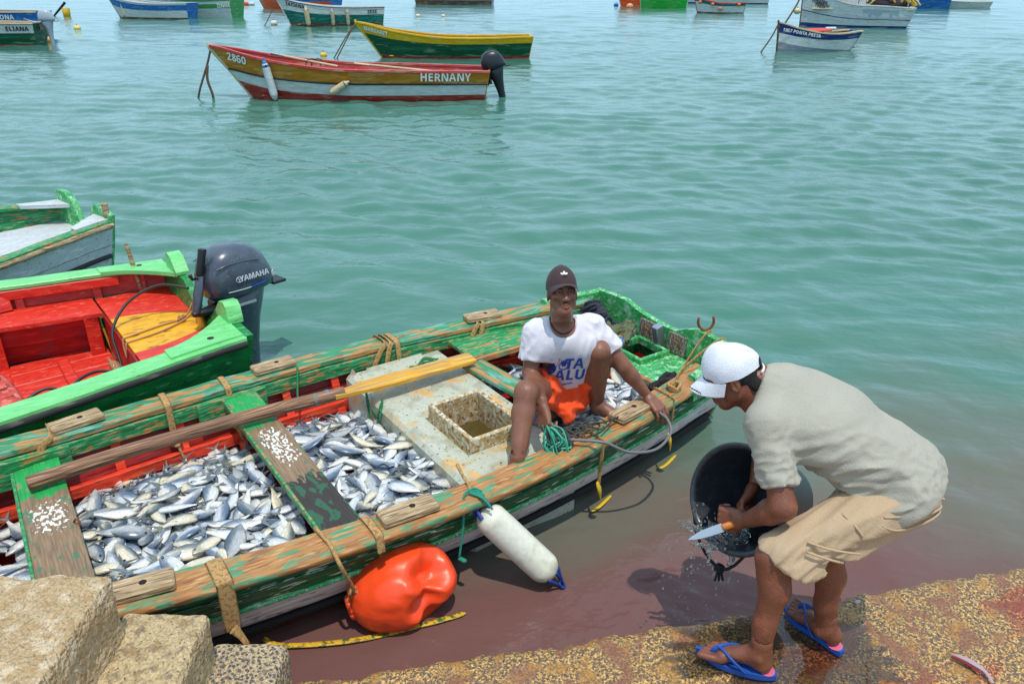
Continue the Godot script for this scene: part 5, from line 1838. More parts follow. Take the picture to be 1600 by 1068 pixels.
func build_far_boats() -> void:
	plain("mooring_rope", Color(0.36, 0.30, 0.24), 0.85)
	var k := 0
	for q in [["mustard", Color(0.66, 0.42, 0.08)], ["white_paint", Color(0.76, 0.78, 0.78)], ["brick_red", Color(0.56, 0.15, 0.11)], ["rose", Color(0.68, 0.22, 0.20)], ["bottle_green", Color(0.03, 0.29, 0.18)], ["lemon", Color(0.82, 0.64, 0.05)], ["teal_paint", Color(0.04, 0.38, 0.34)], ["navy", Color(0.08, 0.17, 0.42)], ["sky_blue", Color(0.10, 0.38, 0.66)], ["mid_green", Color(0.22, 0.55, 0.30)], ["vivid_green", Color(0.10, 0.62, 0.18)], ["orange_paint", Color(0.85, 0.28, 0.08)], ["dull_brown", Color(0.36, 0.25, 0.20)], ["cream", Color(0.76, 0.68, 0.54)], ["grey_paint", Color(0.46, 0.50, 0.56)]]:
		k += 1
		var c: Color = q[1]
		var m := textured(q[0], layered(c, [[c.lightened(0.12), 0.02, 3.0, 0.54, 0.2, 4], [c.lerp(Color(0.7, 0.66, 0.58), 0.55), 0.03, 4.0, 0.70, 0.05, 4]], 600 + k * 7, 256, 0.08, 0.06, 2), Vector3(0.5, 1.0, 1.0), 0.42)
		m.metallic_specular = 0.4
	var ink := plain("white_letters", Color(0.88, 0.88, 0.86), 0.5)
	var dark_ink := plain("dark_letters", Color(0.12, 0.13, 0.16), 0.5)
	# the nearest of them
	var a := far_boat("mustard, white and red wooden boat with dark motor at its mooring", Vector3(-5.86, 0, -18.66), Vector3(-0.50, 0, -18.75), {"over": 0.15, "bow": 1.10, "mid": 0.66, "aft": 0.60, "beam": 0.26, "bands": [[0.0, 0.43, M.mustard], [0.435, 0.82, M.white_paint], [0.825, 1.3, M.brick_red]], "rail": M.rose, "inside": M.rose, "line": 0.435, "stem": M.cream, "words": [["HERNANY", 0.845, 0.19, 0.17, ink], ["2860", 0.095, 0.14, 0.17, ink]]})
	var hh: Dictionary = a.get_meta("hull")
	var wedge := boot_wedge(hh, 0.5, 0.66, 0.82, 0.86)
	part("boot_stripe", wedge, M.brick_red, a)
	var mdark := plain("far_motor", Color(0.10, 0.12, 0.15), 0.35)
	outboard("outboard_motor", "dark blue outboard motor on the mustard boat's stern", Transform3D((a.transform.basis * Basis(Vector3(0, 0, 1), 0.25)).scaled(Vector3.ONE * 1.3), Vector3(-0.46, 0.46, -18.74)), mdark, M.black_rubber, false)
	sausage("hanging_fender", "white fender with blue top on the mustard boat's bow side", on_boat(a, 0.215, 0.02, -0.09), on_boat(a, 0.22, 0.98, -0.16), 0.085, M.white_paint, M.sky_blue)
	sausage("hanging_fender", "cream fender hanging slanted on the mustard boat's white side", on_boat(a, 0.505, 0.36, -0.08), on_boat(a, 0.44, 0.74, -0.12), 0.075, M.cream)
	for e in [["long wooden oar with green tip lying in the mustard boat's bow", 0.22, 0.46, 0.0, 0.08], ["wooden oar lying along the mustard boat's stern thwarts", 0.52, 0.8, 0.2, 0.04]]:
		var ob := MB.new()
		var p0: Vector3 = a.transform * Vector3(hh.x1 * e[1], table(hh.sh, hh.x1 * e[1]) + 0.10, e[3] + 0.1)
		var p1: Vector3 = a.transform * Vector3(hh.x1 * e[2], table(hh.sh, hh.x1 * e[2]) + e[4] - 0.05, e[3] + 0.35)
		var oo := thing("far_oar", e[0], "oar")
		ob.tube([p0, p1], 0.025, 8)
		part("shaft", ob, M.cream, oo)
		var bb := MB.new()
		bb.tube([p0, p0.lerp(p1, 0.2)], [0.05, 0.04], 8, 0.4)
		part("blade", bb, M.teal_paint if e[1] < 0.3 else M.cream, oo)
	var hoop := MB.new()
	for s in 2:
		var c0: Vector3 = a.transform * Vector3(hh.x1 * (0.345 + 0.02 * s), 0.62, 0.25)
		hoop.tube(bend([c0, c0 + Vector3(0.03, 0.18, 0), c0 + Vector3(0.2, 0.22, 0), c0 + Vector3(0.34, 0.08, 0)], 5), 0.012, 6)
	single("hose", hoop, M.dark_hose, "dark hose loops sticking up amidships in the mustard boat", "hose")
	var bt := a.transform * Vector3(0.02, 1.05, 0.0)
	mooring("heavy mooring rope with hanging weed at the mustard boat's bow", [bt, bt + Vector3(-0.10, -0.28, 0.02), bt + Vector3(-0.22, -0.55, 0.03), bt + Vector3(-0.36, -0.86, 0.05), bt + Vector3(-0.45, -1.12, 0.05)], 0.026)
	mooring("frayed second rope hanging at the mustard boat's bow", [bt + Vector3(-0.12, -0.35, 0.02), bt + Vector3(-0.16, -0.65, 0.05), bt + Vector3(-0.10, -0.95, 0.05), bt + Vector3(-0.09, -1.1, 0.05)], 0.03)
	var g := far_boat("dark green boat with yellow top plank at its mooring", Vector3(-4.34, 0, -28.25), Vector3(0.65, 0, -28.75), {"over": 0.16, "bow": 1.12, "mid": 0.66, "aft": 0.66, "bands": [[0.0, 0.30, M.lemon], [0.305, 0.90, M.bottle_green], [0.905, 1.3, M.brick_red]], "rail": M.lemon, "inside": M.lemon, "seat": M.brick_red, "words": [["MARGARET", 0.10, 0.15, 0.12, ink]]})
	var gt := g.transform * Vector3(0.0, 1.1, 0.0)
	mooring("left of two thin mooring ropes at the green and yellow boat's bow", [gt, gt + Vector3(-0.35, -0.45, 0.1), gt + Vector3(-0.8, -1.12, 0.2)], 0.02)
	mooring("right of two thin mooring ropes at the green and yellow boat's bow", [gt, gt + Vector3(-0.28, -0.45, 0.15), gt + Vector3(-0.68, -1.12, 0.3)], 0.02)
	small_buoy("yellow buoy near the green and yellow boat's bow", Vector3(-6.42, 0.0, -28.7), 0.12, Color(0.85, 0.68, 0.16))
	var t := far_boat("teal boat with white top plank and three pale fenders", Vector3(-12.14, 0, -47.05), Vector3(-7.2, 0, -48.3), {"over": 0.13, "bow": 1.45, "mid": 0.98, "aft": 0.95, "bands": [[0.0, 0.42, M.white_paint], [0.425, 0.86, M.teal_paint], [0.865, 1.3, M.dull_brown]], "rail": M.white_paint, "inside": M.cream, "line": 0.04, "words": [["TATIANA", 0.16, 0.16, 0.18, dark_ink], ["ZEZE", 0.88, 0.26, 0.18, dark_ink]]})
	for i in 3:
		sausage("hanging_fender", ["pale fender nearest the bow of the teal boat", "middle pale fender on the teal boat's side", "pale fender nearest the stern of the teal boat"][i], on_boat(t, [0.26, 0.50, 0.64][i], 0.18, -0.13), on_boat(t, [0.27, 0.505, 0.645][i], 1.0, -0.16), 0.14 if i == 0 else 0.10, M.cream, null, "fenders on the teal boat")
	var tt := t.transform * Vector3(0.0, 1.4, 0.0)
	mooring("thin mooring rope at the teal boat's bow", [tt, tt + Vector3(-0.3, -0.7, 0.1), tt + Vector3(-0.75, -1.42, 0.2)], 0.025)
	small_buoy("white buoy with dark base at the teal boat's bow", Vector3(-13.35, 0, -48.0), 0.2, Color(0.80, 0.78, 0.74))
	far_boat("white boat with sky blue stripe moored in front of a green one", Vector3(-25.45, 0, -55.8), Vector3(-20.1, 0, -54.3), {"over": 0.14, "bow": 1.45, "mid": 0.95, "aft": 0.95, "bands": [[0.0, 0.12, M.white_paint], [0.125, 0.46, M.sky_blue], [0.465, 0.90, M.white_paint], [0.905, 1.3, M.dull_brown]], "rail": M.white_paint, "inside": M.white_paint, "stern_mat": M.sky_blue})
	sausage("hanging_fender", "single pale fender at the sky blue striped boat's bow", Vector3(-24.9, 1.0, -55.2), Vector3(-24.85, 0.1, -55.2), 0.15, M.cream)
	far_boat("pale boat with green stripe moored behind a sky blue striped one", Vector3(-24.3, 0, -58.6), Vector3(-17.85, 0, -56.2), {"over": 0.13, "bow": 1.45, "mid": 1.15, "aft": 1.2, "bands": [[0.0, 0.14, M.mid_green], [0.145, 0.28, M.white_paint], [0.285, 0.50, M.mid_green], [0.505, 1.3, M.white_paint]], "rail": M.white_paint, "inside": M.white_paint, "words": [["ZINHA", 0.93, 0.38, 0.22, ink]]})
	far_boat("orange boat with blue top plank near the upper edge", Vector3(-20.7, 0, -72.0), Vector3(-13.9, 0, -68.6), {"over": 0.10, "bow": 1.3, "mid": 0.95, "aft": 1.0, "bands": [[0.0, 0.32, M.sky_blue], [0.325, 1.0, M.orange_paint], [1.01, 1.3, M.dull_brown]], "rail": M.sky_blue, "inside": M.orange_paint, "stern_mat": M.sky_blue})
	# left edge pair
	var e := far_boat("green and white boat with grey motor at the upper left edge", Vector3(-24.6, 0, -33.6), Vector3(-18.75, 0, -34.0), {"over": 0.10, "bow": 1.3, "mid": 0.86, "aft": 0.80, "bands": [[0.0, 0.44, M.white_paint], [0.445, 0.95, M.bottle_green], [0.955, 1.3, M.brick_red]], "rail": M.cream, "inside": M.cream, "line": 0.04, "stern_mat": M.bottle_green, "words": [["ELIANA", 0.905, 0.24, 0.17, dark_ink]]})
	outboard("outboard_motor", "pale grey outboard motor at the green and white boat's stern", Transform3D(e.transform.basis.scaled(Vector3.ONE * 1.45), Vector3(-18.55, 0.72, -33.98)), plain("motor_pale", Color(0.62, 0.66, 0.70), 0.35), M.grey_hose, false)
	far_boat("boat with blue top plank just behind the green and white one", Vector3(-28.0, 0, -38.0), Vector3(-20.9, 0, -38.4), {"over": 0.10, "bow": 1.4, "mid": 1.12, "aft": 1.05, "bands": [[0.0, 0.36, M.sky_blue], [0.365, 1.3, M.cream]], "rail": M.cream, "inside": M.sky_blue, "stern_mat": M.sky_blue, "words": [["BANCONA", 0.80, 0.20, 0.19, ink]]})
	small_buoy("amber buoy right of the green and white boat's motor", Vector3(-19.35, 0, -35.4), 0.17, Color(0.86, 0.60, 0.16))
	small_buoy("pale yellow buoy beyond the amber one at upper left", Vector3(-22.2, 0, -43.6), 0.17, Color(0.88, 0.76, 0.42))
	var jb := thing("marker_float", "black and yellow marker float left of the sky blue striped boat", "float", Transform3D(Basis(), Vector3(-30.2, 0, -58.3)))
	var j1 := MB.new()
	j1.tube([Vector3(0, -0.1, 0), Vector3(0, 0.5, 0)], [0.22, 0.26], 10)
	part("drum", j1, M.lemon, jb)
	var j2 := MB.new()
	j2.tube([Vector3(-0.9, 0.0, 0), Vector3(0.05, 0.85, 0)], [0.06, 0.09], 8)
	part("spar", j2, M.black_rubber, jb)
	# right side
	var pp := far_boat("small pale boat with navy top plank and red thwart", Vector3(9.64, 0, -30.74), Vector3(12.75, 0, -31.6), {"over": 0.02, "bow": 0.98, "mid": 0.62, "aft": 0.66, "beam": 0.34, "tuck": 0.35, "bands": [[0.0, 0.36, M.navy], [0.365, 1.0, M.white_paint], [1.01, 1.3, M.grey_paint]], "rail": M.cream, "inside": M.brick_red, "seat": M.brick_red, "stem": M.dull_brown, "words": [["1867 PONTA PRETA", 0.225, 0.17, 0.11, ink]]})
	var ph: Dictionary = pp.get_meta("hull")
	var gw := boot_wedge(ph, 0.8, 0.66, 0.97, 1.0)
	part("boot_stripe", gw, M.grey_paint, pp)
	var seat := MB.new()
	seat.box(Vector3.ZERO, Vector3(0.9, 0.04, 0.5), 0.01)
	part("fore_deck", seat, plain("canvas_red", Color(0.80, 0.22, 0.12), 0.6), pp, Transform3D(Basis.from_euler(Vector3(0.1, 0, 0.02)), Vector3(ph.x1 * 0.55, 0.68, -0.25)))
	var rl := MB.new()
	rl.tube([Vector3(0, 0, 0), Vector3(0.4, 0.0, 0)], 0.06, 10)
	single("rolled_cloth", rl, M.white_paint, "white rolled cloth on the small navy topped boat", "cloth", pp.transform * Transform3D(Basis(), Vector3(ph.x1 * 0.66, 0.72, -0.25)))
	var pt := pp.transform * Vector3(0.0, 0.95, 0.0)
	mooring("thick knotted mooring rope at the small navy topped boat's bow", [pt, pt + Vector3(-0.2, -0.4, 0.1), pt + Vector3(-0.42, -0.72, 0.2), pt + Vector3(-0.62, -0.98, 0.3)], 0.028)
	build_cabin_boat()
	var gg := far_boat("vivid green boat near the upper edge, right of centre", Vector3(11.0, 0, -73.5), Vector3(14.75, 0, -72.6), {"over": 0.06, "bow": 1.35, "mid": 1.0, "aft": 0.9, "beam": 0.4, "bands": [[0.0, 1.0, M.vivid_green], [1.01, 1.3, M.dull_brown]], "rail": M.white_paint, "inside": M.vivid_green})
	gg.set_meta("hull", null)
	far_boat("orange red boat hidden behind the vivid green one", Vector3(9.7, 0, -77.0), Vector3(15.0, 0, -78.5), {"over": 0.08, "bow": 1.4, "mid": 1.1, "bands": [[0.0, 1.3, M.orange_paint]], "rail": M.white_paint, "inside": M.orange_paint})
	var sm := far_boat("slim white boat with teal rail and orange floats", Vector3(13.72, 0, -63.6), Vector3(16.95, 0, -62.6), {"over": 0.10, "bow": 1.15, "mid": 0.70, "aft": 0.72, "beam": 0.32, "bands": [[0.0, 0.28, M.teal_paint], [0.285, 0.9, M.white_paint], [0.905, 1.3, M.dull_brown]], "rail": M.rose, "inside": M.dull_brown})
	for i in 4:
		small_buoy(["orange float at the slim white boat's bow", "second orange float along the slim white boat's rail", "third orange float hanging low on the slim white boat", "orange float at the slim white boat's stern"][i], on_boat(sm, [0.12, 0.38, 0.53, 0.88][i], [0.3, 0.25, 0.6, 0.2][i], -0.14), 0.13, Color(0.85, 0.42, 0.22))
	far_boat("grey white hull moored at the top edge behind a slim white boat", Vector3(17.5, 0, -86.0), Vector3(25.0, 0, -84.0), {"over": 0.06, "bow": 1.5, "mid": 1.2, "bands": [[0.0, 0.92, M.white_paint], [0.925, 1.3, M.navy]], "rail": M.white_paint, "inside": M.white_paint})
	far_boat("grey green hull with dark bottom at the top edge, left of centre", Vector3(-9.3, 0, -83.6), Vector3(-1.75, 0, -82.6), {"over": 0.05, "bow": 1.5, "mid": 1.2, "bands": [[0.0, 0.7, M.grey_paint], [0.705, 1.3, M.dull_brown]], "rail": M.white_paint, "inside": M.white_paint})
	far_boat("deep blue hull behind the cabin boat's net pile", Vector3(27.0, 0, -75.5), Vector3(36.5, 0, -72.0), {"over": 0.05, "bow": 1.6, "mid": 1.3, "bands": [[0.0, 1.3, M.sky_blue]], "rail": M.white_paint, "inside": M.white_paint})
	far_boat("low white dinghy at the top edge, right of the blue hull", Vector3(36.5, 0, -73.0), Vector3(40.3, 0, -73.0), {"over": 0.05, "bow": 0.6, "mid": 0.5, "beam": 0.4, "bands": [[0.0, 1.3, M.white_paint]], "rail": M.cream, "inside": M.white_paint})
	small_buoy("left one of two tiny pale buoys near the top edge", Vector3(-6.3, 0, -57.5), 0.15, Color(0.86, 0.78, 0.66))
	small_buoy("right one of two tiny pale buoys near the top edge", Vector3(-4.6, 0, -57.5), 0.13, Color(0.86, 0.78, 0.66))
	small_buoy("orange white buoy left of the vivid green boat", Vector3(10.1, 0, -74.0), 0.3, Color(0.86, 0.56, 0.38))
	small_buoy("blue float on open water near the top edge", Vector3(9.4, 0, -78.0), 0.22, Color(0.12, 0.40, 0.75))
	small_buoy("small yellow buoy above the pale green striped boat's stern", Vector3(-25.5, 0, -70.5), 0.22, Color(0.84, 0.66, 0.30))
	# raft of floats
	var rf := thing("float_raft", "string of orange and white floats near the top edge", "floats", Transform3D(Basis(), Vector3(-26.6, 0, -80.0)))
	for i in 6:
		var fb := MB.new()
		fb.ball(Vector3(0.5 * i, 0.12, 0.1 * (i % 2)), Vector3(0.32, 0.2, 0.22), Basis(), 10)
		part("float", fb, [M.cream, M.orange_paint, M.white_paint][i % 3], rf)
	# orange buoy with post at the right edge
	var ob := thing("post_buoy", "orange buoy with leaning wooden posts at the right edge", "buoy", Transform3D(Basis(), Vector3(16.55, 0, -25.5)))
	var o1 := MB.new()
	o1.ball(Vector3(0.05, 0.12, 0), Vector3(0.17, 0.14, 0.17), Basis(), 14)
	part("float", o1, plain("buoy_orange", Color(0.80, 0.26, 0.08), 0.45), ob)
	for i in 2:
		var o2 := MB.new()
		o2.tube([Vector3(-0.25 + 0.2 * i, 0.05, 0.05), Vector3(0.12, 0.55, 0.0)], 0.022, 7)
		part("post", o2, M.rust, ob)


func build_cabin_boat() -> void:
	var c := far_boat("larger white boat with cabin and yellow net heap at upper right", Vector3(15.75, 0, -46.8), Vector3(21.0, 0, -44.9), {"over": 0.01, "bow": 2.05, "mid": 1.12, "aft": 0.98, "beam": 0.36, "tuck": 0.3, "bands": [[0.0, 0.52, M.white_paint], [0.525, 0.90, M.white_paint], [0.905, 1.3, M.navy]], "rail": M.white_paint, "inside": M.cream, "thwarts": 0, "line": 0.60, "line_mat": M.navy, "stem": M.dull_brown})
	var h: Dictionary = c.get_meta("hull")
	var L: float = h.x1
	# name in three short lines on the bow
	var ink: Material = M.dark_letters
	for i in 3:
		var w: String = ["MESTRE", "POMBATU", "PREIA"][i]
		var p := hull_p(h, L * 0.17, 0.20 + 0.085 * i, 1.0, -0.03)
		var p2 := hull_p(h, L * 0.24, 0.215 + 0.085 * i, 1.0, -0.03)
		var ax := (p2 - p).normalized()
		var up := (Vector3.UP - ax * Vector3.UP.dot(ax)).normalized()
		part("lettering", letters(w, 0.15, 0.012), ink, c, Transform3D(Basis(ax, up, ax.cross(up)), p + ax.cross(up) * 0.015))
	var deck := cross_board(0.1 * L, 0.98 * L, -0.8, 0.8, 0.92, 0.04)
	part("deck", deck, M.cream, c)
	var cab := MB.new()
	cab.box(Vector3(L * 0.40, 1.75, 0.0), Vector3(L * 0.20, 1.7, 1.15), 0.03)
	var cabin := part("cabin", cab, M.white_paint, c)
	for i in 2:
		var w := MB.new()
		w.box(Vector3(L * (0.35 + 0.09 * i), 2.05, 0.578), Vector3(0.26, 0.45, 0.012), 0.004)
		part("window", w, plain("cabin_glass", Color(0.10, 0.22, 0.26), 0.1), cabin)
	var dr := MB.new()
	dr.box(Vector3(L * 0.535, 1.6, 0.25), Vector3(L * 0.06, 1.4, 0.5), 0.02)
	part("cabin_locker", dr, M.white_paint, c)
	for z in [-0.5, 0.5]:
		var post := MB.new()
		post.tube([Vector3(L * 0.23, 1.1, z), Vector3(L * 0.23, 2.6, z)], 0.04, 8)
		part("post", post, M.teal_paint, c)
	var life := MB.new()
	var ring := []
	for i in 17:
		var a := TAU * i / 16.0
		ring.append(Vector3(L * 0.585, 1.72 + 0.17 * sin(a), 0.25 + 0.17 * cos(a)))
	life.tube(ring, 0.055, 8)
	single("life_ring", life, M.orange_paint, "orange life ring on the cabin boat's locker", "life ring", c.transform)
	# scraped grey paint aft
	var sc := strake(h, 1.0, L * 0.55, L * 0.86, 0.16, 0.52, -0.006, 0.012, 14, 2)
	part("bare_patch", sc, textured("scraped", layered(Color(0.62, 0.66, 0.70), [[Color(0.76, 0.78, 0.78), 0.006, 1.0, 0.50, 0.2, 5]], 700, 256, 0.08, 0.06), Vector3(1, 1, 1), 0.6), c)
	# plain lumps stand in for a crouching figure's orange jacket and dark clothes
	var g1 := MB.new()
	g1.ball(Vector3(L * 0.325, 1.42, 0.5), Vector3(0.14, 0.22, 0.14), Basis(), 12)
	single("figure_stand_in", g1, M.orange_paint, "orange lump standing in for a crouching figure at the cabin boat's side rail", "clothing", c.transform)
	var g2 := MB.new()
	g2.ball(Vector3(L * 0.16, 1.75, 0.15), Vector3(0.2, 0.24, 0.16), Basis(Vector3.FORWARD, 0.5), 12)
	single("crew_stand_in", g2, plain("crew_dark", Color(0.14, 0.13, 0.22), 0.8), "dark lump standing in for crew clothes on the cabin boat's foredeck", "gear", c.transform)
	# net heap with yellow float lines
	rng.seed = 44
	var heap := thing("net_heap", "heap of dark net with yellow float lines on the cabin boat's stern", "net", c.transform)
	var hb := MB.new()
	var f := FastNoiseLite.new()
	f.seed = 19
	f.frequency = 1.2
	var pp := PackedVector3Array()
	for i in 10:
		for j in 24:
			var a := TAU * j / 24
			var u := i / 9.0
			var r := (1.0 - u * u) * (1.0 + 0.25 * f.get_noise_2d(cos(a) * 2.0, sin(a) * 2.0 + u * 3.0))
			pp.append(Vector3(L * 0.78 + 0.95 * r * cos(a), 0.93 + 0.55 * sqrt(u) * (1.0 + 0.3 * f.get_noise_2d(cos(a) * 3.0, u * 5.0)), 0.6 * r * sin(a)))
	hb.net(pp, 10, 24, true, true)
	part("mesh_pile", hb, plain("net_dark", Color(0.16, 0.12, 0.16), 0.9), heap)
	for i in 16:
		var lb := MB.new()
		var a := rng.randf() * TAU
		var c0 := Vector3(L * 0.78 + rng.randf_range(-0.7, 0.8), 1.15 + rng.randf_range(0.0, 0.3), rng.randf_range(-0.3, 0.5))
		lb.tube(bend([c0, c0 + Vector3(0.2 * cos(a), 0.16, 0.1), c0 + Vector3(0.5 * cos(a), 0.10, 0.1 + 0.2 * sin(a)), c0 + Vector3(0.8 * cos(a), -0.15, 0.2)], 4), 0.045, 6)
		part("float_line", lb, M.yellow_strap if i % 3 else M.cream, heap)
	# bow rope and white float
	var bt := c.transform * Vector3(0.0, 1.95, 0.05)
	mooring("thick rope from the cabin boat's bow to the water", [bt, bt + Vector3(-0.25, -0.7, 0.2), bt + Vector3(-0.7, -1.4, 0.5), bt + Vector3(-1.1, -1.98, 0.7)], 0.05)
	small_buoy("pale float hanging at the cabin boat's bow", bt + Vector3(-0.30, -1.25, 0.35), 0.2, Color(0.78, 0.72, 0.58))


# ---------------------------------------------------------------- bodies: a distance field on a grid, meshed as surface nets
class Field:
	var o: Vector3
	var c: float
	var nx: int
	var ny: int
	var nz: int
	var d := PackedFloat32Array()

	func _init(lo: Vector3, hi: Vector3, cell: float) -> void:
		o = lo
		c = cell
		nx = int(ceil((hi.x - lo.x) / cell)) + 1
		ny = int(ceil((hi.y - lo.y) / cell)) + 1
		nz = int(ceil((hi.z - lo.z) / cell)) + 1
		d.resize(nx * ny * nz)
		d.fill(9.0)

	# a tapered bone from a to b; k: how softly it joins what is there; negative k digs instead
	func cone(a: Vector3, b: Vector3, ra: float, rb: float, k := 0.02) -> void:
		var m := maxf(ra, rb) + absf(k) + 2.5 * c
		var lo := a.min(b) - Vector3(m, m, m)
		var hi := a.max(b) + Vector3(m, m, m)
		var i0 := maxi(0, int((lo.x - o.x) / c))
		var i1 := mini(nx - 1, int((hi.x - o.x) / c) + 1)
		var j0 := maxi(0, int((lo.y - o.y) / c))
		var j1 := mini(ny - 1, int((hi.y - o.y) / c) + 1)
		var k0 := maxi(0, int((lo.z - o.z) / c))
		var k1 := mini(nz - 1, int((hi.z - o.z) / c) + 1)
		var ab := b - a
		var l2 := maxf(ab.length_squared(), 1e-9)
		var dr := rb - ra
		var dig := k < 0.0
		var kk := maxf(absf(k), 1e-5)
		for z in range(k0, k1 + 1):
			for y in range(j0, j1 + 1):
				var at := (z * ny + y) * nx + i0
				var p := Vector3(o.x + i0 * c, o.y + y * c, o.z + z * c) - a
				for x in range(i0, i1 + 1):
					var t := clampf(p.dot(ab) / l2, 0.0, 1.0)
					var e := (p - ab * t).length() - ra - dr * t
					var f := d[at]
					if dig:
						e = -e
						var h := maxf(kk - absf(e - f), 0.0) / kk
						d[at] = maxf(e, f) + h * h * kk * 0.25
					else:
						var h := maxf(kk - absf(e - f), 0.0) / kk
						d[at] = minf(e, f) - h * h * kk * 0.25
					at += 1
					p.x += c

	# an ellipsoid with half axes r along the columns of basis
	func ell(at_: Vector3, r: Vector3, basis := Basis(), k := 0.02) -> void:
		var m := maxf(r.x, maxf(r.y, r.z)) + absf(k) + 2.5 * c
		var lo := at_ - Vector3(m, m, m)
		var hi := at_ + Vector3(m, m, m)
		var i0 := maxi(0, int((lo.x - o.x) / c))
		var i1 := mini(nx - 1, int((hi.x - o.x) / c) + 1)
		var j0 := maxi(0, int((lo.y - o.y) / c))
		var j1 := mini(ny - 1, int((hi.y - o.y) / c) + 1)
		var k0 := maxi(0, int((lo.z - o.z) / c))
		var k1 := mini(nz - 1, int((hi.z - o.z) / c) + 1)
		var inv := basis.transposed()
		var dig := k < 0.0
		var kk := maxf(absf(k), 1e-5)
		for z in range(k0, k1 + 1):
			for y in range(j0, j1 + 1):
				var at := (z * ny + y) * nx + i0
				for x in range(i0, i1 + 1):
					var q := inv * (Vector3(o.x + x * c, o.y + y * c, o.z + z * c) - at_)
					var s := q / r
					var a := s.length()
					var b := (s / r).length()
					var e := a * (a - 1.0) / maxf(b, 1e-6)
					var f := d[at]
					if dig:
						e = -e
						var h := maxf(kk - absf(e - f), 0.0) / kk
						d[at] = maxf(e, f) + h * h * kk * 0.25
					else:
						var h := maxf(kk - absf(e - f), 0.0) / kk
						d[at] = minf(e, f) - h * h * kk * 0.25
					at += 1

	# takes away what lies on the side of the plane that n points to, within reach of a place
	func cut(p0: Vector3, n: Vector3, reach := 9.0) -> void:
		var m := n.normalized()
		var at := 0
		for z in nz:
			for y in ny:
				var p := Vector3(o.x, o.y + y * c, o.z + z * c) - p0
				for x in nx:
					if d[at] < 1.0 and p.length_squared() < reach * reach:
						var e := p.dot(m)
						if e > d[at]:
							d[at] = e
					at += 1
					p.x += c

	func mesh_into(b: MB) -> void:
		var id := PackedInt32Array()
		id.resize(nx * ny * nz)
		id.fill(-1)
		var p := PackedVector3Array()
		var t := PackedInt32Array()
		var sx := 1
		var sy := nx
		var sz := nx * ny
		var lim := 4.0 * c
		var off := [0, sx, sy, sx + sy, sz, sx + sz, sy + sz, sx + sy + sz]
		var ea := [0, 2, 4, 6, 0, 1, 4, 5, 0, 1, 2, 3]
		var eb := [1, 3, 5, 7, 2, 3, 6, 7, 4, 5, 6, 7]
		for z in nz - 1:
			for y in ny - 1:
				var row := (z * ny + y) * nx
				for x in nx - 1:
					var i := row + x
					var v0 := d[i]
					if v0 > lim or v0 < -lim:
						continue
					var neg := 0
					for k in 8:
						if d[i + off[k]] < 0.0:
							neg += 1
					if neg == 0 or neg == 8:
						continue
					var s := Vector3.ZERO
					var n := 0
					for k in 12:
						var fa: float = d[i + off[ea[k]]]
						var fb: float = d[i + off[eb[k]]]
						if (fa < 0.0) != (fb < 0.0):
							var w := fa / (fa - fb)
							var qa: int = ea[k]
							var qb: int = eb[k]
							s += Vector3(lerpf(qa & 1, qb & 1, w), lerpf((qa >> 1) & 1, (qb >> 1) & 1, w), lerpf(qa >> 2, qb >> 2, w))
							n += 1
					id[i] = p.size()
					p.append(o + (Vector3(x, y, z) + s / n) * c)
		var ax := [[sx, sy, sz], [sy, sz, sx], [sz, sx, sy]]
		for z in range(1, nz - 1):
			for y in range(1, ny - 1):
				var row := (z * ny + y) * nx
				for x in range(1, nx - 1):
					var i := row + x
					var v0 := d[i]
					if v0 > lim or v0 < -lim:
						continue
					for a in 3:
						var q: Array = ax[a]
						var v1 := d[i + q[0]]
						if (v0 < 0.0) == (v1 < 0.0):
							continue
						var c0 := id[i]
						var c1 := id[i - q[1]]
						var c2 := id[i - q[1] - q[2]]
						var c3 := id[i - q[2]]
						if c0 < 0 or c1 < 0 or c2 < 0 or c3 < 0:
							continue
						if v0 < 0.0:
							t.append_array(PackedInt32Array([c0, c2, c1, c0, c3, c2]))
						else:
							t.append_array(PackedInt32Array([c0, c1, c2, c0, c2, c3]))
		b.add(p, t, true, true)

	func at(p: Vector3) -> float:
		var q := (p - o) / c
		var x := clampi(int(q.x), 0, nx - 2)
		var y := clampi(int(q.y), 0, ny - 2)
		var z := clampi(int(q.z), 0, nz - 2)
		var f := Vector3(q.x - x, q.y - y, q.z - z)
		var i := (z * ny + y) * nx + x
		var sy := nx
		var sz := nx * ny
		var a := lerpf(lerpf(d[i], d[i + 1], f.x), lerpf(d[i + sy], d[i + sy + 1], f.x), f.y)
		var b := lerpf(lerpf(d[i + sz], d[i + sz + 1], f.x), lerpf(d[i + sy + sz], d[i + sy + sz + 1], f.x), f.y)
		return lerpf(a, b, f.z)


# folds in cloth: ridges that run along dir, moved out of the surface
func fold(b: MB, amp: float, freq: float, dir: Vector3, sd: int, where: Callable) -> void:
	var f := FastNoiseLite.new()
	f.seed = sd
	f.frequency = 1.0
	f.fractal_type = FastNoiseLite.FRACTAL_NONE
	var u := dir.normalized()
	for i in b.v.size():
		var p := b.v[i]
		var k: float = where.call(p)
		if k <= 0.001:
			continue
		var along := p.dot(u)
		var q := (p - u * along) * freq + u * along * freq * 0.05
		var r := 1.0 - absf(f.get_noise_3dv(q)) * 2.2
		b.v[i] = p + b.n[i] * (amp * k * (r - 0.55))
	renormal(b)


func renormal(b: MB) -> void:
	for i in b.n.size():
		b.n[i] = Vector3.ZERO
	for k in range(0, b.ix.size(), 3):
		var i0 := b.ix[k]
		var i1 := b.ix[k + 1]
		var i2 := b.ix[k + 2]
		var f := (b.v[i2] - b.v[i0]).cross(b.v[i1] - b.v[i0])
		b.n[i0] += f
		b.n[i1] += f
		b.n[i2] += f
	for i in b.n.size():
		b.n[i] = b.n[i].normalized()


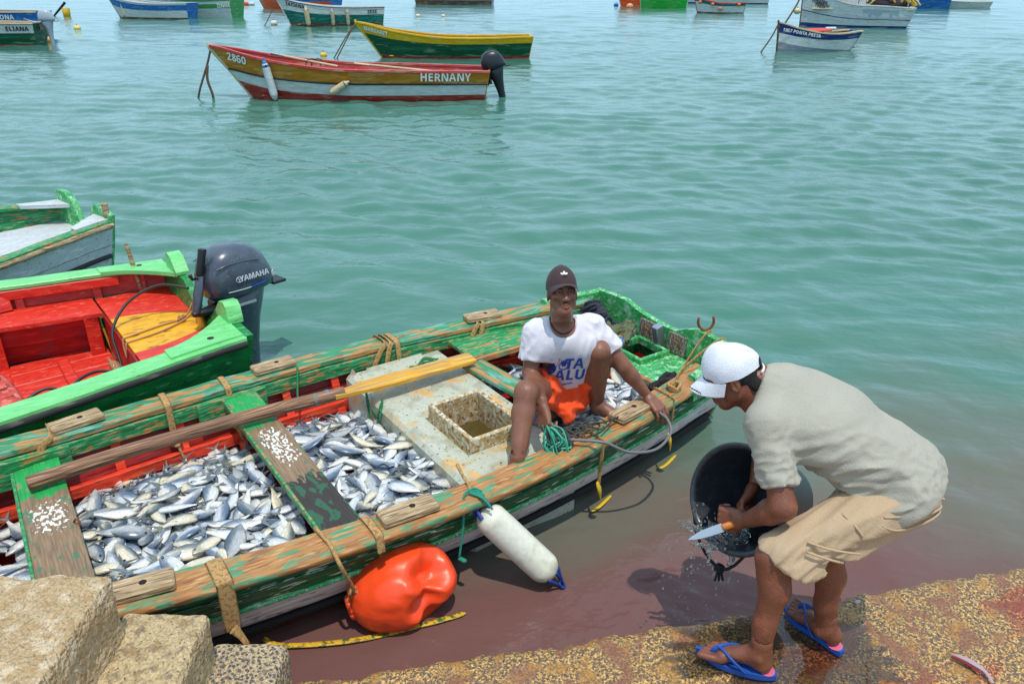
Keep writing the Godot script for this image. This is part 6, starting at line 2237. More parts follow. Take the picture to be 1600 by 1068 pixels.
# a head about its middle: y up, z the way the face looks, x to the person's left
func add_head(b: MB, xf: Transform3D, gaunt := 0.0) -> void:
	var f := Field.new(Vector3(-0.10, -0.16, -0.12), Vector3(0.10, 0.14, 0.135), 0.0042)
	f.ell(Vector3(0, 0.03, -0.012), Vector3(0.076, 0.092, 0.096))
	f.ell(Vector3(0, -0.02, 0.03), Vector3(0.064, 0.085, 0.064), Basis(), 0.03)
	f.cone(Vector3(-0.045, -0.06, 0.015), Vector3(0.0, -0.098, 0.062), 0.026, 0.024, 0.03)
	f.cone(Vector3(0.045, -0.06, 0.015), Vector3(0.0, -0.098, 0.062), 0.026, 0.024, 0.03)
	f.ell(Vector3(0, -0.103, 0.068), Vector3(0.022, 0.016, 0.018), Basis(), 0.015)
	f.cone(Vector3(0, -0.07, -0.02), Vector3(0, -0.155, -0.045), 0.056, 0.060, 0.03)
	for s in [-1.0, 1.0]:
		f.cone(Vector3(s * 0.012, 0.028, 0.083), Vector3(s * 0.048, 0.024, 0.066), 0.011, 0.010, 0.014)
		f.ell(Vector3(s * 0.030, 0.004, 0.090), Vector3(0.017, 0.012, 0.016), Basis(), -0.014)
		f.ell(Vector3(s * 0.030, 0.003, 0.074), Vector3(0.0135, 0.0125, 0.0125), Basis(), 0.003)
		f.ell(Vector3(s * 0.046, -0.022, 0.062), Vector3(0.022, 0.016, 0.020), Basis(), 0.02)
		f.ell(Vector3(s * 0.047, -0.058, 0.062), Vector3(0.018, 0.024, 0.014), Basis(), -0.02 - 0.01 * gaunt)
		f.ell(Vector3(s * 0.013, -0.036, 0.098), Vector3(0.010, 0.009, 0.012), Basis(), 0.008)
		# ears
		f.ell(Vector3(s * 0.079, -0.010, -0.010), Vector3(0.009, 0.032, 0.019), Basis(Vector3.UP, s * 0.45), 0.008)
		f.ell(Vector3(s * 0.088, -0.006, -0.004), Vector3(0.006, 0.018, 0.010), Basis(Vector3.UP, s * 0.45), -0.006)
	f.cone(Vector3(0, 0.012, 0.090), Vector3(0, -0.034, 0.108), 0.0085, 0.0125, 0.012)
	# lips
	f.cone(Vector3(-0.020, -0.066, 0.086), Vector3(0.0, -0.062, 0.096), 0.006, 0.0085, 0.006)
	f.cone(Vector3(0.020, -0.066, 0.086), Vector3(0.0, -0.062, 0.096), 0.006, 0.0085, 0.006)
	f.cone(Vector3(-0.017, -0.076, 0.085), Vector3(0.0, -0.079, 0.094), 0.006, 0.0095, 0.006)
	f.cone(Vector3(0.017, -0.076, 0.085), Vector3(0.0, -0.079, 0.094), 0.006, 0.0095, 0.006)
	f.cone(Vector3(-0.020, -0.0705, 0.097), Vector3(0.020, -0.0705, 0.097), 0.0025, 0.0025, -0.004)
	var m := MB.new()
	f.mesh_into(m)
	for i in m.v.size():
		var p := m.v[i]
		var c := Color(1, 1, 1)
		if absf(p.x) < 0.026 and p.y > -0.091 and p.y < -0.054 and p.z > 0.086:
			c = Color(1.15, 0.82, 0.80)
		b.ix_base_add(m, i, p, c, xf)
	b.ix_finish(m)


# a hand: wrist at the origin, fingers along x, palm facing -y, thumb towards z * side; curl: bend of each joint per finger
func add_hand(b: MB, xf: Transform3D, side: float, curl: Array, thumb: Array) -> void:
	var f := Field.new(Vector3(-0.05, -0.10, -0.085), Vector3(0.20, 0.045, 0.085), 0.0036)
	f.cone(Vector3(-0.04, 0, 0), Vector3(0.012, 0, 0), 0.0255, 0.024, 0.01)
	for k in 4:
		var z := side * (0.030 - 0.020 * k)
		f.cone(Vector3(0.01, 0.0, z * 0.55), Vector3(0.088 - 0.004 * absf(k - 1.0), 0.003 - 0.002 * k * 0.5, z), 0.017, 0.0115, 0.012)
	f.ell(Vector3(0.045, -0.008, 0.0), Vector3(0.045, 0.014, 0.036), Basis(), 0.012)
	for k in 4:
		var z := side * (0.030 - 0.020 * k)
		var p := Vector3(0.088 - 0.004 * absf(k - 1.0), 0.002, z)
		var a := 0.0
		var len_: Array = [[0.040, 0.024, 0.019], [0.044, 0.028, 0.020], [0.041, 0.026, 0.019], [0.033, 0.019, 0.017]][k]
		var r := 0.0092 if k < 3 else 0.0080
		for j in 3:
			a += curl[k] * [0.9, 1.15, 0.8][j]
			var q: Vector3 = p + Vector3(cos(a), -sin(a), side * 0.05 * (1.5 - k)).normalized() * len_[j]
			f.cone(p, q, r * (1.0 - 0.06 * j), r * (0.92 - 0.06 * j), 0.003)
			p = q
	var t0 := Vector3(0.018, -0.008, side * 0.022)
	var t1 := t0 + Vector3(0.030, -0.014, side * 0.030)
	var d1: Vector3 = thumb[0]
	var d2: Vector3 = thumb[1]
	d1.z *= side
	d2.z *= side
	var t2 := t1 + d1.normalized() * 0.033
	f.cone(t0, t1, 0.018, 0.0125, 0.012)
	f.cone(t1, t2, 0.0118, 0.0105, 0.004)
	f.cone(t2, t2 + d2.normalized() * 0.025, 0.0105, 0.0085, 0.003)
	var m := MB.new()
	f.mesh_into(m)
	for i in m.v.size():
		b.ix_base_add(m, i, m.v[i], Color(1.12, 1.0, 0.95) if m.n[i].y < -0.5 else Color(1, 1, 1), xf)
	b.ix_finish(m)


# a foot in the field: heel to toes, sole at the height y of both
func add_foot(b: MB, heel: Vector3, toe: Vector3, ankle: Vector3, side: float) -> void:
	var dir := (toe - heel).normalized()
	var flat := Vector3(dir.x, 0, dir.z).normalized()
	var across := Vector3.UP.cross(flat) * side
	var lo := heel.min(toe).min(ankle) - Vector3.ONE * 0.07
	var hi := heel.max(toe).max(ankle) + Vector3.ONE * 0.07
	var f := Field.new(lo, hi, 0.0045)
	var up := Vector3.UP
	var h := heel + flat * 0.03 + up * 0.030
	var ball := heel.lerp(toe, 0.68) + up * 0.022
	f.cone(ankle + up * 0.05, ankle, 0.037, 0.036, 0.01)
	f.cone(ankle, h, 0.036, 0.032, 0.02)
	f.cone(ankle + flat * 0.02 - up * 0.01, ball + across * 0.012, 0.034, 0.022, 0.02)
	f.cone(h, ball - across * 0.020, 0.028, 0.020, 0.02)
	f.cone(ball + across * 0.026, ball - across * 0.028, 0.021, 0.017, 0.015)
	f.ell(ankle + across * 0.030, Vector3(0.014, 0.016, 0.014), Basis(), 0.012)
	f.ell(ankle - across * 0.030 - up * 0.008, Vector3(0.013, 0.015, 0.013), Basis(), 0.012)
	for k in 5:
		var z := 0.036 - 0.0175 * k
		var p0 := heel.lerp(toe, 0.70) + across * z + up * 0.017
		var p1 := heel.lerp(toe, [0.99, 0.985, 0.95, 0.91, 0.86][k]) + across * z * 1.05 + up * (0.012 if k else 0.014)
		f.cone(p0, p1, 0.013 if k == 0 else 0.0105, 0.0125 if k == 0 else 0.0092, 0.006)
	f.cut(heel + up * 0.001, -up)
	var m := MB.new()
	f.mesh_into(m)
	for i in m.v.size():
		b.ix_base_add(m, i, m.v[i], Color(1.25, 1.1, 1.05) if m.v[i].y < heel.y + 0.012 else Color(1, 1, 1), Transform3D())
	b.ix_finish(m)


func skin(called: String, c: Color, sd: int) -> StandardMaterial3D:
	var t := layered(c, [[c * 1.10, 0.015, 1.0, 0.55, 0.3, 4], [c * 0.90, 0.012, 1.0, 0.60, 0.35, 4]], sd, 256, 0.07, 0.14)
	var m := textured(called, t, Vector3(3, 3, 3), 0.46, {"vertex_color_use_as_albedo": true, "subsurf_scatter_enabled": true, "subsurf_scatter_strength": 0.06, "metallic_specular": 0.5})
	relief(m, noise_tex(0.12, 3, sd + 2, 256), 0.12)
	return m


func cloth(called: String, c: Color, sd: int, fine := 26.0, rough := 0.85) -> StandardMaterial3D:
	var t := layered(c, [[c * 1.03, 0.008, 1.0, 0.55, 0.4, 3], [c * 0.96, 0.008, 1.0, 0.60, 0.4, 4]], sd, 256, 0.05, 0.25)
	var m := textured(called, t, Vector3(2.2, 2.2, 2.2), rough, {"rim_enabled": true, "rim": 0.15})
	relief(m, M.cloth_bump, 0.10)
	return m


func cap_mesh(b: MB, xf: Transform3D) -> void:
	# a crown of six panels over the head, open below
	var p := PackedVector3Array()
	var rows := 12
	var cols := 36
	for i in rows:
		var u := i / float(rows - 1) * 1.72
		for j in cols:
			var a := TAU * j / cols
			var seam := 1.0 - 0.010 * pow(absf(cos(a * 3.0)), 14.0) * smoothstep(0.0, 0.3, u)
			var r := sin(minf(u, 1.5707)) * seam
			var y := cos(u) if u < 1.5708 else -(u - 1.5708) * 0.9
			p.append(Vector3(0.0865 * r * cos(a), 0.018 + 0.112 * y * (1.0 + 0.05 * sin(a)), 0.108 * r * sin(a) - 0.012))
	b.xf = xf
	b.net(p, rows, cols, true, false)
	b.ball(Vector3(0, 0.130, -0.012), Vector3(0.008, 0.005, 0.008), Basis(), 8)
	b.xf = Transform3D()


func cap_bill(b: MB, xf: Transform3D, droop := 0.03) -> void:
	var p := PackedVector3Array()
	var o := PackedVector3Array()
	for i in 7:
		for j in 15:
			var a := lerpf(deg_to_rad(14), deg_to_rad(166), j / 14.0)
			var t := i / 6.0
			var edge := Vector3(0.090 * cos(a), 0.0, 0.108 * sin(a) - 0.008)
			var out := edge + Vector3(0.0, 0.0, 0.060 * pow(sin(a), 0.7) * t)
			var y := 0.012 - droop * t - 0.035 * pow(cos(a), 2.0) * (0.4 + 0.6 * t)
			p.append(Vector3(out.x * (1.0 - 0.05 * t), y + 0.002, out.z))
			o.append(Vector3(out.x * (1.0 - 0.05 * t), y - 0.002, out.z))
	b.xf = xf
	b.slab(p, o, 7, 15)
	b.xf = Transform3D()


func face_frame(at: Vector3, fwd: Vector3, up: Vector3) -> Transform3D:
	var z := fwd.normalized()
	var x := up.cross(z).normalized()
	return Transform3D(Basis(x, z.cross(x), z), at)


# flat lettering laid on a cloth field: every corner of the text is dropped onto the surface
func print_on(f: Field, text_mesh: Mesh, frame: Transform3D, lift: float) -> MB:
	var b := MB.new()
	var arr := text_mesh.surface_get_arrays(0) if text_mesh.get_surface_count() else []
	if arr.is_empty():
		return b
	for s in text_mesh.get_surface_count():
		arr = text_mesh.surface_get_arrays(s)
		var v: PackedVector3Array = arr[Mesh.ARRAY_VERTEX]
		var ix: PackedInt32Array = arr[Mesh.ARRAY_INDEX] if arr[Mesh.ARRAY_INDEX] != null else PackedInt32Array(range(v.size()))
		var p := PackedVector3Array()
		for q in v:
			var w := frame * Vector3(q.x, q.y, 0.0)
			var dir := -frame.basis.z.normalized()
			var t := 0.0
			for k in 60:
				var e := f.at(w + dir * t)
				if e < 0.0005:
					break
				t += clampf(e * 0.7, 0.0006, 0.02)
			p.append(w + dir * (t - lift - (0.002 if q.z > 0.0 else 0.0)))
		b.add(p, ix, false, false)
	return b


func build_people() -> void:
	M.cloth_bump = null
	var weave := grain(0.10, 3, 5, 512, 512)
	M.cloth_bump = ImageTexture.create_from_image(weave)
	build_standing_man()
	build_seated_man()


func build_standing_man() -> void:
	var fwd := Vector3(-0.94, 0, -0.35).normalized()
	var left := Vector3(-0.35, 0, 0.94).normalized()
	var neck := Vector3(0.915, 1.20, -2.47)
	var pel := Vector3(1.335, 0.935, -2.315)
	var lsh := Vector3(0.862, 1.125, -2.325)
	var rsh := Vector3(0.985, 1.125, -2.62)
	var lhip := pel + left * 0.09 + Vector3(0, -0.03, 0)
	var rhip := pel - left * 0.09 + Vector3(0, -0.03, 0)
	var lknee := Vector3(0.895, 0.705, -2.155)
	var rknee := Vector3(1.085, 0.70, -2.20)
	var lank := Vector3(0.867, 0.352, -2.072)
	var rank_ := Vector3(1.137, 0.352, -2.192)
	var lelb := Vector3(0.902, 0.895, -2.175)
	var lwr := Vector3(0.838, 0.745, -2.305)
	var relb := Vector3(0.985, 0.90, -2.66)
	var rwr := Vector3(0.94, 0.73, -2.55)
	var who := thing("person", "person in grey shirt, khaki shorts and white cap bending over a black tub", "person", Transform3D(Basis(), Vector3(1.0, 0.25, -2.2)))
	var back := Transform3D(Basis(), -Vector3(1.0, 0.25, -2.2))
	var sk := skin("skin_brown", Color(0.47, 0.275, 0.195), 801)
	# body
	var f := Field.new(Vector3(0.60, 0.30, -2.86), Vector3(1.56, 1.34, -1.94), 0.0095)
	f.cone(pel, neck + Vector3(0.03, -0.035, 0), 0.11, 0.07, 0.03)
	f.cone(lhip, lknee, 0.092, 0.062, 0.03)
	f.cone(rhip, rknee, 0.092, 0.062, 0.03)
	for q in [[lknee, lank], [rknee, rank_]]:
		var a: Vector3 = q[0]
		var b: Vector3 = q[1]
		var calf := a.lerp(b, 0.32) - fwd * 0.016
		f.cone(a + Vector3(0, -0.01, 0) + fwd * 0.008, a.lerp(b, 0.2), 0.055, 0.050, 0.02)
		f.cone(a, calf, 0.048, 0.051, 0.03)
		f.cone(calf, a.lerp(b, 0.70), 0.051, 0.038, 0.02)
		f.cone(a.lerp(b, 0.68), b, 0.041, 0.036, 0.02)
	f.cone(lsh, lelb, 0.050, 0.043, 0.02)
	f.cone(lelb, lelb.lerp(lwr, 0.35), 0.043, 0.043, 0.02)
	f.cone(lelb.lerp(lwr, 0.35), lwr, 0.043, 0.029, 0.02)
	f.cone(rsh, relb, 0.050, 0.043, 0.02)
	f.cone(relb, rwr, 0.043, 0.029, 0.02)
	f.cone(neck + Vector3(0.02, -0.01, 0), neck + fwd * 0.10 + Vector3(0, 0.015, 0), 0.064, 0.058, 0.03)
	var body := MB.new()
	f.mesh_into(body)
	body.relax(2)
	var hd := face_frame(Vector3(0.772, 1.222, -2.500), fwd * 0.86 + Vector3(-0.10, -0.52, 0.12), Vector3(-0.45, 0.88, -0.1))
	hd.basis = hd.basis.scaled(Vector3.ONE * 0.93)
	add_head(body, hd)
	# left hand closed round the knife and the rim of the tub
	var hx := (Vector3(0.765, 0.71, -2.365) - lwr).normalized()
	var hand := Transform3D(Basis(hx, Vector3(0, 0, 1), Vector3.UP).orthonormalized(), lwr)
	var hy := (Vector3(-0.25, 0.35, 0.9) - hx * hx.dot(Vector3(-0.25, 0.35, 0.9))).normalized()
	hand = Transform3D(Basis(hx, hy, hx.cross(hy)), lwr + hx * 0.02)
	add_hand(body, hand, -1.0, [1.15, 1.2, 1.2, 1.15], [Vector3(0.85, -0.6, 0.15), Vector3(0.7, -0.7, -0.35)])
	var rx := (Vector3(-0.6, -0.5, 0.5)).normalized()
	var ry := (Vector3(0, 0.6, -0.7) - rx * rx.dot(Vector3(0, 0.6, -0.7))).normalized()
	add_hand(body, Transform3D(Basis(rx, ry, rx.cross(ry)), rwr + rx * 0.02), 1.0, [0.6, 0.6, 0.65, 0.65], [Vector3(0.8, -0.4, 0.3), Vector3(0.8, -0.5, 0.0)])
	add_foot(body, Vector3(0.905, 0.288, -2.052), Vector3(0.685, 0.286, -2.150), lank, 1.0)
	add_foot(body, Vector3(1.182, 0.288, -2.164), Vector3(1.070, 0.286, -2.368), rank_, -1.0)
	part("body", body, sk, who, back)
	# toenails on the near foot
	# hair
	var hairf := Field.new(Vector3(-0.10, -0.14, -0.14), Vector3(0.10, 0.10, 0.08), 0.005)
	hairf.ell(Vector3(0, 0.030, -0.014), Vector3(0.0795, 0.094, 0.0995))
	hairf.cone(Vector3(-0.03, -0.055, -0.075), Vector3(0.03, -0.055, -0.075), 0.032, 0.032, 0.02)
	hairf.cut(Vector3(0, -0.045, 0.0), Vector3(0, -0.75, 0.66))
	var hb := MB.new()
	hairf.mesh_into(hb)
	for i in hb.v.size():
		hb.v[i] = hd * hb.v[i]
		hb.n[i] = hd.basis * hb.n[i]
	var hm := textured("hair_short", layered(Color(0.09, 0.085, 0.085), [[Color(0.30, 0.29, 0.29), 0.11, 1.0, 0.60, 0.15, 3]], 810, 256, 0.3, 0.2), Vector3(7, 7, 7), 0.8)
	relief(hm, noise_tex(0.16, 3, 811, 256), 0.9)
	part("hair", hb, hm, who, back)
	# cap
	var cm := cloth("cap_white", Color(0.86, 0.87, 0.91), 815)
	var capx := hd * Transform3D(Basis(Vector3.RIGHT, -0.10), Vector3(0, 0.012, 0.0))
	var cb := MB.new()
	cap_mesh(cb, capx)
	fold(cb, 0.006, 9.0, Vector3(0.3, 1, 0.2), 5, func(_p): return 1.0)
	var cap := part("cap", cb, cm, who, back)
	var bb := MB.new()
	cap_bill(bb, capx)
	part("bill", bb, cm, cap)
	var gap := MB.new()
	gap.ball(Vector3(0, 0.012, -0.117), Vector3(0.030, 0.026, 0.006), Basis(), 16)
	for i in gap.v.size():
		gap.v[i] = capx * gap.v[i]
		gap.n[i] = capx.basis * gap.n[i]
	part("back_opening", gap, hm, cap)
	var strap := MB.new()
	var sp := []
	for i in 9:
		var a := lerpf(-0.42, 0.42, i / 8.0)
		sp.append(capx * Vector3(0.092 * sin(a), -0.018, -0.012 - 0.111 * cos(a)))
	strap.tube(sp, 0.004, 8, 2.0)
	part("strap", strap, cm, cap)
	var sig := MB.new()
	var pts := []
	for i in 24:
		pts.append(capx * Vector3(0.030 + 0.0018 * i, -0.001 - 0.00075 * i + 0.0045 * sin(i * 1.3), 0.155 - 0.0016 * i))
	sig.tube(pts, 0.0016, 5)
	part("signature", sig, plain("ink_dark", Color(0.05, 0.05, 0.12), 0.6), cap)
	# shorts
	var khaki := cloth("khaki", Color(0.70, 0.60, 0.48), 820)
	var s := Field.new(Vector3(0.76, 0.55, -2.62), Vector3(1.58, 1.14, -1.98), 0.0085)
	s.cone(lhip + left * 0.01 - fwd * 0.02, lknee.lerp(lhip, 0.06) + Vector3(0.01, -0.025, 0.0), 0.098, 0.110, 0.03)
	s.cone(rhip - left * 0.01 - fwd * 0.02, rknee.lerp(rhip, 0.10), 0.108, 0.104, 0.03)
	s.cone(pel + left * 0.05 - fwd * 0.01, pel - left * 0.05 - fwd * 0.01, 0.112, 0.112, 0.03)
	s.cone(pel + left * 0.045 + Vector3(-0.06, 0.03, 0), pel - left * 0.045 + Vector3(-0.06, 0.03, 0), 0.095, 0.095, 0.03)
	s.ell(pel - fwd * 0.045 + left * 0.07 - Vector3(0, 0.05, 0), Vector3(0.09, 0.095, 0.09), Basis(), 0.03)
	s.ell(pel - fwd * 0.045 - left * 0.07 - Vector3(0, 0.05, 0), Vector3(0.09, 0.095, 0.09), Basis(), 0.03)
	s.cut(pel + Vector3(-0.05, 0.085, 0.0), Vector3(-0.30, 1.0, -0.1))
	s.cut(lknee + fwd * 0.015 + Vector3(0, 0.0, 0), (lknee - lhip).normalized() + Vector3(-0.05, -0.85, 0.1), 0.24)
	s.cut(rknee + Vector3(0.0, 0.03, 0), Vector3(-0.25, -1, 0.1), 0.13)
	var sb := MB.new()
	s.mesh_into(sb)
	sb.relax(3)
	fold(sb, 0.016, 9.0, Vector3(-0.8, -0.45, 0.3), 31, func(p): return clampf(1.2 - 3.0 * absf(p.x - 1.08), 0.3, 1.0))
	fold(sb, 0.007, 20.0, Vector3(-0.75, -0.5, 0.45), 37, func(p): return clampf(1.3 - 4.0 * absf(p.x - 1.0), 0.2, 1.0))
	sb.relax(1)
	var shorts := part("shorts", sb, khaki, who, back)
	# seams: hem, pocket flap and pocket edge stand a little proud of the cloth
	var seams := [
		[[Vector3(1.20, 0.86, -2.08), Vector3(1.25, 0.84, -2.08), Vector3(1.33, 0.85, -2.09), Vector3(1.42, 0.88, -2.12)], "pocket_flap"],
		[[Vector3(1.20, 0.90, -2.06), Vector3(1.28, 0.905, -2.06), Vector3(1.36, 0.91, -2.07), Vector3(1.43, 0.915, -2.10)], "pocket_flap"],
		[[Vector3(1.06, 0.93, -2.02), Vector3(1.10, 0.89, -2.02), Vector3(1.13, 0.85, -2.02)], "pocket_edge"],
		[[Vector3(0.95, 0.80, -2.0), Vector3(1.02, 0.775, -2.0), Vector3(1.12, 0.74, -2.0)], "cargo_seam"],
		[[Vector3(0.95, 0.835, -2.0), Vector3(1.03, 0.81, -2.0), Vector3(1.13, 0.79, -2.0)], "cargo_seam"],
	]
	for q in seams:
		var path := []
		for w in bend(q[0], 6):
			var p: Vector3 = w + Vector3(-0.03, 0.09, 0.12)
			var dir := Vector3(0.2, -0.45, -0.87).normalized()
			for k in 60:
				var e := s.at(p)
				if e < 0.003:
					break
				p += dir * clampf(e * 0.6, 0.002, 0.012)
			path.append(p)
		var b := MB.new()
		b.tube(path, 0.0042, 6)
		part(q[1], b, khaki, shorts)
	var cordb := MB.new()
	cordb.tube(bend([Vector3(1.425, 0.935, -2.24), Vector3(1.448, 0.915, -2.235), Vector3(1.452, 0.895, -2.23), Vector3(1.464, 0.890, -2.225)], 4), 0.005, 6)
	part("belt_loop", cordb, khaki, shorts)
	# shirt
	var grey := cloth("shirt_grey", Color(0.63, 0.615, 0.56), 830)
	var t := Field.new(Vector3(0.70, 0.82, -2.80), Vector3(1.56, 1.36, -2.08), 0.0085)
	var chest := neck.lerp(pel, 0.30) + Vector3(0, -0.035, 0)
	t.cone(chest + left * 0.085, pel.lerp(neck, 0.16) + left * 0.065 + Vector3(0, 0.01, 0), 0.118, 0.112, 0.04)
	t.cone(chest - left * 0.085, pel.lerp(neck, 0.16) - left * 0.065 + Vector3(0, 0.01, 0), 0.118, 0.112, 0.04)
	t.cone(pel.lerp(neck, 0.16), pel + Vector3(0.01, -0.005, 0.0), 0.142, 0.150, 0.05)
	t.cone(pel.lerp(neck, 0.24) + left * 0.065 + Vector3(0, -0.01, 0), pel + left * 0.085 + Vector3(0.0, -0.03, 0), 0.122, 0.140, 0.05)
	t.cone(neck.lerp(pel, 0.48) + Vector3(0, 0.015, 0), neck.lerp(pel, 0.10) + Vector3(0, -0.005, -0.01), 0.125, 0.098, 0.06)
	t.cone(neck.lerp(pel, 0.22) - left * 0.08 + Vector3(0, -0.02, 0), neck.lerp(pel, 0.5) - left * 0.07, 0.105, 0.12, 0.06)
	t.cone(neck + Vector3(0.035, -0.025, 0.0), lsh, 0.078, 0.074, 0.04)
	t.cone(neck + Vector3(0.045, -0.025, -0.01), rsh, 0.080, 0.074, 0.04)
	t.cone(lsh, lsh.lerp(lelb, 0.80), 0.074, 0.070, 0.025)
	t.cone(rsh, rsh.lerp(relb, 0.80), 0.074, 0.070, 0.025)
	t.cut(lsh.lerp(lelb, 0.76), (lelb - lsh), 0.13)
	t.cut(rsh.lerp(relb, 0.76), (relb - rsh), 0.13)
	t.cone(neck.lerp(pel, 0.12) + Vector3(0, -0.01, 0), neck + fwd * 0.05 + Vector3(0, -0.005, 0), 0.088, 0.072, 0.03)
	t.cut(neck + fwd * 0.048, fwd + Vector3(0, 0.22, 0), 0.11)
	t.cut(pel + Vector3(0.035, -0.075, 0.0), Vector3(0.72, -0.92, 0.28))
	var tb := MB.new()
	t.mesh_into(tb)
	tb.relax(4)
	# pulled folds from the armpit down the flank, soft ones over the back
	fold(tb, 0.018, 12.0, Vector3(0.80, 0.42, 0.30), 41, func(p): return clampf((1.14 - p.y) * 4.0 + (p.z + 2.36) * 2.2, 0.0, 1.0) * (0.25 if p.x < 0.93 else 1.0) * (1.0 - smoothstep(1.22, 1.38, p.x)) * smoothstep(0.0, 0.09, (pel + Vector3(0.035, -0.085, 0.0) - p).dot(Vector3(0.45, -0.86, 0.23))))
	fold(tb, 0.007, 26.0, Vector3(0.7, 0.35, 0.45), 47, func(p): return clampf((1.22 - p.y) * 4.0, 0.15, 1.0) * smoothstep(0.0, 0.09, (pel + Vector3(0.035, -0.085, 0.0) - p).dot(Vector3(0.45, -0.86, 0.23))))
	fold(tb, 0.006, 12.0, Vector3(0.1, 1.0, 0.2), 53, func(p): return 1.0 if p.x < 0.95 and p.y < 1.12 else 0.0)
	tb.relax(1)
	part("shirt", tb, grey, who, back)
	# flip-flops
	var blue := plain("sandal_blue", Color(0.10, 0.30, 0.62), 0.5)
	var pink := plain("sandal_pink", Color(0.80, 0.36, 0.46), 0.55)
	for q in [[Vector3(0.905, 0.268, -2.052), Vector3(0.685, 0.268, -2.150), 1.0], [Vector3(1.182, 0.268, -2.164), Vector3(1.070, 0.268, -2.368), -1.0]]:
		flip_flop(who, back, q[0], q[1], q[2], blue, pink)


func flip_flop(who: Node3D, back: Transform3D, heel: Vector3, toe: Vector3, side: float, blue: Material, pink: Material) -> void:
	var d := (toe - heel)
	d.y = 0
	var l := d.length() + 0.045
	d = d.normalized()
	var ac := Vector3.UP.cross(d) * side
	var o := heel - d * 0.024
	var top := PackedVector3Array()
	var low := PackedVector3Array()
	var n := 20
	for i in n + 1:
		var t := i / float(n)
		var w := 0.040 * pow(sin(clampf(t * 1.06 + 0.02, 0.0, 1.0) * PI), 0.42) * (0.84 + 0.34 * smoothstep(0.3, 0.8, t))
		w = maxf(w, 0.006)
		var off := 0.008 * sin(t * PI * 1.5)
		for j in 5:
			var s := (j - 2) / 2.0
			top.append(o + d * l * t + ac * (w * s + off) + Vector3.UP * 0.0185)
			low.append(o + d * l * t + ac * (w * s * 0.95 + off) - Vector3.UP * 0.004)
	var b := MB.new()
	b.slab(top, low, n + 1, 5)
	var f := part("flip_flop", b, blue, who, back)
	var inlay := MB.new()
	inlay.ball(o + d * 0.035 + Vector3.UP * 0.0187, Vector3(0.028, 0.0012, 0.028), Basis(), 14)
	part("heel_print", inlay, pink, f)
	var st := MB.new()
	var root := o + d * l * 0.80 + ac * 0.014 + Vector3.UP * 0.03
	var crown := o + d * l * 0.72 + ac * 0.010 + Vector3.UP * 0.066
	for s in [-1.0, 1.0]:
		var e: Vector3 = o + d * l * 0.36 + ac * (0.041 * s) + Vector3.UP * 0.016
		st.tube(bend([root, crown, crown.lerp(e, 0.55) + Vector3.UP * 0.016 + ac * 0.016 * s, e], 5), _fill(16, 0.0055), 8, 1.9)
	part("strap", st, blue, f)


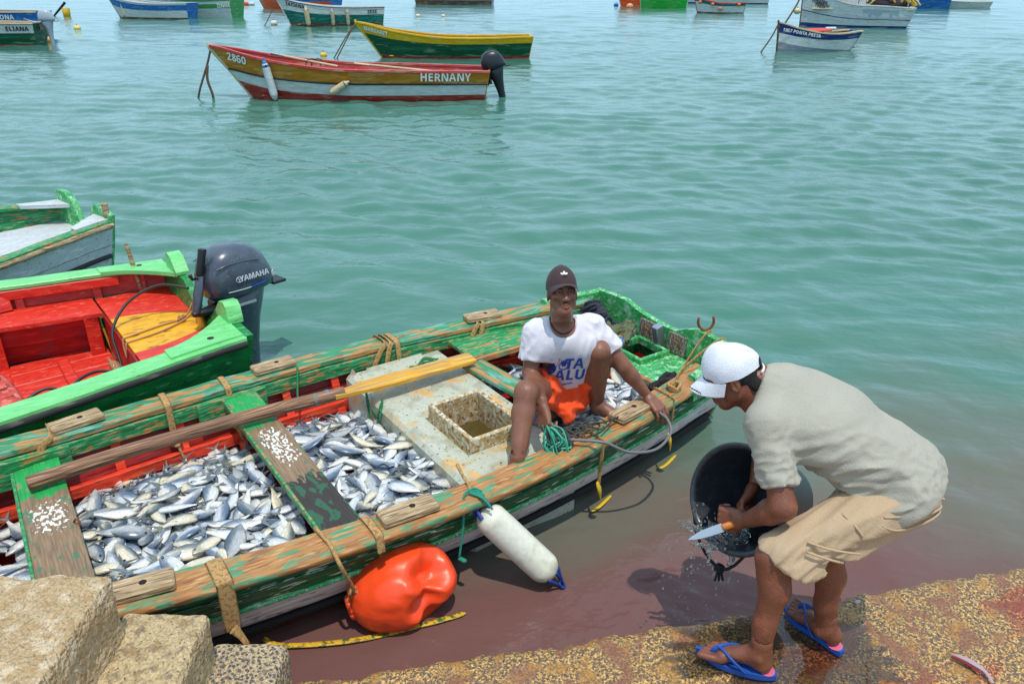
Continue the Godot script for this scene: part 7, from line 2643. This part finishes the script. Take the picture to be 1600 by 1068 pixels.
func build_seated_man() -> void:
	var pel := Vector3(0.285, 0.505, -3.80)
	var neck := Vector3(0.25, 0.975, -3.585)
	var lsh := Vector3(0.402, 0.905, -3.668)
	var rsh := Vector3(0.113, 0.905, -3.60)
	var lelb := Vector3(0.565, 0.70, -3.62)
	var lwr := Vector3(0.695, 0.535, -3.62)
	var relb := Vector3(0.092, 0.695, -3.555)
	var rwr := Vector3(0.148, 0.625, -3.355)
	var rhip := Vector3(0.205, 0.495, -3.765)
	var lhip := Vector3(0.365, 0.495, -3.79)
	var rknee := Vector3(0.067, 0.70, -3.345)
	var lknee := Vector3(0.431, 0.805, -3.575)
	var rank_ := Vector3(0.024, 0.425, -3.135)
	var lank := Vector3(0.447, 0.455, -3.665)
	var root := Vector3(0.285, 0.41, -3.8)
	var who := thing("person", "person in white printed shirt and orange shorts sitting in the fish boat", "person", Transform3D(Basis(), root))
	var back := Transform3D(Basis(), -root)
	var sk := skin("skin_dark", Color(0.50, 0.325, 0.25), 841)
	var f := Field.new(Vector3(-0.10, 0.33, -4.0), Vector3(0.82, 1.10, -3.0), 0.0095)
	f.cone(pel, neck - Vector3(0, 0.1, 0.03), 0.12, 0.10, 0.04)
	f.cone(neck - Vector3(0, 0.07, 0.02), Vector3(0.236, 1.06, -3.552), 0.060, 0.054, 0.03)
	for q in [[rhip, rknee, rank_, Vector3(0, 0.3, -1)], [lhip, lknee, lank, Vector3(0.1, -0.2, -1)]]:
		var a: Vector3 = q[0]
		var b: Vector3 = q[1]
		var c: Vector3 = q[2]
		var bk: Vector3 = q[3].normalized()
		f.cone(a, a.lerp(b, 0.55), 0.088, 0.075, 0.03)
		f.cone(a.lerp(b, 0.5), b, 0.076, 0.054, 0.02)
		f.ell(b - bk * 0.012, Vector3(0.047, 0.045, 0.045), Basis(), 0.02)
		f.cone(b, b.lerp(c, 0.33) + bk * 0.018, 0.048, 0.054, 0.03)
		f.cone(b.lerp(c, 0.33) + bk * 0.018, b.lerp(c, 0.7), 0.054, 0.040, 0.02)
		f.cone(b, c, 0.044, 0.036, 0.02)
	for q in [[lsh, lelb, lwr], [rsh, relb, rwr]]:
		f.cone(q[0], q[1], 0.052, 0.040, 0.02)
		f.cone(q[1], q[1].lerp(q[2], 0.3), 0.040, 0.041, 0.02)
		f.cone(q[1].lerp(q[2], 0.3), q[2], 0.041, 0.027, 0.02)
	# bare chest in the neckline
	f.cone(neck + Vector3(-0.04, -0.085, 0.02), neck + Vector3(0.04, -0.085, 0.015), 0.056, 0.056, 0.04)
	var body := MB.new()
	f.mesh_into(body)
	body.relax(2)
	var hd := face_frame(Vector3(0.238, 1.128, -3.532), Vector3(0.16, 0.42, 1.0), Vector3(0.02, 1, 0.0))
	hd.basis = hd.basis.scaled(Vector3.ONE * 0.85)
	add_head(body, hd, 1.0)
	# left hand resting on the rail, fingers over its edge
	var lx := Vector3(0.62, -0.52, 0.58).normalized()
	var ly := (Vector3(0.25, 0.9, 0.35) - lx * lx.dot(Vector3(0.25, 0.9, 0.35))).normalized()
	add_hand(body, Transform3D(Basis(lx, ly, lx.cross(ly)), lwr + lx * 0.015), -1.0, [0.42, 0.40, 0.45, 0.5], [Vector3(0.9, -0.35, 0.35), Vector3(0.9, -0.5, 0.1)])
	# right hand closed on the net
	var rx := Vector3(0.10, -0.78, 0.62).normalized()
	var ry := (Vector3(-0.75, 0.25, 0.6) - rx * rx.dot(Vector3(-0.75, 0.25, 0.6))).normalized()
	add_hand(body, Transform3D(Basis(rx, ry, rx.cross(ry)), rwr + rx * 0.015), 1.0, [0.95, 1.0, 1.0, 1.0], [Vector3(0.85, -0.5, 0.2), Vector3(0.8, -0.6, -0.2)])
	add_foot(body, Vector3(0.03, 0.37, -3.185), Vector3(-0.03, 0.37, -2.985), rank_ + Vector3(0, 0.0, 0), -1.0)
	add_foot(body, Vector3(0.425, 0.395, -3.70), Vector3(0.605, 0.40, -3.555), lank, 1.0)
	part("body", body, sk, who, back)
	# eyes, brows, beard shadow
	var ew := plain("eye_white", Color(0.55, 0.50, 0.46), 0.3)
	for s in [-1.0, 1.0]:
		var e := MB.new()
		e.xf = hd
		e.ball(Vector3(s * 0.030, 0.002, 0.0795), Vector3(0.0095, 0.0045, 0.0085), Basis(), 10)
		var eo := part("eye", e, ew, who, back)
		var ir := MB.new()
		ir.xf = hd
		ir.ball(Vector3(s * 0.031, 0.002, 0.0855), Vector3(0.0046, 0.0044, 0.004), Basis(), 8)
		part("iris", ir, plain("iris_dark", Color(0.03, 0.02, 0.02), 0.2), eo)
		var br := MB.new()
		br.xf = hd
		br.tube([Vector3(s * 0.014, 0.021, 0.0945), Vector3(s * 0.030, 0.026, 0.090), Vector3(s * 0.047, 0.021, 0.078)], [0.003, 0.0042, 0.003], 6)
		part("eyebrow", br, M.ink_dark, who, back)
	var must := MB.new()
	must.xf = hd
	must.tube([Vector3(-0.021, -0.060, 0.091), Vector3(0.0, -0.0535, 0.1015), Vector3(0.021, -0.060, 0.091)], [0.003, 0.0045, 0.003], 6)
	part("moustache", must, plain("beard_dark", Color(0.07, 0.05, 0.045), 0.8), who, back)
	# cap
	var cm := cloth("cap_brown", Color(0.235, 0.165, 0.175), 845)
	var capx := hd * Transform3D(Basis(Vector3.RIGHT, -0.10), Vector3(0, 0.028, 0.0))
	var cb := MB.new()
	cap_mesh(cb, capx)
	var cap := part("cap", cb, cm, who, back)
	var bb := MB.new()
	cap_bill(bb, capx, 0.016)
	part("bill", bb, cm, cap)
	# three-leaf badge with bars across its foot
	var bad := MB.new()
	var badx := capx * Transform3D(Basis(Vector3.RIGHT, -0.62), Vector3(0, 0.066, 0.0925))
	bad.xf = badx
	for k in 3:
		var a := (k - 1) * 0.78
		var dir := Vector3(sin(a), cos(a), 0)
		bad.ball(dir * 0.015 + Vector3(0, -0.002, -0.006 * absf(a)), Vector3(0.0068, 0.0135 if k == 1 else 0.0125, 0.0022), Basis(Vector3(0, 0, 1), -a), 12)
	part("badge", bad, plain("badge_white", Color(0.86, 0.84, 0.82), 0.6), cap)
	var bars := MB.new()
	bars.xf = badx
	for k in 3:
		bars.box(Vector3(0, -0.0035 - 0.0042 * k, 0.0015), Vector3(0.030 - 0.006 * k, 0.0016, 0.0025), 0.0003)
	part("badge_bars", bars, cm, cap)
	# necklace
	var nk := MB.new()
	var np := []
	for i in 15:
		var a := lerpf(-1.9, 1.9, i / 14.0)
		var p := neck + Vector3(0.062 * sin(a), 0.055 - 0.115 * (0.5 + 0.5 * cos(a)), 0.02 + 0.13 * maxf(0.0, cos(a)))
		var dir := (neck + Vector3(0, -0.03, -0.02) - p).normalized()
		p -= dir * 0.05
		for k in 60:
			var e := f.at(p)
			if e < 0.004:
				break
			p += dir * clampf(e * 0.5, 0.0015, 0.008)
		np.append(p)
	nk.tube(np, 0.0028, 6)
	part("necklace", nk, M.ink_dark, who, back)
	# shorts
	var orange := cloth("shorts_orange", Color(0.93, 0.30, 0.05), 850, 26.0, 0.8)
	var s := Field.new(Vector3(0.05, 0.36, -3.98), Vector3(0.56, 0.78, -3.36), 0.0085)
	s.cone(pel + Vector3(-0.06, 0.02, 0), pel + Vector3(0.06, 0.02, 0), 0.135, 0.135, 0.03)
	s.cone(rhip, rhip.lerp(rknee, 0.60), 0.115, 0.105, 0.03)
	s.cone(lhip, lhip.lerp(lknee, 0.50), 0.118, 0.112, 0.03)
	s.cone(pel + Vector3(0.0, -0.01, 0.10), pel + Vector3(0.01, -0.055, 0.24), 0.090, 0.05, 0.05)
	s.cone(lhip.lerp(lknee, 0.3) + Vector3(-0.02, -0.06, 0.02), pel + Vector3(0.05, -0.06, 0.16), 0.06, 0.05, 0.04)
	s.cut(rhip.lerp(rknee, 0.58), rknee - rhip, 0.16)
	s.cut(lhip.lerp(lknee, 0.52), (lknee - lhip) + Vector3(0.0, 0.0, 0.05), 0.12)
	s.cut(Vector3(0.28, 0.408, -3.7), Vector3(0, -1, 0))
	var sb := MB.new()
	s.mesh_into(sb)
	sb.relax(3)
	fold(sb, 0.014, 12.0, Vector3(0.1, 0.6, 0.8), 61, func(_p): return 1.0)
	sb.relax(1)
	part("shorts", sb, orange, who, back)
	# shirt
	var white := cloth("shirt_white", Color(0.83, 0.82, 0.85), 860)
	var t := Field.new(Vector3(-0.06, 0.44, -4.0), Vector3(0.58, 1.06, -3.38), 0.0075)
	t.cone(neck + Vector3(-0.085, -0.14, -0.02), pel + Vector3(-0.07, 0.07, 0.02), 0.108, 0.120, 0.04)
	t.cone(neck + Vector3(0.085, -0.14, -0.03), pel + Vector3(0.07, 0.07, 0.02), 0.108, 0.120, 0.04)
	t.cone(neck + Vector3(0, -0.10, 0.0), pel + Vector3(0.0, 0.08, 0.05), 0.105, 0.125, 0.04)
	t.cone(neck + Vector3(-0.02, -0.045, 0), rsh, 0.062, 0.062, 0.03)
	t.cone(neck + Vector3(0.02, -0.045, 0), lsh, 0.062, 0.062, 0.03)
	t.cone(rsh, rsh.lerp(relb, 0.74), 0.062, 0.072, 0.02)
	t.cone(lsh, lsh.lerp(lelb, 0.70), 0.062, 0.072, 0.02)
	t.cut(rsh.lerp(relb, 0.68), relb - rsh, 0.12)
	t.cut(lsh.lerp(lelb, 0.64), lelb - lsh, 0.12)
	t.ell(neck + Vector3(0, 0.035, 0.060), Vector3(0.078, 0.105, 0.075), Basis(), -0.006)
	t.ell(neck + Vector3(0, 0.05, -0.02), Vector3(0.075, 0.10, 0.08), Basis(), -0.006)
	t.cut(pel + Vector3(0, 0.045, 0.06), Vector3(0.1, -1, 0.10))
	var tb := MB.new()
	t.mesh_into(tb)
	tb.relax(4)
	fold(tb, 0.007, 12.0, Vector3(0.35, 0.9, 0.2), 71, func(p): return clampf(absf(p.x - 0.26) * 5.0 - 0.05, 0.10, 1.0))
	fold(tb, 0.003, 18.0, Vector3(-0.5, 0.6, 0.2), 73, func(p): return clampf(absf(p.x - 0.26) * 6.0 - 0.2, 0.0, 1.0))
	tb.relax(1)
	var shirt := part("shirt", tb, white, who, back)
	var rim := MB.new()
	var rp := []
	for i in 25:
		var a := TAU * i / 24.0
		var p := neck + Vector3(0.0, 0.015, 0.05) + Basis(Vector3.RIGHT, -0.35) * Vector3(0.083 * cos(a), 0.107 * sin(a), 0.0)
		var dir := Vector3(0, -0.1, -1).normalized()
		p += Vector3(0, 0, 0.12)
		var hit := false
		for k in 90:
			var e := t.at(p)
			if e < 0.001:
				hit = true
				break
			p += dir * clampf(e * 0.5, 0.0015, 0.008)
		if hit and p.z > -3.66:
			rp.append(p)
	if rp.size() > 4:
		rim.tube(rp, 0.0035, 6)
	# lettering on the chest
	var bluem := plain("print_blue", Color(0.09, 0.28, 0.68), 0.7)
	var cdir := Vector3(0.14, 0.30, 0.95).normalized()
	var rows := [["V TA", 0.060, 0.752, 0.0], ["KALU", 0.060, 0.682, 0.0]]
	for r in rows:
		var fr: Transform3D = face_frame(Vector3(0.282 + r[3], r[2], -3.45) + cdir * 0.10, cdir, Vector3.UP)
		fr.origin.y += 0.03
		var tm := letters(r[0], r[1], 0.004)
		part("lettering", print_on(t, tm, fr, 0.003), bluem, shirt, Transform3D())
	var fr2 := face_frame(Vector3(0.282, 0.772, -3.45) + cdir * 0.10, cdir, Vector3.UP)
	var hand := MB.new()
	hand.xf = Transform3D()
	var hp := []
	for i in 21:
		var a := TAU * i / 20.0
		hp.append(Vector3(-0.016 + 0.022 * cos(a), 0.022 * sin(a), 0.0))
	for i in hp.size():
		hp[i] = drop(t, fr2 * hp[i], -cdir, 0.003)
	hand.tube(hp, 0.0026, 5)
	for k in 4:
		var a := (k - 1.5) * 0.35
		var p0 := Vector3(-0.016 + 0.004 * (k - 1.5), 0.0, 0)
		var p1 := Vector3(-0.016 + 0.026 * sin(a), 0.032 * cos(a), 0)
		hand.tube([drop(t, fr2 * p0, -cdir, 0.003), drop(t, fr2 * p0.lerp(p1, 0.5), -cdir, 0.003), drop(t, fr2 * p1, -cdir, 0.003)], 0.003, 5)
	part("hand_print", hand, bluem, shirt)
	var scr := MB.new()
	var spt := []
	for i in 30:
		spt.append(drop(t, fr2 * Vector3(-0.075 + 0.0042 * i, -0.125 + 0.006 * sin(i * 1.7) + 0.0007 * i, 0), -cdir, 0.002))
	scr.tube(spt, 0.0022, 5)
	part("script_print", scr, bluem, shirt)


func drop(f: Field, p: Vector3, dir: Vector3, lift: float) -> Vector3:
	var t := 0.0
	for k in 80:
		var e := f.at(p + dir * t)
		if e < 0.0005:
			break
		t += clampf(e * 0.7, 0.0006, 0.02)
	return p + dir * (t - lift)


# ---------------------------------------------------------------- things held and things lying about
func garment(lo: Vector3, hi: Vector3, sd: int) -> MB:
	rng.seed = sd
	var f := Field.new(lo - Vector3(0.05, 0.02, 0.05), hi + Vector3(0.05, 0.05, 0.05), 0.0075)
	var mid := (lo + hi) / 2.0
	for k in 9:
		var a := Vector3(rng.randf_range(lo.x, hi.x), lo.y + 0.02, rng.randf_range(lo.z, hi.z))
		var b := Vector3(rng.randf_range(lo.x, hi.x), rng.randf_range(lo.y + 0.02, hi.y), rng.randf_range(lo.z, hi.z)).lerp(mid, 0.3)
		f.cone(a, b, 0.030, 0.038, 0.035)
	f.cut(Vector3(mid.x, lo.y, mid.z), Vector3.DOWN)
	var m := MB.new()
	f.mesh_into(m)
	fold(m, 0.022, 11.0, Vector3(rng.randf_range(-1, 1), 0.2, rng.randf_range(-1, 1)), sd + 1, func(_p): return 1.0)
	fold(m, 0.010, 24.0, Vector3(rng.randf_range(-1, 1), 0.5, rng.randf_range(-1, 1)), sd + 2, func(_p): return 1.0)
	return m


func build_gear() -> void:
	# clothes left on the stern
	var navy := cloth("cloth_navy", Color(0.155, 0.17, 0.22), 870)
	var olive := cloth("cloth_olive", Color(0.36, 0.39, 0.27), 874)
	var g1 := garment(Vector3(1.58, 0.36, -0.52), Vector3(1.86, 0.57, -0.18), 901)
	single("jacket", g1, navy, "crumpled dark navy garment heaped in the far stern corner", "clothing", MAIN)
	var g2 := garment(Vector3(1.60, 0.38, -0.26), Vector3(1.84, 0.47, -0.04), 917)
	single("trousers", g2, olive, "crumpled olive green garment below the navy one at the stern", "clothing", MAIN)
	# dark line and rags in the near stern corner
	var rags := garment(Vector3(1.34, 0.40, 0.52), Vector3(1.56, 0.44, 0.58), 931)
	single("rag", rags, plain("rag_black", Color(0.09, 0.09, 0.10), 0.8), "black rag jammed behind the near rail at the stern", "rag", MAIN)
	# the net in the seated man's hand
	rng.seed = 321
	var net := thing("fishing_net", "bunch of teal net twine held in the seated man's right hand", "net")
	var grip := Vector3(0.170, 0.555, -3.300)
	for k in 34:
		var b := MB.new()
		var a := rng.randf() * TAU
		var r := rng.randf_range(0.01, 0.05)
		var l := rng.randf_range(0.09, 0.18)
		var out := Vector3(0.025 + cos(a) * r, 0, 0.02 + sin(a) * r * 0.8)
		var low := grip + out + Vector3(0.02, -l * 0.75, l * 0.4)
		low.y = maxf(low.y, 0.385)
		var side := Vector3(rng.randf_range(-0.035, 0.035), rng.randf_range(-0.02, 0.02), rng.randf_range(-0.03, 0.03))
		var p := [grip + Vector3(rng.randf_range(-0.015, 0.015), rng.randf_range(-0.01, 0.02), 0.0), grip.lerp(low, 0.45) + side + out * 0.4, low + side, low + Vector3(0.012, 0.006, 0.01), low.lerp(grip, 0.5) - side + out * 0.3 + Vector3(0.01, 0.02, 0.0), grip + Vector3(rng.randf_range(-0.015, 0.015), -0.01, rng.randf_range(-0.01, 0.01))]
		b.tube(bend(p, 5), rng.randf_range(0.003, 0.0055), 6)
		part("twine", b, [M.teal_cord, M.teal_cord, M.teal_light, M.net_grey][k % 4], net)
	for k in 26:
		var b := MB.new()
		var c := Vector3(0.215, 0.475, -3.235)
		var pts := []
		var q0 := Basis(Vector3(rng.randf() - 0.5, rng.randf() - 0.5, rng.randf() - 0.5).normalized(), rng.randf() * TAU)
		for i in 7:
			var a := TAU * i / 6.0
			pts.append(c + (q0 * Vector3(cos(a), 0.3 * sin(a * 2.0), sin(a) * 0.6)) * Vector3(0.070, 0.05, 0.055) * rng.randf_range(0.75, 1.1))
		b.tube(bend(pts, 4), rng.randf_range(0.0025, 0.005), 6)
		part("twine", b, [M.teal_cord, M.teal_light, M.net_grey][k % 3], net)
	for k in 6:
		var b := MB.new()
		var c := Vector3(0.24 + 0.035 * k, 0.50 + 0.004 * (k % 3), -3.27 - 0.025 * k)
		var pts := []
		for i in 9:
			var a := TAU * i / 8.0
			pts.append(c + Vector3(0.05 * cos(a), 0.012 * sin(a * 2.0 + k), 0.028 * sin(a)))
		b.tube(bend(pts, 3), 0.0042, 6)
		part("line_coil", b, M.net_grey, net)
	# the hose that loops from his left hand over the rail
	var hose := MB.new()
	hose.tube(bend([Vector3(0.745, 0.475, -3.555), Vector3(0.79, 0.455, -3.50), Vector3(0.79, 0.42, -3.42), Vector3(0.70, 0.40, -3.31), Vector3(0.56, 0.43, -3.24), Vector3(0.44, 0.495, -3.22), Vector3(0.32, 0.50, -3.235), Vector3(0.22, 0.495, -3.25)], 7), 0.0075, 8)
	single("hose", hose, M.grey_hose, "grey hose looping over the near rail from the seated man's hand", "hose")
	var line := MB.new()
	line.tube(bend([Vector3(0.72, 0.487, -3.60), Vector3(0.64, 0.485, -3.56), Vector3(0.58, 0.50, -3.50), Vector3(0.50, 0.505, -3.42), Vector3(0.40, 0.51, -3.36), Vector3(0.30, 0.50, -3.29)], 6), 0.0045, 6)
	line.tube(bend([Vector3(0.50, 0.505, -3.42), Vector3(0.42, 0.50, -3.30), Vector3(0.34, 0.495, -3.27), Vector3(0.27, 0.50, -3.33), Vector3(0.33, 0.49, -3.39), Vector3(0.42, 0.50, -3.385)], 5), 0.0045, 6)
	single("fishing_line", line, M.dark_hose, "thin dark line running from the net along the near rail", "line")
	# tub, tilted against the bent man's knee
	var axis := Vector3(-0.76, 0.36, 0.54).normalized()
	var tx := axis.cross(Vector3.UP).normalized()
	var rimc := Vector3(0.835, 0.725, -2.455)
	var tt := Transform3D(Basis(tx, axis, tx.cross(axis)), rimc - axis * 0.33)
	var tub := thing("tub", "black plastic tub tipped towards the water by the bending person", "tub", tt)
	var tb := MB.new()
	tb.lathe([Vector2(0.0, 0.0), Vector2(0.12, 0.0), Vector2(0.135, 0.012), Vector2(0.195, 0.315), Vector2(0.207, 0.318), Vector2(0.212, 0.325), Vector2(0.207, 0.333), Vector2(0.193, 0.330), Vector2(0.187, 0.315), Vector2(0.130, 0.022), Vector2(0.0, 0.015)], 56)
	var tubm := textured("tub_plastic", layered(Color(0.19, 0.205, 0.225), [[Color(0.23, 0.245, 0.265), 0.02, 1.0, 0.55, 0.2, 4], [Color(0.26, 0.28, 0.30), 0.05, 1.0, 0.76, 0.05, 4]], 940, 256, 0.1, 0.1), Vector3(2, 2, 2), 0.28)
	part("shell", tb, tubm, tub)
	# its handle, a black rope with a knot, hanging below the rim
	var inv := tt.affine_inverse()
	var dn := inv.basis * Vector3.DOWN
	var a0 := atan2(dn.z, dn.x)
	var hl := []
	for q in [[-0.55, 0.0], [-0.40, 0.05], [-0.15, 0.075], [0.2, 0.055], [0.55, 0.025], [0.8, 0.0]]:
		var aa: float = a0 + q[0] * 1.0
		hl.append(Vector3(cos(aa) * 0.208, 0.318, sin(aa) * 0.208) + dn * q[1] + Vector3(0, 0.02 * minf(1.0, q[1] * 30.0), 0))
	var rb := MB.new()
	rb.tube(bend(hl, 6), 0.0062, 8)
	var kp: Vector3 = hl[2]
	for k in 3:
		var ring := []
		for i in 10:
			var a := TAU * i / 8.0 + k
			ring.append(kp + Vector3(0.014 * cos(a), 0.012 * sin(a), 0.010 * sin(a * 1.4 + k)))
		rb.tube(bend(ring, 3), 0.006, 6)
	for k in 3:
		rb.tube([kp, kp + inv.basis * Vector3(0.008 * (k - 1), -0.02, 0.006), kp + inv.basis * Vector3(0.016 * (k - 1), -0.05, 0.012)], 0.005, 6)
	part("rope_handle", rb, M.black_rope, tub)
	var rb2 := MB.new()
	var hl2 := []
	for q in [Vector3(0.985, 0.80, -2.36), Vector3(0.975, 0.73, -2.32), Vector3(0.965, 0.65, -2.30), Vector3(0.93, 0.60, -2.27)]:
		hl2.append(inv * q)
	rb2.tube(bend(hl2, 5), 0.0062, 8)
	part("rope_handle", rb2, M.black_rope, tub)
	# water swirling out of the tub
	var glass := plain("splash_water", Color(0.93, 0.96, 0.97, 0.06), 0.02, {"refraction_enabled": true, "refraction_scale": 0.033})
	var lip := rimc - Vector3(0, 1, 0).slide(axis).normalized() * 0.185
	var wf := Field.new(lip - Vector3(0.17, 0.12, 0.13), lip + Vector3(0.16, 0.16, 0.13), 0.0055)
	rng.seed = 55
	for k in 44:
		var a := lip + Vector3(rng.randf_range(-0.06, 0.09), rng.randf_range(-0.005, 0.03), rng.randf_range(-0.07, 0.05)) - axis * 0.03
		var b := a + Vector3(rng.randf_range(-0.10, 0.02), rng.randf_range(-0.05, 0.07), rng.randf_range(-0.05, 0.05))
		wf.cone(a, b, rng.randf_range(0.009, 0.017), rng.randf_range(0.003, 0.008), 0.012)
	var wm := MB.new()
	wf.mesh_into(wm)
	fold(wm, 0.010, 34.0, Vector3(-0.6, 0.4, 0.3), 88, func(_p): return 1.0)
	single("splash", wm, glass, "splash of clear water leaping at the black tub's lower rim", "water")
	var dm := MB.new()
	dm.ball(Vector3.ZERO, Vector3(1, 1.25, 1), Basis(), 8)
	var mm := MultiMesh.new()
	mm.transform_format = MultiMesh.TRANSFORM_3D
	mm.mesh = dm.mesh()
	mm.instance_count = 210
	for i in 210:
		var p: Vector3
		if i < 110:
			p = lip + Vector3(rng.randfn(-0.03, 0.07), rng.randfn(0.0, 0.07), rng.randfn(0.0, 0.05))
		else:
			p = Vector3(rng.randfn(0.74, 0.10), rng.randf_range(0.02, 0.42), rng.randfn(-2.52, 0.09))
			p.z = minf(p.z, quay_edge(p.x) - 0.03)
		mm.set_instance_transform(i, Transform3D(Basis().scaled(Vector3.ONE * rng.randf_range(0.0014, 0.0048)), p))
	var mi := MultiMeshInstance3D.new()
	mi.name = "water_drops"
	mi.multimesh = mm
	mi.material_override = glass
	mi.set_meta("kind", "stuff")
	tag(mi, "loose water drops falling below the black tub", "water")
	add_child(mi)
	# knife
	var k0 := Vector3(0.782, 0.712, -2.318)
	var kd := (Vector3(0.602, 0.668, -2.285) - k0).normalized()
	var kt := look(k0, kd, Vector3(0.1, 0.55, 0.8))
	var knife := thing("knife", "short broad knife with orange wooden handle held over the tub rim", "knife", kt)
	var hb := MB.new()
	hb.tube([Vector3(-0.085, 0, 0), Vector3(-0.06, 0, 0), Vector3(0.015, 0, 0), Vector3(0.03, 0, 0)], [0.011, 0.014, 0.0135, 0.012], 12, 0.8)
	part("handle", hb, plain("knife_handle", Color(0.72, 0.42, 0.14), 0.5), knife)
	var top := PackedVector3Array()
	var low := PackedVector3Array()
	for i in 9:
		var t := i / 8.0
		var w := 0.015 * (1.0 - pow(t, 3.5)) + 0.0006
		for j in 3:
			var s := j - 1.0
			var z := s * w - 0.004 * t * t
			top.append(Vector3(0.028 + 0.132 * t, 0.0011 * (1.0 - absf(s) * 0.7), z))
			low.append(Vector3(0.028 + 0.132 * t, -0.0011 * (1.0 - absf(s) * 0.7), z))
	var bl := MB.new()
	bl.slab(top, low, 9, 3)
	part("blade", bl, plain("steel", Color(0.74, 0.76, 0.78), 0.28, {"metallic": 0.85}), knife)
	# scrap of fish on the quay
	var sc := thing("fish_scrap", "bloody strip of fish skin lying on the quay at the lower right", "fish scrap")
	var sb := MB.new()
	sb.tube(bend([Vector3(1.600, 0.266, -2.150), Vector3(1.640, 0.270, -2.115), Vector3(1.672, 0.268, -2.070), Vector3(1.674, 0.266, -2.020)], 6), [0.003, 0.005, 0.007, 0.009, 0.010, 0.011, 0.012, 0.012, 0.012, 0.011, 0.010, 0.009, 0.008, 0.008, 0.007, 0.007, 0.006, 0.006, 0.005], 8, 0.4)
	part("skin", sb, plain("scrap_silver", Color(0.70, 0.60, 0.62), 0.25, {"metallic": 0.2}), sc)
	var sb2 := MB.new()
	sb2.tube(bend([Vector3(1.592, 0.264, -2.142), Vector3(1.628, 0.267, -2.104), Vector3(1.656, 0.266, -2.062)], 6), 0.006, 8, 0.5)
	part("flesh", sb2, plain("scrap_flesh", Color(0.50, 0.08, 0.06), 0.3), sc)
	for q in [["small pale fish scale cluster on the quay edge by the right foot", Vector3(1.245, 0.262, -2.405)], ["pale scrap on the quay edge right of the person's feet", Vector3(1.36, 0.262, -2.42)]]:
		var b := MB.new()
		b.ball(Vector3.ZERO, Vector3(0.016, 0.004, 0.010), Basis(Vector3.UP, 0.5), 8)
		single("fish_scrap", b, M.scrap_silver, q[0], "fish scrap", Transform3D(Basis(), q[1]))


func _ready() -> void:
	setup_view()
	MAIN = Transform3D(Basis(Vector3(0.8246, 0, -0.5657), Vector3.UP, Vector3(0.5657, 0, 0.8246)), Vector3(-0.643, 0, -3.574))
	build_sea()
	build_quay()
	build_steps()
	paint_materials()
	build_main_boat()
	build_red_boat()
	build_white_boat()
	build_far_boats()
	build_floats()
	build_fish()
	build_people()
	build_gear()
